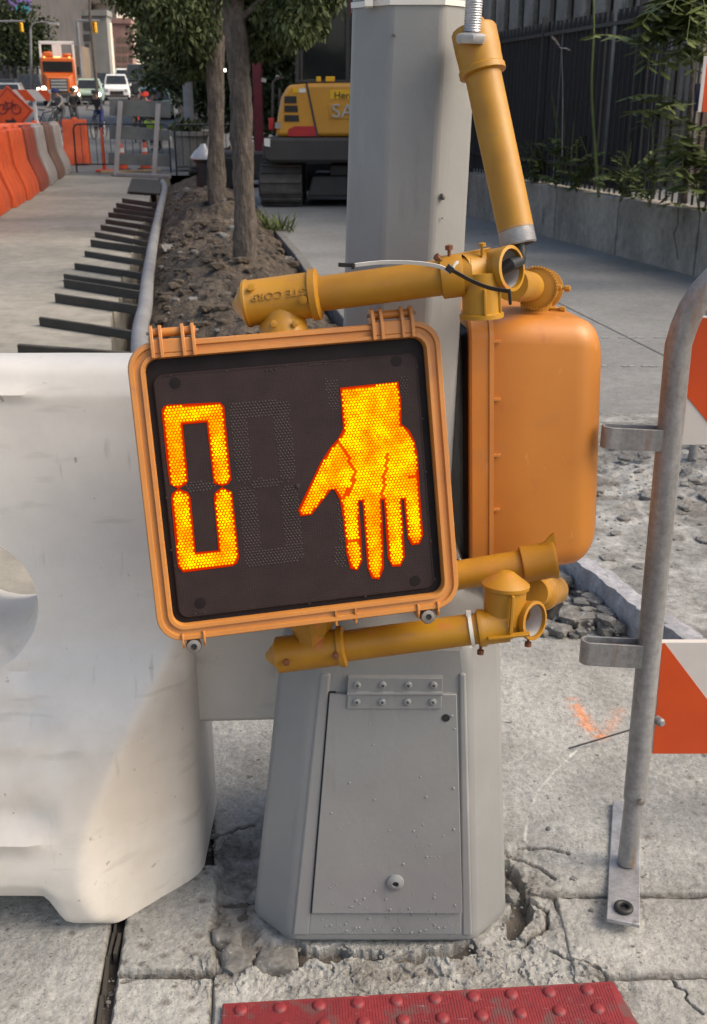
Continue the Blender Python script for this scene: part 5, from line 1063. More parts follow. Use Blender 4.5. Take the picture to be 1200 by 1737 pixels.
def bush(name, label, cat, c, rad, n_, mat, size, seed, group=None, trunk_h=0, droop=0.2):
    t = thing(name, label, cat, c, group=group); C_ = Vector(c); r = random.Random(seed); cl = []
    for i in range(7):
        off = Vector((r.uniform(-.6, .6) * rad[0], r.uniform(-.6, .6) * rad[1], rad[2] + r.uniform(-.55, .55) * rad[2] + trunk_h)); cl.append((tuple(C_ + off), (rad[0] * .6, rad[1] * .6, rad[2] * .55), n_ // 7))
    leaves('crown', cl, mat, t, size, seed, droop); m = MB()
    m.tube([C_, C_ + Vector((r.uniform(-.1, .1), 0, (trunk_h + rad[2]) * 0.6)), C_ + Vector((r.uniform(-.2, .2), 0, trunk_h + rad[2] * 1.5))], [0.04 * rad[0] + 0.02, 0.03 * rad[0] + 0.015, 0.01], 8); m.build('trunk', MT['bark'], t); return t
# small weed at the mound
wd = thing('weed_tuft', 'small green weed growing beside the nearer trunk on the earth mound', 'weed', G(465, 390)); r = np.random.default_rng(6); V = []
for i in range(90):
    o_ = Vector(G(465, 392)) + Vector((r.normal() * 0.14, r.normal() * 0.14, -0.02)); d = Vector((r.normal() * 0.5, r.normal() * 0.5, 1)).normalized(); L_ = 0.16 + 0.2 * r.random(); s = d.cross(Vector((r.normal(), r.normal(), 0.1))).normalized() * 0.012; V += [o_ - s, o_ + s, o_ + d * L_ * 0.6 + s, o_ + d * L_ + Vector((d.x, d.y, -0.2)) * 0.05]
raw('blades', [tuple(v) for v in V], np.arange(len(V)).reshape(-1, 4), MT['leaf2'], wd, smooth=False)

# ================================================================== excavator
EX = thing('excavator', 'yellow compact excavator seen from behind, parked beyond the trees', 'excavator', (0.1, 18.6, 0)); YE = 17.6
def E3(px, py, dy=0.0): return AT(px, py, YE + dy) 
def eprism(poly, d0, d1, nm, mat, bev=0.02, par=EX):
    m = MB(); P = [E3(*p) for p in poly]; A = [p + Vector((0, d0, 0)) for p in P]; B_ = [p + Vector((0, d1, 0)) for p in P]; m.loft([A, B_]); return m.build(nm, mat, par, bevel=bev, ang=30)
eprism([(468, 232), (470, 205), (477, 165), (489, 144), (530, 141), (735, 139), (744, 160), (746, 232)], 0, 1.5, 'engine_hood', MT['yellow'], 0.06)
eprism([(447, 271), (445, 243), (452, 233), (742, 233), (750, 243), (748, 271), (735, 276), (460, 276)], -0.06, 1.6, 'counterweight', MT['dark'], 0.05)
eprism([(488, 231), (490, 219), (500, 214), (534, 214), (537, 231)], -0.02, 0.02, 'red_stripe', MT['red'], 0)
for (x0_, y0_, x1_, y1_) in ((483, 163, 503, 175), (483, 179, 505, 190), (483, 195, 507, 206)): eprism([(x0_, y0_), (x1_, y0_), (x1_ + 1, y1_), (x0_, y1_)], -0.012, 0.02, 'vent', MT['black'], 0)
eprism([(519, 142), (522, 142), (541, 232), (537, 232)], -0.008, 0.02, 'door_seam', MT['dark'], 0)
eprism([(556, 176), (720, 176), (720, 202), (560, 202)], -0.01, 0.02, 'badge_recess', MT['yellow'], 0.004)
me = text_mesh('SANY', 0.28, 0.012, 1.15); c = E3(606, 189); ob = bpy.data.objects.new('badge_letters', me); COL.objects.link(ob); me.materials.append(MT['letter']); me.transform(Matrix.Translation(c + Vector((0, -0.022, 0)) - EX.location) @ Matrix.Rotation(R(90), 4, 'X')); ob.parent = EX
eprism([(560, 152), (655, 152), (655, 168), (560, 168)], -0.008, 0.02, 'rental_decal', MT['decal'], 0)
me = text_mesh('HercRentals', 0.135, 0.004, 1.1); c = E3(607, 161); ob = bpy.data.objects.new('decal_letters', me); COL.objects.link(ob); me.materials.append(MT['black']); me.transform(Matrix.Translation(c + Vector((0, -0.012, -0.01)) - EX.location) @ Matrix.Rotation(R(90), 4, 'X')); ob.parent = EX
eprism([(497, 149), (507, 149), (507, 157), (497, 157)], -0.006, 0.01, 'warning_decal', MT['decal'], 0); eprism([(507.5, 150), (519, 150), (519, 157), (507.5, 157)], -0.006, 0.01, 'warning_decal', MT['white'], 0)
eprism([(449, 234), (459, 235), (459, 249), (449, 247)], -0.075, -0.05, 'plate_decal', MT['white'], 0)
eprism([(467, 208), (477, 208), (477, 218), (467, 218)], -0.01, 0.05, 'rear_reflector', MT['greyplastic'], 0); eprism([(455, 200), (464, 200), (464, 221), (455, 221)], 0.1, 0.2, 'rear_lamp', MT['red'], 0.01)
# cab: posts, sills and glass
for (a_, b__) in ((498, 506), (507, 512), (586, 594), (682, 690)): eprism([(a_, 138), (a_, -70), (b__, -70), (b__, 138)], 0.5 if a_ != 507 else 0.48, 0.6, 'cab_post', MT['dark'], 0.01)
eprism([(498, 140), (498, 134), (690, 134), (690, 140)], 0.47, 1.9, 'cab_sill', MT['dark'], 0.01); eprism([(496, -66), (496, -80), (692, -80), (692, -66)], 0.4, 1.9, 'cab_roof', MT['dark'], 0.03)
eprism([(513, 133), (513, -66), (585, -66), (585, 133)], 0.53, 0.545, 'cab_window', MT['glass'], 0); eprism([(595, 133), (595, -66), (681, -66), (681, 133)], 0.53, 0.545, 'cab_window', MT['glass'], 0)
eprism([(498, 138), (498, -66), (500, -66), (500, 138)], 0.7, 1.9, 'cab_window', MT['glass'], 0)
for (a_, b__) in ((536, 544), (552, 568)): eprism([(a_, 129), (b__, 129), (b__, 138), (a_, 138)], 0.2, 0.3, 'work_lamp', MT['decal'], 0.01)
m = MB(); q = [E3(463, 225, .3), E3(463, 140, .3), E3(470, 132, .3), E3(482, 132, .6)]; m.tube(q, 0.02, 8); m.tube([E3(474, 225, .4), E3(475, 150, .5)], 0.02, 8); m.build('hand_rail', MT['dark'], EX)
m = MB(); m.bar(E3(444, 135, .5), E3(452, 137, .5), 0.03, 0.06); m.bar(E3(468, 130, .5), E3(474, 132, .5), 0.03, 0.06); m.build('mirror', MT['white'], EX) if False else m.build('mirror_arm', MT['letter'], EX)
eprism([(560, 300), (560, 281), (690, 281), (690, 300)], 0.3, 1.4, 'slew_ring', MT['dark'], 0.02); eprism([(520, 335), (530, 300), (670, 300), (680, 335)], 0.2, 1.9, 'undercarriage_frame', MT['dark'], 0.03)
def crawler(xa, xb, nm='track'):
    m = MB(); zc = 0.34; hr = 0.33; y0_, y1_ = YE + 0.1, YE + 2.3; xl, xr = E3(xa, 340).x, E3(xb, 340).x; path = []
    for i in range(14): a = math.pi / 2 + math.pi * i / 13; path.append((y0_ + hr + hr * math.cos(a), zc + hr * math.sin(a)))
    for i in range(14): a = -math.pi / 2 + math.pi * i / 13; path.append((y1_ - hr + hr * math.cos(a), zc + hr * math.sin(a)))
    n_ = len(path); m.loft([[Vector((xl, y, z)) for y, z in path], [Vector((xr, y, z)) for y, z in path]]); t = m.build(nm, MT['track'], EX, ang=25)
    tot = [0]
    for i in range(n_): a, b_ = Vector(path[i]), Vector(path[(i + 1) % n_]); tot.append(tot[-1] + (b_ - a).length)
    k = 0; s = 0.0; 
    while s < tot[-1]:
        i = max(j for j in range(n_) if tot[j] <= s); a, b_ = Vector(path[i]), Vector(path[(i + 1) % n_]); f = (s - tot[i]) / max(1e-6, tot[i + 1] - tot[i]); p = a + (b_ - a) * f; tn = (b_ - a).normalized(); nn = Vector((tn.y, -tn.x))
        if nn.dot(p - Vector(((y0_ + y1_) / 2, zc))) < 0: nn = -nn
        g = MB(); c = Vector((0, p.x + nn.x * 0.012, p.y + nn.y * 0.012)); g.bar(Vector((xl + 0.01, c.y, c.z)), Vector((xr - 0.01, c.y, c.z)), 0.05, 0.035, (0, nn.x, nn.y)); g.build('track_pad', MT['track'], t); s += 0.15; k += 1
    m = MB(); m.lathe([(0.2, -0.02), (0.2, 0.03), (0.08, 0.04)], (xl, y0_ + hr, zc), (-1, 0, 0), 20); m.build('idler_wheel', MT['dark'], EX)
crawler(441, 512); crawler(672, 738)
m = MB(); P = [(E3(470, 285).x, 19.9), (E3(735, 285).x, 19.9)]; m.bx(P[0][0], P[1][0], 20.0, 20.15, 0.1, 0.6); m.build('dozer_blade', MT['dark'], EX, bevel=0.02)
# red lift behind the excavator
lf = thing('red_lift', 'red mast lift with a raised red boom half hidden by leaves behind the excavator', 'lift', (AT(440, 200, 23).x, 23, 0)); a = AT(440, 225, 23)
m = MB(); m.bx(a.x - 0.09, a.x + 0.09, 22.9, 23.1, 0.3, 6.2); m.build('mast', MT['maroon'], lf, bevel=0.01)
b0, b1 = AT(440, -60, 23), AT(720, 50, 22); m = MB(); m.bar(AT(430, -10, 23), AT(760, 30, 22.6), 0.3, 0.42); m.build('boom', MT['red'], lf, bevel=0.02)
m = MB(); m.bx(a.x - 0.8, a.x + 0.8, 22.4, 23.6, 0.15, 0.7); m.build('chassis', MT['dark'], lf, bevel=0.05)
for q in (-0.6, 0.6):
    m = MB(); m.lathe([(0.1, -0.1), (0.28, -0.1), (0.3, -0.06), (0.3, 0.06), (0.28, 0.1), (0.1, 0.1)], (a.x + q, 22.35, 0.3), (0, 1, 0), 18); m.build('wheel', MT['tyre'], lf)

# ================================================================== wall, railing and growth at the right
W0 = Vector((3.31, 9.911, 0)); WD = (Vector((1.767, 16.216, 0)) - W0).normalized(); WN = Vector((WD.y, -WD.x, 0))
def wl(s, o=0.0, z=0.0): return W0 + WD * s + WN * o + Vector((0, 0, z))
wt = thing('low_wall', 'low stained concrete wall in panels under the black railing', 'wall', wl(0))
s = -4.6; i = 0
while s < 10.5:
    L_ = 1.62; m = MB(); m.loft([[wl(s + 0.012, 0, -0.3), wl(s + L_ - 0.012, 0, -0.3), wl(s + L_ - 0.012, 0.3, -0.3), wl(s + 0.012, 0.3, -0.3)], [wl(s + 0.012, 0.0, 0.605), wl(s + L_ - 0.012, 0.0, 0.605), wl(s + L_ - 0.012, 0.3, 0.605), wl(s + 0.012, 0.3, 0.605)]]); m.build('wall_panel', MT['wall'], wt, bevel=0.012); s += L_
m = MB(); m.loft([[wl(-4.6, 0.02, -0.3), wl(10.5, 0.02, -0.3), wl(10.5, 0.28, -0.3), wl(-4.6, 0.28, -0.3)], [wl(-4.6, 0.02, 0.59), wl(10.5, 0.02, 0.59), wl(10.5, 0.28, 0.59), wl(-4.6, 0.28, 0.59)]]); m.build('wall_core', MT['soil'], wt)
m = MB(); P = [wl(0.65, -0.002, 0.6), wl(0.62, -0.002, 0.45), wl(0.68, -0.002, 0.35), wl(0.60, -0.002, 0.22), wl(0.55, -0.002, 0.12)]; m.tube(P, 0.006, 6); m.build('wall_crack', MT['soil'], wt)
fn = thing('iron_railing', 'tall black iron railing with dark screen on the low wall', 'railing', wl(0, .15, .6))
for z in (0.88, 2.36):
    m = MB(); m.bar(wl(-4.6, 0.14, z), wl(10.5, 0.14, z), 0.035, 0.04); m.build('rail', MT['iron'], fn)
pk = None; s = -1.6
while s < 10.4:
    if pk is None:
        m = MB(); m.bx(-0.010, 0.010, -0.010, 0.010, 0.0, 1.83); m.add([(-.01, -.01, 1.83), (.01, -.01, 1.83), (.01, .01, 1.83), (-.01, .01, 1.83), (0, 0, 1.9)], [(0, 1, 4), (1, 2, 4), (2, 3, 4), (3, 0, 4)]); pk = m.build('picket', MT['iron'], fn, local=True); q = pk
    else: q = pk.copy(); COL.objects.link(q)
    q.location = wl(s, 0.14, 0.62) - fn.location; s += 0.125
for i in range(6):
    m = MB(); p = wl(-3.0 + i * 2.5, 0.15, 0); m.bx(p.x - .035, p.x + .035, p.y - .035, p.y + .035, 0.6, 2.56); m.build('post', MT['iron'], fn)
def tarp(s0, s1, seed):
    nu_, nv_ = 60, 20; S_ = np.linspace(s0, s1, nu_)[:, None] * np.ones((1, nv_)); Z_ = np.ones((nu_, 1)) * np.linspace(0.66, 2.50, nv_)[None, :]; off = 0.185 + 0.022 * fbm(S_ * 3 + seed, Z_ * 0.7, 4) + 0.008 * fbm(S_ * 9, Z_ * 2, 3)
    XY = np.array([[wl(S_[a, b], off[a, b], Z_[a, b]) for b in range(nv_)] for a in range(nu_)]); o = raw('screen_panel', XY.reshape(-1, 3), gridfaces(nu_, nv_), MT['tarp'], fn); return o
tarp(1.75, 2.6, 1); tarp(2.75, 4.0, 2); tarp(4.06, 6.3, 3); tarp(6.34, 10.4, 4); tarp(0.35, 0.6, 5); tarp(1.45, 1.66, 6)
# behind the railing: yard, pale building, grey building
m = MB(); m.add([wl(-6, 0.3, 0.5), wl(14, 0.3, 0.5), wl(14, 12, 0.5), wl(-6, 12, 0.5)], [(0, 1, 2, 3)]); struct(m.build('yard', MT['walk']))
gb = thing('building', 'brown grey concrete building with upright ribs beyond the black railing', 'building', wl(9, 3, 0.5))
m = MB(); P = [wl(4.2, 2.2, 0.5), wl(22, 2.2, 0.5), wl(22, 9, 0.5), wl(4.2, 9, 0.5)]; m.loft([P, [p + Vector((0, 0, 9)) for p in P]]); m.build('wall', MT['bbrown'], gb)
for i in range(26):
    m = MB(); p = wl(4.3 + i * 0.68, 2.12, 0.5); m.bar(p, p + Vector((0, 0, 9)), 0.42, 0.1, WN); m.build('facade_rib', MT['wall'], gb, bevel=0.015)
pbd = thing('building', 'pale building glimpsed in bright strips between the railing bars', 'building', wl(-1.5, 5.5, 0.5))
m = MB(); P = [wl(-7, 5, 0.5), wl(4.1, 5, 0.5), wl(4.1, 9, 0.5), wl(-7, 9, 0.5)]; m.loft([P, [p + Vector((0, 0, 3.2)) for p in P]]); m.build('wall', MT['bcream'], pbd)
for i in range(4):
    m = MB(); a = wl(-3 + i * 1.8, 4.97, 1.4); b_ = wl(-2.2 + i * 1.8, 4.97, 1.4); m.loft([[a, b_, b_ + Vector((0, 0, 1.2)), a + Vector((0, 0, 1.2))], [p - WN * 0.02 for p in (a, b_, b_ + Vector((0, 0, 1.2)), a + Vector((0, 0, 1.2)))]]); m.build('window', MT['glass'], pbd)
bp_ = AT(1147, 163, 10.9); bo = thing('blue_panel', 'dark blue panel fixed behind the railing bars', 'panel', bp_)
m = MB(); q0, q1 = AT(1122, 142, 10.9), AT(1172, 188, 10.6); m.loft([[wl(0.5, 0.2, q1.z), wl(0.95, 0.2, q1.z), wl(0.95, 0.2, q0.z), wl(0.5, 0.2, q0.z)], [wl(0.5, 0.23, q1.z), wl(0.95, 0.23, q1.z), wl(0.95, 0.23, q0.z), wl(0.5, 0.23, q0.z)]]); m.build('sheet', MT['blue'], bo)
for k in (0.52, 0.93):
    m = MB(); m.bar(wl(k, 0.17, q0.z - .05), wl(k, 0.2, q0.z - .05), 0.02, 0.02); m.build('bracket', MT['iron'], bo)
# ailanthus: stems with pinnate leaves in front of the railing
def pinnate(m, a, b_, sag, n_=11, ll=0.12, seed=0, wid=0.38):
    r = random.Random(seed); a, b_ = Vector(a), Vector(b_); P = [a + (b_ - a) * t + Vector((0, 0, -sag * (2 * t - 1) ** 2 * 1.0 + sag)) * 1 for t in np.linspace(0, 1, 9)]
    V, F = [], []
    for i in range(n_):
        t = 0.12 + 0.88 * i / (n_ - 1); k = t * 8; j_ = min(7, int(k)); p = P[j_] + (P[j_ + 1] - P[j_]) * (k - j_); d = (P[min(8, j_ + 1)] - P[j_]).normalized(); sd = d.cross(Vector((0, 0, 1)))
        sd = sd.normalized() if sd.length > 1e-3 else Vector((1, 0, 0))
        for sg_ in (-1, 1):
            L_ = ll * (0.7 + 0.5 * r.random()) * (1 - 0.45 * t); q = (sd * sg_ + d * 0.55 + Vector((0, 0, -0.45 + 0.5 * r.random()))).normalized(); w_ = q.cross(Vector((0, 0, 1)) + d * r.uniform(-.5, .5)).normalized() * L_ * wid * 0.5
            V += [p, p + q * L_ * 0.35 + w_, p + q * L_ * 0.75 + w_ * 0.7, p + q * L_, p + q * L_ * 0.75 - w_ * 0.7, p + q * L_ * 0.35 - w_]
    return P, V
def plant(name, label, base, stems, fronds, mat, cat='shrub', ll=0.13):
    t = thing(name, label, cat, base); m = MB()
    for st in stems: m.tube(curve3(st[0], 6), list(np.linspace(st[1], st[1] * 0.4, (len(st[0]) - 1) * 6 + 1)), 8)
    m.build('stem', MT['bark'] if len(stems) and stems[0][1] > 0.02 else mat, t); V = []; st = MB()
    for i, (a, b_, sag, n_) in enumerate(fronds):
        P, v = pinnate(None, a, b_, sag, n_, ll, i + 3); V += v; st.tube(P, 0.003, 5)
    if V:
        lo_ = raw('leaflets', [tuple(v) for v in V], np.arange(len(V)).reshape(-1, 6), mat, t, smooth=False); lo_['kind'] = 'stuff'; st.build('leaf_stalk', mat, t)
    return t
rr = random.Random(12)
def fr_(px0, py0, px1, py1, Y0, Y1=None, sag=0.05, n_=11): return (AT(px0, py0, Y0), AT(px1, py1, Y1 or Y0), sag, n_)
plant('ailanthus', 'leafy stem with drooping feathery leaves climbing the railing at the right edge', wl(0.45, 0.0, 0.61), [([AT(1160, 345, 9.7), AT(1166, 250, 9.7), AT(1172, 180, 9.7), AT(1178, 60, 9.7), AT(1176, -60, 9.7)], 0.035)],
      [fr_(1176, 230, 1235, 215, 9.6), fr_(1172, 215, 1075, 190, 9.5, 9.2, 0.06, 12), fr_(1172, 180, 1090, 210, 9.7, 9.4, 0.07), fr_(1176, 130, 1010, 60, 9.6, 9.0, 0.1, 15), fr_(1178, 90, 1120, 120, 9.5, 9.0, 0.08), fr_(1178, 40, 1120, 60, 9.5, 8.9, 0.1), fr_(1178, 10, 1130, 5, 9.5, 8.8, 0.12), fr_(1178, 30, 1230, 50, 9.5, 8.9, 0.1), fr_(1178, 0, 1165, 70, 9.3, 8.6, 0.12), fr_(1180, -30, 1140, 20, 9.3, 8.6, 0.1), fr_(1180, -20, 1200, 60, 9.3, 8.6, 0.1), fr_(1178, 60, 1210, 110, 9.2, 8.9, 0.08), fr_(1176, 100, 1225, 130, 9.2, 9, 0.08), fr_(1165, 300, 1200, 270, 9.6, 9.3, 0.05, 8), fr_(1178, -10, 1090, 40, 9.4, 8.8, .1, 13), fr_(1160, 180, 1068, 165, 9.4, 9.0, .05, 9)] + [(AT(1120 + 80 * rr.random(), -40 + 130 * rr.random(), 9.3), AT(1075 + 140 * rr.random(), 10 + 110 * rr.random(), 8.9), 0.08, 10) for _ in range(16)] + [(AT(1160 + 20 * rr.random(), 200 + 130 * rr.random(), 9.6), AT(1130 + 80 * rr.random(), 200 + 130 * rr.random(), 9.3), 0.04, 7) for _ in range(8)], MT['leaf2'], 'shrub', 0.24)
plant('climbing_stem', 'thin green stem climbing the railing bars, left of the feathery leaves', wl(2.3, 0.0, 0.61), [([AT(1016, 335, 11.9), AT(1010, 250, 11.9), AT(1004, 150, 11.9), AT(1008, 40, 11.9), AT(1005, -30, 11.9)], 0.018)], [], MT['leaf2'])
for (px, py, Y_, h_, lab, sd_) in ((945, 290, 13.2, 0.75, 'bushy green weed growing on the wall top against the dark screen', 1), (905, 285, 14.2, 0.45, 'smaller weed on the wall top, left of the bushy one', 2), (1055, 315, 11.2, 0.4, 'low spindly weed on the wall top below the feathery leaves', 3), (980, 295, 12.6, 0.55, 'leafy weed on the wall top, right of the bushy one', 4), (1105, 325, 10.6, 0.6, 'tall leafy weed on the wall top beside the climbing stem of the feathery leaves', 5), (1190, 345, 9.6, 0.5, 'leafy weed on the wall top at the very right edge', 6)):
    b0 = AT(px, py, Y_); b0.z = 0.6; r = random.Random(sd_); fr = []; stm = []
    for i in range(16):
        a = b0 + Vector((r.uniform(-.12, .12), r.uniform(-.15, .0), h_ * r.random() * 0.7)); fr.append((a, a + Vector((r.uniform(-.28, .28), r.uniform(-.2, .05), r.uniform(-.02, .28))), 0.03, 7))
    for i in range(3): stm.append(([b0, b0 + Vector((r.uniform(-.1, .1), -.05, h_ * .6)), b0 + Vector((r.uniform(-.15, .15), -.08, h_ * (1.0 + 0.5 * r.random())))], 0.007))
    plant('weed', lab, b0, stm, fr, MT['leaf2'], 'weed', 0.14)
b0 = AT(955, 250, 13.0); plant('seed_stalk', 'thin tall weed stalk with a pale seed head in front of the dark screen', b0, [([b0 + Vector((0, 0, -0.1)), AT(955, 160, 13.0), AT(953, 85, 13.0)], 0.006)], [fr_(953, 85, 936, 62, 13.0, 12.9, 0.02, 8), fr_(953, 82, 966, 84, 13.0, 12.9, 0.01, 6)], MT['greyplastic'], 'weed', 0.05)
# ================================================================== coloured jersey barriers along the street
def jersey(name, label, cat, mat, a, b_, h=1.07, group=None, ribs=3, hw=0.3):
    a, b_ = Vector(a), Vector(b_); d = (b_ - a); L_ = d.length; d.normalize(); n_ = Vector((d.y, -d.x, 0)); t = thing(name, label, cat, (a + b_) / 2, group=group)
    prof = [(hw, 0.0), (hw, 0.14), (hw * 0.9, 0.24), (hw * 0.45, 0.52), (hw * 0.36, 0.8), (hw * 0.3, 0.97), (hw * 0.24, 1.0)]; m = MB(); lo = []
    st = []; 
    for i in range(ribs):
        c = (i + 0.5) / ribs; st += [(c - 0.5 / ribs + 0.012, 0.86), (c - 0.5 / ribs + 0.03, 1.0), (c + 0.5 / ribs - 0.03, 1.0), (c + 0.5 / ribs - 0.012, 0.86)]
    for s, k in st:
        o_ = a + d * (s * L_); lo.append([o_ + n_ * (w_ * k) + Vector((0, 0, z * h)) for w_, z in prof] + [o_ - n_ * (w_ * k) + Vector((0, 0, z * h)) for w_, z in reversed(prof)])
    m.loft(lo); m.build('body', mat, t, bevel=0.012, ang=30)
    for c in ((0.25, 0.75) if ribs > 2 else (0.5,)):
        m = MB(); o_ = a + d * (c * L_) + Vector((0, 0, h)); m.lathe([(0.08, -0.03), (0.08, 0.02), (0.07, 0.05), (0.03, 0.055)], o_, (0, 0, 1), 14); m.build('filler_cap', mat, t)
    return t
rowp = [G(*p) for p in ((-60, 408), (26, 354), (50, 341), (72, 326), (88, 315), (102, 305), (114, 298), (125, 291))]
cm = [('orangeplastic', 'bright orange plastic barrier nearest in the left-hand row'), ('orangeplastic', 'bright orange plastic barrier, second nearest in the left-hand row'), ('orangeplastic', 'orange plastic barrier standing just before the dull red one'), ('redplastic', 'dull red plastic barrier between an orange and a pale grey one'), ('greyplastic', 'pale grey plastic barrier between the dull red and brown ones'), ('brownplastic', 'faded brown plastic barrier after the pale grey one'), ('greyplastic', 'farthest grey plastic barrier at the end of the left-hand row')]
for i, (mt_, lab) in enumerate(cm):
    a, b_ = rowp[i], rowp[i + 1]; d = (b_ - a).normalized(); off = Vector((-0.3, 0, 0)); jersey('traffic_barrier', lab, 'barrier', MT[mt_], a + off + d * 0.05, b_ + off - d * 0.04 + Vector((-0.05, 0, 0)), 1.17, 'row of coloured barriers along the street')
a, b_ = G(118, 281), G(158, 281); jersey('traffic_barrier', 'single orange barrier standing crosswise beyond the coloured row', 'barrier', MT['orangeplastic'], (a.x, 31.3, 0.05), (b_.x, 31.3, 0.05), 1.2, None, 2)
a = AT(-80, 240, 31); jersey('traffic_barrier', 'long dark orange barrier behind the row of coloured barriers', 'barrier', MT['orangeplastic'], (a.x, 31.5, 0.06), (AT(72, 240, 31).x, 33.0, 0.12), 1.05, None, 4)
a = AT(75, 240, 35); jersey('traffic_barrier', 'pale barrier beyond the end of the coloured row', 'barrier', MT['white'], (AT(62, 240, 35).x, 34.5, 0.18), (AT(122, 240, 35).x, 33.5, 0.14), 0.95, None, 3)
# diamond bicycle sign and striped barricade behind the row
YS = 33.0; c = AT(17, 188, YS); r_ = 0.70
sgn = thing('bicycle_sign', 'orange diamond sign with a black bicycle and arrow above the left barriers', 'sign', (c.x, YS, elev(YS)))
m = MB(); m.prism([(0, -r_), (r_, 0), (0, r_), (-r_, 0)], c, (1, 0, 0), (0, 0, 1), (0, 0.02, 0)); m.build('panel', MT['signorange'], sgn)
m = MB(); lo = [[(0, -r_ + k), (r_ - k, 0), (0, r_ - k), (-r_ + k, 0)] for k in (0.06, 0.09)]
for i in range(4):
    j_ = (i + 1) % 4; m.prism([lo[0][i], lo[0][j_], lo[1][j_], lo[1][i]], c + Vector((0, -0.006, 0)), (1, 0, 0), (0, 0, 1), (0, 0.004, 0))
m.build('border', MT['maroon'], sgn)
m = MB()
for dx in (-0.2, 0.2): m.tube([c + Vector((dx + 0.13 * math.cos(a), -0.008, 0.05 + 0.13 * math.sin(a))) for a in np.linspace(0, 2 * math.pi, 18)[:-1]], 0.016, 6, closed=True)
for a, b_ in (((-.2, .05), (-.08, .22)), ((-.08, .22), (.12, .22)), ((.12, .22), (.2, .05)), ((-.2, .05), (0, .05)), ((0, .05), (.12, .22)), ((0, .05), (-.08, .22)), ((.12, .22), (.1, .3)), ((-.08, .22), (-.1, .28))): m.bar(c + Vector((a[0], -0.008, a[1])), c + Vector((b_[0], -0.008, b_[1])), 0.02, 0.026, (0, 1, 0))
m.build('bicycle_symbol', MT['maroon'], sgn)
m = MB(); m.prism([(-.16, -.33), (.04, -.33), (.04, -.40), (.18, -.29), (.04, -.18), (.04, -.25), (-.16, -.25)], c + Vector((0, -0.006, 0)), (1, 0, 0), (0, 0, 1), (0, 0.004, 0)); m.build('arrow_symbol', MT['black'], sgn)
m = MB(); m.tube([(c.x, YS + 0.06, elev(YS)), (c.x, YS + 0.06, c.z + 0.5)], 0.03, 8); m.build('post', MT['dark'], sgn)
sb = thing('striped_barricade', 'red and white striped board behind the diamond sign', 'barricade', (AT(20, 160, 34).x, 34.0, elev(34)))
tl, bl = AT(-60, 152, 34), AT(-60, 171, 34); stripe_board(tl, bl, 2.6, [(k * 0.62 - 0.3, k * 0.62 + 0.0, 0.3) for k in range(6)], sb, 'board', 0.03)
for px in (-30, 58):
    p = AT(px, 170, 34.05); m = MB(); m.bx(p.x - .04, p.x + .04, 34.04, 34.12, elev(34), tl.z); m.build('post', MT['white'], sb)
# ================================================================== grey three-board barricade, railings, cones
YT = 26.6; tb = thing('road_barricade', 'grey three-board barricade closing off the end of the path', 'barricade', (AT(240, 298, YT).x, YT, 0))
for (yl0, yl1, yr0, yr1, xl, xr) in ((168, 196, 172, 200, 186, 290), (211, 236, 221, 239, 186, 288), (259, 278, 263, 283, 184, 288)):
    A = [AT(xl, yl0, YT), AT(xr, yr0, YT + .3), AT(xr, yr1, YT + .3), AT(xl, yl1, YT)]; m = MB(); m.loft([A, [p + Vector((0, 0.035, 0)) for p in A]]); m.build('board', MT['boardgrey'], tb, bevel=0.006)
for px, top in ((206, 172), (270, 176)):
    p = AT(px, top, YT + 0.06); m = MB(); m.bx(p.x - .055, p.x + .055, YT + .02, YT + .12, 0.0, p.z + 0.02) if False else m.bar(Vector((AT(px - 5, 295, YT).x, YT + 0.02 - 0.3, 0.02)), Vector((p.x, YT - 0.03, p.z)), 0.11, 0.06, (0, 1, 0)); m.build('post', MT['greyplastic'], tb, bevel=0.006)
m = MB(); a, b_ = G(192, 299), G(288, 304); m.bar(a + Vector((0, 0, 0.05)), b_ + Vector((0, 0, 0.05)), 0.12, 0.08); m.build('base_board', MT['greyplastic'], tb, bevel=0.006)
m = MB(); a, b_ = G(170, 294), G(272, 291); m.bar(a + Vector((0, 0, 0.03)), b_ + Vector((0, 0, 0.03)), 0.14, 0.06); tag(m.build('timber_sleeper', MT['tanwood'], bevel=0.005), 'pale timber lying under the grey barricade', 'timber')
def steel_fence(label, a, b_, h, nb_):
    a, b_ = Vector(a), Vector(b_); t = thing('crowd_barrier', label, 'barrier', (a + b_) / 2); d = b_ - a; r_ = 0.12
    P = [a, a + Vector((0, 0, h - r_)), a + d * 0.02 + Vector((0, 0, h - 0.03)), a + d * 0.05 + Vector((0, 0, h)), b_ - d * 0.05 + Vector((0, 0, h)), b_ - d * 0.02 + Vector((0, 0, h - 0.03)), b_ + Vector((0, 0, h - r_)), b_]
    m = MB(); m.tube(P, 0.022, 8); m.build('frame', MT['iron'], t)
    m = MB(); m.tube([a + Vector((0, 0, 0.2)), b_ + Vector((0, 0, 0.2))], 0.018, 8); m.build('lower_rail', MT['iron'], t)
    for i in range(1, nb_):
        p = a + d * (i / nb_); m = MB(); m.tube([p + Vector((0, 0, 0.2)), p + Vector((0, 0, h))], 0.009, 6); m.build('bar', MT['iron'], t)
    return t
steel_fence('black steel crowd barrier with upright bars left of the grey barricade', (AT(127, 285, 28).x, 28.2, 0), (AT(290, 285, 28).x, 28.0, 0), 1.16, 13)
steel_fence('black steel crowd barrier between the grey barricade and the tree trunks', (AT(300, 290, 26.8).x, 26.8, 0), (AT(430, 285, 26.8).x, 27.4, 0), 1.16, 11)
p = G(178, 292); dl = thing('delineator_post', 'slim orange delineator post on a rubber base beside the grey barricade', 'post', p)
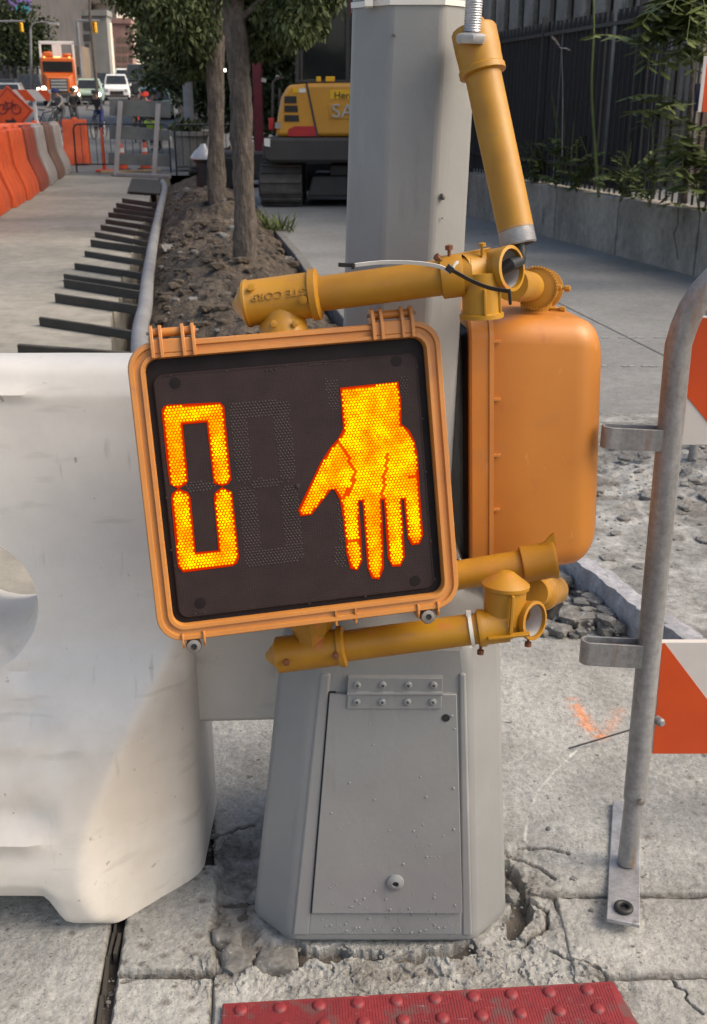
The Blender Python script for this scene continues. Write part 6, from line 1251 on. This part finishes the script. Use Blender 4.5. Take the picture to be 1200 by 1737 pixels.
m = MB(); m.lathe([(0.05, 0.06), (0.045, 0.5), (0.036, 1.05), (0.02, 1.08)], p, (0, 0, 1), 12); m.build('tube', MT['cone'], dl); m = MB(); m.bx(p.x - .2, p.x + .2, p.y - .15, p.y + .15, 0, 0.07); m.build('base', MT['cone'], dl, bevel=0.01)
def cone(label, p, h=0.7):
    p = Vector(p); t = thing('traffic_cone', label, 'traffic cone', p); m = MB(); m.lathe([(0.16, 0.03), (0.135, h * .3)], p, (0, 0, 1), 16, cap=False); m.lathe([(0.105, h * .5), (0.08, h * .65)], p, (0, 0, 1), 16, cap=False); m.lathe([(0.062, h * .8), (0.03, h)], p, (0, 0, 1), 16); m.build('body', MT['cone'], t)
    m = MB(); m.lathe([(0.135, h * .3), (0.105, h * .5)], p, (0, 0, 1), 16, cap=False); m.lathe([(0.08, h * .65), (0.062, h * .8)], p, (0, 0, 1), 16, cap=False); m.build('white_band', MT['signwhite'], t)
    m = MB(); m.bx(p.x - .19, p.x + .19, p.y - .19, p.y + .19, 0 + p.z, 0.04 + p.z); m.build('base', MT['blackrub'], t, bevel=0.008)
cone('traffic cone behind the grey barricade, left of two', (AT(208, 288, 29.2).x, 29.2, 0)); cone('traffic cone behind the grey barricade, right of two', (AT(248, 288, 29.5).x, 29.5, 0)); cone('traffic cone with white bands seen between the tree trunks', (AT(391, 280, 24).x, 24.0, 0))
# planter, hydrant, lamp column, bulbs
p = Vector((AT(325, 275, 29).x, 29.0, 0)); pl = thing('planter', 'round grey concrete planter behind the crowd barrier', 'planter', p); m = MB(); m.lathe([(0.40, 0.05), (0.47, 0.85), (0.53, 0.87), (0.53, 0.98), (0.45, 0.98), (0.44, 0.9), (0.01, 0.9)], p, (0, 0, 1), 24); m.build('pot', MT['wall'], pl, ang=40)
leaves('foliage', [((p.x, p.y, 1.05), (0.45, 0.45, 0.2), 500)], MT['leaf'], pl, 0.12, 5)
p = G(350, 334); hy = thing('fire_hydrant', 'black fire hydrant with a silver cap left of the tree trunks', 'fire hydrant', p)
m = MB(); m.lathe([(0.24, 0), (0.24, 0.06), (0.17, 0.09), (0.165, 0.60), (0.20, 0.62), (0.20, 0.66)], p, (0, 0, 1), 16); m.build('barrel', MT['black'], hy, ang=40)
m = MB(); m.lathe([(0.25, 0.66), (0.25, 0.70), (0.17, 0.80), (0.09, 0.86), (0.05, 0.92)], p, (0, 0, 1), 16); m.build('bonnet', MT['letter'], hy, ang=40)
for q in (-1, 1):
    m = MB(); m.lathe([(0.07, 0.1), (0.07, 0.24), (0.085, 0.24), (0.085, 0.29)], p + Vector((0, 0, 0.45)), (q, -0.2, 0), 12); m.build('outlet', MT['black'], hy)
p = Vector((AT(323, 230, 33).x, 33.0, elev(33))); m = MB(); m.tube([p, p + Vector((0, 0, 9))], [0.16, 0.11], 12); lc = thing('lamp_column', 'grey steel column behind the planter', 'column', p); m.build('shaft', MT['pipe'], lc); m = MB(); m.lathe([(0.28, 0), (0.28, 0.3), (0.17, 0.4)], p, (0, 0, 1), 10); m.build('base', MT['pipe'], lc)
for (px, py, lab) in ((341, 113, 'small lit white bulb among the leaves, left of two'), (380, 119, 'small lit white bulb among the leaves, right of two')):
    p = AT(px, py, 30); m = MB(); m.rock(p, 0.05, int(px), 1.0, 2); t = thing('string_bulb', lab, 'bulb', p); m.build('bulb', MT['headlamp'], t); m = MB(); m.tube([p + Vector((0, 0, .04)), p + Vector((0, 0, .14))], 0.025, 8); m.build('socket', MT['black'], t)
# ================================================================== dark growth behind
bush('tree', 'dark dense tree behind the tree trunks and red mast', 'tree', (AT(400, 200, 36).x, 36, 0.2), (2.3, 1.6, 2.2), 9000, MT['leaf3'], 0.2, 31, 'trees behind the works', 0.6)
bush('tree', 'dark tree behind the excavator cab', 'tree', (AT(520, 200, 34).x, 34, 0.2), (2.4, 1.6, 2.6), 9000, MT['leaf3'], 0.2, 32, 'trees behind the works', 0.8)
bush('tree', 'dark green tree behind the planter and grey column', 'tree', (AT(320, 200, 40).x, 40, 0.4), (1.5, 1.5, 1.6), 6000, MT['leaf'], 0.2, 33, 'trees behind the works', 0.9)
bush('tree', 'tree behind the grey pole at the excavator side', 'tree', (AT(640, 200, 30).x, 30, 0.0), (2.6, 1.6, 2.8), 8000, MT['leaf3'], 0.22, 35, 'trees behind the works', 0.8)
def facade(t, name_mat, x0, x1, y0, y1, z0, z1):
    m = MB(); m.bx(x0, x1, y0, y1, z0, z1); return m.build('wall', name_mat, t)
def building(label, px0, px1, Y, depth, ztop_py, mat, wins=None, wmat='glass', cat='building', par=True, cornice=False, thick=0.05):
    x0_, x1_ = AT(px0, 150, Y).x, AT(px1, 150, Y).x; zt_ = AT((px0 + px1) / 2, ztop_py, Y).z; t = thing('building', label, cat, ((x0_ + x1_) / 2, Y, elev(Y) - 0.05)); facade(t, mat, x0_, x1_, Y, Y + depth, elev(Y) - 0.05, zt_)
    if cornice:
        m = MB(); m.bx(x0_ - 0.15, x1_ + 0.15, Y - 0.25, Y + depth, zt_, zt_ + 0.6); m.build('cornice', mat, t)
    for (a, b_, c, d) in (wins or []):
        p, q = AT(a, b_, Y), AT(c, d, Y); m = MB(); m.bx(p.x, q.x, Y - thick, Y + 0.02, q.z, p.z); m.build('window', MT[wmat], t)
    return t
building('dark building behind the red mast and excavator', 300, 640, 48, 12, -400, MT['bdark'], [(330 + 50 * i, 40, 352 + 50 * i, 90) for i in range(6)])
building('dark brick building with a purple and teal mural at the upper left', -320, 58, 100, 20, -500, MT['bdark'])
x0_, x1_ = AT(6, 5, 99.9).x, AT(55, 5, 99.9).x; mu = thing('mural', 'purple and teal painted mural high on the dark building', 'mural', (x0_, 99.9, 12)); p, q = AT(12, -30, 99.9), AT(54, 18, 99.9); m = MB(); m.bx(p.x, q.x, 99.86, 99.95, q.z, p.z); m.build('purple_field', MT['purple'], mu)
p = AT(38, 14, 99.8); m = MB(); m.prism([(-0.75, -.3), (-.55, .2), (0, .45), (.55, .25), (.8, -.2), (.55, -.25), (.45, -.7), (.3, -.25), (-.2, -.25)], p, (0.9, 0, 0), (0, 0, .9), (0, 0.05, 0)); m.build('teal_figure', MT['teal'], mu)
building('narrow dark tower block with grey edge at the upper left', 98, 131, 150, 20, -300, MT['bdark'], [(87 + 22, 12, 96 + 22, 28)], 'bcream')
building('grey strip of a tower beside the dark tower block', 60, 97, 160, 20, -300, MT['bdark'], [(86, 11, 95, 28)], 'white')
building('white stepped facade catching the light beside the dark tower', 131, 144, 155, 1.5, 12, MT['white'], [(132, 35, 140, 38), (132, 58, 144, 70)], 'bldg')
building('plain grey concrete building behind the far traffic', 141, 190, 130, 2.5, 27, MT['bldg'], [(142, 38, 154, 52), (142, 58, 154, 70), (145, 74, 153, 88)], 'bdark', cornice=True)
building('thin peach coloured wall strip catching the light', 190.5, 195, 131, 1.0, 38, MT['bcream'])
building('pinkish brick building with rows of windows down the street', 196, 229, 140, 2.0, 40, MT['bpink'], [(198 + 10 * i, 63 + 16 * j, 206 + 10 * i, 73 + 16 * j) for i in range(3) for j in range(4)], 'bbrown', cornice=True)
cbd = thing('building', 'large pale cream building closing the street', 'building', (AT(292, 150, 165).x, 165, elev(150) - .05), (0, 0, R(38)))
m = MB(); m.bx(-9, 9, -2, 10, 0, 11.5); m.build('wall', MT['bcream'], cbd, local=True); m = MB(); m.bx(-9.3, 9.3, -2.3, 10.2, 11.5, 12.1); m.build('cornice', MT['bcream'], cbd, local=True)
for i in range(6):
    for j_ in range(2): m = MB(); m.bx(-8 + i * 2.8, -6.9 + i * 2.8, -2.05, -1.95, 2.2 + j_ * 4.2, 4.6 + j_ * 4.2); m.build('window', MT['bbrown'], cbd, local=True)
building('small grey kiosk with dark openings under the trees', 32, 66, 96, 4, 72, MT['bldg'], [(38, 88, 48, 112), (52, 88, 62, 112)], 'bdark')
building('brown hoarding beside the orange truck', 129, 144, 100, 3, 78, MT['bbrown'])
for (px, Y, rx, rz, lab, sd_, th, mt_) in ((20, 92, 3.4, 3.0, 'dark tree behind the left-hand cars, nearest the mural', 41, 2.0, 'leaf3'), (58, 94, 2.2, 2.2, 'dark tree behind the grey kiosk', 42, 1.6, 'leaf3'), (88, 125, 2.0, 2.6, 'dark tree behind the orange truck', 43, 1.5, 'leaf3'), (165, 70, 2.2, 1.0, 'high leafy crown against the bright sky over the far traffic', 44, 7.6, 'leaf'), (300, 75, 3.0, 2.6, 'dark tree before the pale cream building', 45, 0.6, 'leaf3')):
    bush('tree', lab, 'tree', (AT(px, 150, Y).x, Y, elev(Y)), (rx, 1.5, rz), 3500, MT[mt_], 0.32, sd_, 'far street trees', th)
# lamp and signals far up the street
def lamp_post(label, px, py_top, Y, armpx):
    b0 = AT(px, 150, Y); b0.z = elev(Y); t_ = AT(px, py_top + 12, Y); t = thing('street_lamp', label, 'street lamp', b0); e_ = AT(armpx, py_top + 3, Y)
    m = MB(); m.tube([b0, t_, ] , 0.09, 8); m.build('post', MT['pipe'], t); m = MB(); m.tube(curve3([t_, AT(px + 5, py_top + 3, Y), AT((px + armpx) / 2 + 3, py_top, Y), e_], 5), 0.05, 6); m.build('arm', MT['pipe'], t); m = MB(); m.bar(e_ - Vector((0.3, 0, 0)), e_ + Vector((0.4, 0, -0.05)), 0.3, 0.14); m.build('lantern', MT['letter'], t, bevel=0.02)
lamp_post('street lamp with a curved arm over the left-hand traffic', 52, 37, 80, 90)
def tsignal(label, px, py0, py1, Y, wpx, mastpx=None):
    p, q = AT(px - wpx / 2, py0, Y), AT(px + wpx / 2, py1, Y); t = thing('traffic_signal', label, 'traffic signal', ((p.x + q.x) / 2, Y, q.z)); m = MB(); m.bx(p.x, q.x, Y, Y + 0.3, q.z, p.z); m.build('case', MT['decal'], t, bevel=0.03)
    for i in range(3):
        c = Vector(((p.x + q.x) / 2, Y, q.z + (p.z - q.z) * (0.18 + 0.32 * i))); m = MB(); m.lathe([((q.x - p.x) * .36, 0.0), ((q.x - p.x) * .36, 0.22)], c, (0, -1, 0.05), 14, cap=False); m.build('visor', MT['decal'], t)
    if mastpx is not None:
        a = AT(mastpx, py0 - 2, Y + 0.2); b_ = AT(px + wpx, py0 - 2, Y + 0.2); m = MB(); m.tube([a, b_], 0.07, 8); m.tube([Vector((a.x, a.y, elev(Y))), a], 0.12, 8); m.build('mast_arm', MT['pipe'], t)
tsignal('yellow traffic signal on a mast arm at the left edge', 36, 38, 54, 84, 6, -20); tsignal('yellow traffic signal in front of the plain grey building', 160, 37, 56, 88, 9, 131)
# ================================================================== vehicles
def wheel(t, c, r_=0.33, w_=0.22):
    m = MB(); m.lathe([(r_ * .5, -w_ / 2), (r_ * .95, -w_ / 2), (r_, -w_ * .35), (r_, w_ * .35), (r_ * .95, w_ / 2), (r_ * .5, w_ / 2)], c, (1, 0, 0), 16); wq = m.build('wheel', MT['tyre'], t, local=True); m = MB(); m.lathe([(r_ * .55, -w_ * .52), (r_ * .5, w_ * .52)], c, (1, 0, 0), 12); m.build('rim', MT['letter'], wq, local=True)
def car(label, px, Y, mat, w_=1.85, h=1.5, L_=4.5, rz=0.0, lights=True, glare=False, van=False, name='car', cat='car', dz=0.0):
    x = AT(px, 150, Y).x; t = thing(name, label, cat, (x, Y, elev(Y) + dz), (math.atan(0.04), 0, R(11.5) + rz))
    hw = w_ / 2
    def sec(y, hw_, z0, z1, top): return [Vector((-hw_, y, z0)), Vector((hw_, y, z0)), Vector((hw_ * 1.02, y, (z0 + z1) / 2)), Vector((top, y, z1)), Vector((-top, y, z1)), Vector((-hw_ * 1.02, y, (z0 + z1) / 2))]
    b = h * (0.58 if not van else 0.52); m = MB(); m.loft([sec(0, hw * .9, 0.25, b * .82, hw * .86), sec(0.15, hw * .98, 0.22, b * .9, hw * .9), sec(1.1, hw, 0.22, b, hw * .94), sec(L_ - .3, hw, 0.22, b * 1.04, hw * .94), sec(L_, hw * .93, 0.3, b * .98, hw * .86)]); m.build('body', mat, t, local=True, bevel=0.05, ang=40)
    f0 = 0.95 if not van else 0.55
    m = MB(); m.loft([sec(f0, hw * .9, b - .02, b, hw * .88), sec(f0 + .7, hw * .86, b - .02, h, hw * .72), sec(L_ - .9 if not van else L_ - .1, hw * .86, b - .02, h, hw * .72), sec(L_ - .15 if not van else L_ - .04, hw * .88, b - .02, b + .05, hw * .84)]); m.build('cabin', mat, t, local=True, bevel=0.04)
    # windscreen just proud of the raked cabin front
    y0_, y1_ = f0, f0 + .7; m = MB(); k0, k1 = 0.10, 0.88
    P = [Vector((-hw * .8, y0_ + .7 * k0 - .015, b + (h - b) * k0 + .015)), Vector((hw * .8, y0_ + .7 * k0 - .015, b + (h - b) * k0 + .015)), Vector((hw * .68, y0_ + .7 * k1 - .015, b + (h - b) * k1 + .015)), Vector((-hw * .68, y0_ + .7 * k1 - .015, b + (h - b) * k1 + .015))]
    m.loft([P, [p + Vector((0, .02, -.01)) for p in P]]); m.build('windscreen', MT['glass'], t, local=True)
    for s_ in (-1, 1):
        m = MB(); m.loft([[Vector((s_ * hw * .885, f0 + .5, b + .03)), Vector((s_ * hw * .885, L_ - .8, b + .03)), Vector((s_ * hw * .77, L_ - 1.1, h - .08)), Vector((s_ * hw * .77, f0 + .85, h - .08))], [Vector((s_ * hw * .87, f0 + .5, b + .03)), Vector((s_ * hw * .87, L_ - .8, b + .03)), Vector((s_ * hw * .75, L_ - 1.1, h - .08)), Vector((s_ * hw * .75, f0 + .85, h - .08))]]); m.build('side_window', MT['glass'], t, local=True)
        m = MB(); m.lathe([(0.12, 0), (0.11, 0.05), (0.03, 0.07)], (s_ * hw * .72, 0.02, b * .70), (0, -1, 0), 12); m.build('headlight', MT['glare' if (glare and s_ > 0) else ('headlamp' if lights else 'letter')], t, local=True)
        m = MB(); m.bx(s_ * hw * 1.0, s_ * hw * 1.14, f0 + .35, f0 + .45, b, b + .14); m.build('mirror', mat, t, local=True, bevel=0.02)
        for yw in (0.8, L_ - .85): wheel(t, Vector((s_ * (hw - .1), yw, 0.33)))
    m = MB(); m.bx(-hw * .5, hw * .5, -0.03, 0.03, 0.42, b * .66); m.build('grille', MT['black'], t, local=True); m = MB(); m.bx(-hw * .9, hw * .9, -0.06, 0.05, 0.26, 0.40); m.build('bumper', MT['dark'], t, local=True, bevel=0.02)
    return t
car('black sport utility vehicle with lit headlights behind the kiosk', 49, 88, MT['carblack'], 2.0, 1.8, 4.8)
car('dark car with lit headlights at the left edge', 8, 84, MT['carblack'], 1.9, 1.5)
car('silver car low at the left edge behind the striped board', 8, 66, MT['carsilver'], 1.85, 1.5)
car('pale green taxi with one dazzling headlight beside the orange truck', 150, 76, MT['cargreen'], 1.9, 1.6, glare=True)
car('white sport utility vehicle in the middle of the far traffic', 198, 84, MT['carwhite'], 1.95, 1.8, 4.8, lights=False)
car('white van behind the white sport utility vehicle', 213, 104, MT['carwhite'], 2.0, 2.1, 5.2, van=True, lights=False, name='van', cat='van')
car('black box van at the right of the far traffic', 236, 92, MT['carblack'], 2.1, 2.5, 5.6, van=True, lights=False, name='van', cat='van')
car('pale green car nearest on the right, above the workers', 262, 56, MT['cargreen'], 1.85, 1.45, lights=False)
car('small dark car far back between the truck and the white vehicle', 176, 118, MT['carblack'], 1.9, 1.6)
car('distant silver car far back on the right of the traffic', 224, 126, MT['carsilver'], 1.9, 1.6)
car('distant white car at the back of the left-hand lane', 24, 112, MT['carwhite'], 1.9, 1.6)
car('grey car just right of the orange truck, far back', 136, 122, MT['carsilver'], 1.9, 1.7, lights=True)
YK = 74.0; xk = AT(101, 150, YK).x; tk = thing('dump_truck', 'orange dump truck with lit headlights driving towards the works', 'truck', (xk, YK, elev(YK)), (math.atan(0.04), 0, R(13.5)))
def kb(nm, x0_, x1_, y0_, y1_, z0_, z1_, mt_, bev=0.03, par=tk): m = MB(); m.bx(x0_, x1_, y0_, y1_, z0_, z1_); return m.build(nm, MT[mt_], par, local=True, bevel=bev)
m = MB(); m.loft([[Vector((-.75, 0, .8)), Vector((.75, 0, .8)), Vector((.72, 0, 1.75)), Vector((-.72, 0, 1.75))], [Vector((-1.0, 1.4, .8)), Vector((1.0, 1.4, .8)), Vector((.95, 1.4, 1.98)), Vector((-.95, 1.4, 1.98))]]); m.build('hood', MT['trucko'], tk, local=True, bevel=0.06)
kb('cab', -1.1, 1.1, 1.35, 2.9, 0.9, 2.95, 'trucko', 0.1); kb('windscreen', -.95, .95, 1.32, 1.36, 2.05, 2.7, 'glass', 0)
for s_ in (-1, 1):
    kb('fender', s_ * .8 if s_ > 0 else -1.2, 1.2 if s_ > 0 else -.8, 0.1, 1.3, 0.75, 1.2, 'trucko', 0.08); kb('mirror', s_ * 1.3 - .08, s_ * 1.3 + .08, 1.35, 1.4, 1.9, 2.4, 'black', 0.02)
    m = MB(); m.lathe([(0.16, 0), (0.15, .05), (.03, .08)], (s_ * .98, 0.05, 1.05), (0, -1, 0), 12); m.build('headlight', MT['headlamp'], tk, local=True); wheel(tk, Vector((s_ * .95, .8, .5)), .5, .3); wheel(tk, Vector((s_ * .9, 4.6, .5)), .5, .5)
for i in range(4): kb('grille_slat', -.5, .5, -0.04, 0.02, 0.92 + .19 * i, 1.04 + .19 * i, 'letter', 0.01)
kb('grille', -.55, .55, -0.02, 0.03, 0.85, 1.68, 'black', 0); kb('bumper', -1.15, 1.15, -.2, .0, .5, .8, 'dark', 0.04)
for x in (-.8, -.15, 0, .15, .8):
    m = MB(); m.rock((x, 1.36, 2.96), 0.07, 3, 0.8, 1); m.build('marker_lamp', MT['marker'], tk, local=True)
for nm, a in (('body_frame', (-1.15, 1.15, 3.0, 3.15, 3.75, 3.95)), ('body_frame', (-1.15, -1.0, 3.0, 3.15, 1.2, 3.9)), ('body_frame', (1.0, 1.15, 3.0, 3.15, 1.2, 3.9)), ('headboard', (-.3, .3, 3.0, 3.1, 2.6, 3.75))): kb(nm, *a, 'white', 0.02)
kb('dump_body', -1.15, 1.15, 3.16, 7.2, 1.1, 3.2, 'trucko', 0.04); kb('roof_beacon_bar', -.85, -.3, 1.6, 1.8, 2.98, 3.3, 'trucko', 0.08); kb('roof_beacon_bar', .4, .9, 1.6, 1.8, 2.98, 3.2, 'trucko', 0.08); kb('chassis', -.5, .5, .2, 7.1, .5, .8, 'dark', 0)
# ================================================================== people
def skin_person(t, joints, edges, radii, mats, hair='black', head=None, hat=None):
    me = bpy.data.meshes.new('body'); o = bpy.data.objects.new('body', me); COL.objects.link(o); names = list(joints); me.from_pydata([joints[k] for k in names], [(names.index(a), names.index(b_)) for a, b_ in edges], [])
    o.modifiers.new('skin', 'SKIN'); 
    if not me.skin_vertices: me.attributes
    bm = bmesh.new(); bm.from_mesh(me); ly = bm.verts.layers.skin.verify()
    for v, k in zip(bm.verts, names): v[ly].radius = radii[k]; v[ly].use_root = (k == 'pelvis')
    bm.to_mesh(me); bm.free(); o.modifiers.new('sub', 'SUBSURF').render_levels = 1; o.modifiers['sub'].levels = 1
    dg = bpy.context.evaluated_depsgraph_get(); m2 = bpy.data.meshes.new_from_object(o.evaluated_get(dg)); o.modifiers.clear(); o.data = m2; o.parent = t
    for k in ('top', 'legs', 'skin', 'shoes'): m2.materials.append(MT['skin'] if k == 'skin' else mats[k])
    grp = {'pelvis': 1, 'chest': 0, 'neck': 2, 'head': 2, 'crown': 2}
    J = [(Vector(joints[k]), 1 if k[1:] in ('hip', 'knee') or k == 'pelvis' else (3 if k[1:] in ('ankle', 'toe') else (2 if k[1:] == 'hand' or k in ('head', 'crown', 'neck') else 0))) for k in names]
    for p in m2.polygons: p.material_index = min(J, key=lambda q: (q[0] - p.center).length)[1]; p.use_smooth = True
    h = Vector(joints['head']); m = MB(); m.rock(h + Vector((0, 0.012, 0.075)), 0.125 if hat is None else 0.14, 5, 0.8, 2); m.build('hair' if hat is None else 'helmet', hat or MT[hair], t, local=True)
    return o
E_ = [('pelvis', 'waist'), ('waist', 'chest'), ('chest', 'neck'), ('neck', 'head'), ('head', 'crown')] + [(a, b_) for s_ in 'lr' for a, b_ in (('chest', s_ + 'shoulder'), (s_ + 'shoulder', s_ + 'elbow'), (s_ + 'elbow', s_ + 'wrist'), (s_ + 'wrist', s_ + 'hand'), ('pelvis', s_ + 'hip'), (s_ + 'hip', s_ + 'knee'), (s_ + 'knee', s_ + 'ankle'), (s_ + 'ankle', s_ + 'toe'))]
RD = {'pelvis': (.15, .12), 'waist': (.15, .11), 'chest': (.18, .13), 'neck': (.06, .06), 'head': (.085, .1), 'crown': (.07, .08)}
for s_ in 'lr': RD.update({s_ + 'shoulder': (.075, .075), s_ + 'elbow': (.052, .052), s_ + 'wrist': (.036, .036), s_ + 'hand': (.04, .025), s_ + 'hip': (.1, .1), s_ + 'knee': (.07, .07), s_ + 'ankle': (.048, .048), s_ + 'toe': (.04, .035)})
STAND = {'pelvis': (0, 0, .95), 'waist': (0, 0, 1.1), 'chest': (0, -.01, 1.33), 'neck': (0, 0, 1.5), 'head': (0, -.02, 1.6), 'crown': (0, -.01, 1.7), 'lshoulder': (-.19, 0, 1.42), 'lelbow': (-.25, .02, 1.14), 'lwrist': (-.24, -.1, .92), 'lhand': (-.23, -.13, .84), 'rshoulder': (.19, 0, 1.42), 'relbow': (.26, .0, 1.14), 'rwrist': (.2, -.2, 1.02), 'rhand': (.17, -.27, 1.02), 'lhip': (-.1, 0, .9), 'lknee': (-.11, -.02, .5), 'lankle': (-.12, .02, .09), 'ltoe': (-.13, -.13, .04), 'rhip': (.1, 0, .9), 'rknee': (.12, -.04, .5), 'rankle': (.13, .02, .09), 'rtoe': (.15, -.13, .04)}
RIDE = {'pelvis': (0, .2, .98), 'waist': (0, .12, 1.12), 'chest': (0, -.03, 1.32), 'neck': (0, -.08, 1.48), 'head': (0, -.13, 1.57), 'crown': (0, -.13, 1.67), 'lshoulder': (-.19, -.05, 1.4), 'lelbow': (-.27, -.22, 1.2), 'lwrist': (-.25, -.42, 1.08), 'lhand': (-.25, -.5, 1.06), 'rshoulder': (.19, -.05, 1.4), 'relbow': (.27, -.22, 1.2), 'rwrist': (.25, -.42, 1.08), 'rhand': (.25, -.5, 1.06), 'lhip': (-.1, .18, .94), 'lknee': (-.13, -.16, .72), 'lankle': (-.12, .0, .34), 'ltoe': (-.12, -.14, .3), 'rhip': (.1, .18, .94), 'rknee': (.13, -.08, .56), 'rankle': (.12, .05, .18), 'rtoe': (.12, -.09, .13)}
CL = {'dgrey': pm('dark grey cloth', (.05, .05, .055), (.035, .035, .04), 9, .9), 'grey': pm('grey cloth', (.16, .15, .15), (.11, .105, .105), 9, .9), 'navy': pm('navy cloth', (.018, .03, .12), (.014, .022, .09), 9, .9), 'brown': pm('brown cloth', (.1, .06, .045), (.07, .045, .03), 9, .9), 'hired': pm('red safety vest', (.65, .05, .03), (.58, .04, .03), 9, .8), 'higreen': pm('lime safety vest', (.4, .62, .05), (.34, .55, .04), 9, .8), 'blue': pm('blue cloth', (.03, .09, .2), (.025, .07, .16), 9, .9)}
def person(label, px, Y, pose, top, legs, rz=0, hat=None, hair='black'):
    t = thing('person', label, 'person', (AT(px, 180, Y).x, Y, elev(Y)), (0, 0, R(rz))); skin_person(t, pose, E_, RD, {'top': CL[top], 'legs': CL[legs], 'shoes': MT['black']}, hair, None, hat); return t
def bicycle(label, px, Y, rz, dy=0):
    t = thing('bicycle', label, 'bicycle', (AT(px, 180, Y).x, Y, elev(Y)), (0, 0, R(rz)))
    for yw in (-.52, .52):
        m = MB(); m.tube([(0, yw + .33 * math.cos(a), .34 + .33 * math.sin(a)) for a in np.linspace(0, 2 * math.pi, 25)[:-1]], .02, 6, closed=True); wq = m.build('wheel', MT['tyre'], t, local=True)
        m = MB()
        for a in np.linspace(0, math.pi, 7)[:-1]: m.tube([(0, yw + .32 * math.cos(a), .34 + .32 * math.sin(a)), (0, yw - .32 * math.cos(a), .34 - .32 * math.sin(a))], .004, 4)
        m.build('spokes', MT['letter'], wq, local=True)
    m = MB()
    for a, b_ in (((0, .52, .34), (0, .08, .32)), ((0, .08, .32), (0, .2, .85)), ((0, .52, .34), (0, .18, .78)), ((0, .08, .32), (0, -.36, .82)), ((0, .18, .78), (0, -.37, .88)), ((0, -.36, .9), (0, -.52, .34))): m.tube([a, b_], .018, 6)
    m.build('frame', MT['black'], t, local=True); m = MB(); m.tube([(-.28, -.38, 1.02), (-.2, -.46, 1.03), (0, -.38, 1.0), (.2, -.46, 1.03), (.28, -.38, 1.02)], .014, 6); m.tube([(0, -.36, .88), (0, -.38, 1.0)], .016, 6); m.build('handlebar', MT['black'], t, local=True); m = MB(); m.loft([[Vector((-.03, .06, .88)), Vector((.03, .06, .88)), Vector((.03, .06, .92)), Vector((-.03, .06, .92))], [Vector((-.09, .34, .88)), Vector((.09, .34, .88)), Vector((.09, .34, .93)), Vector((-.09, .34, .93))]]); m.build('saddle', MT['black'], t, local=True); return t
bicycle('bicycle ridden by the rider in grey before the orange truck', 100, 44, -15); person('rider in a grey jacket and dark cap on a bicycle before the orange truck', 100, 44, RIDE, 'grey', 'dgrey', -15, CL['navy'])
bicycle('bicycle ridden by the dark-clothed rider left of the blue-trousered one', 125, 46, 25); person('dark-clothed rider leaning over handlebars between two other riders', 125, 46, RIDE, 'dgrey', 'dgrey', 25)
bicycle('bicycle of the rider in blue trousers', 165, 42, -8); person('rider in a dark jacket and blue trousers on a bicycle', 165, 42, RIDE, 'dgrey', 'navy', -8)
bicycle('bicycle parked at the left of the riders', 78, 45, 60)
person('worker in a brown top, left of three behind the grey barricade', 232, 40, STAND, 'brown', 'dgrey', 20); person('worker in a red safety vest and helmet behind the grey barricade', 247, 38, STAND, 'hired', 'dgrey', -10, CL['hired']); person('worker in a blue jacket, right of three behind the grey barricade', 262, 40, STAND, 'blue', 'dgrey', 10)
person('worker in a lime safety vest low behind the right post of the barricade', 262, 36, {k: (v[0], v[1] - (0.25 if v[2] > 1.2 else 0), v[2] * (0.62 if v[2] > .6 else 1)) for k, v in STAND.items()}, 'higreen', 'dgrey', -30)
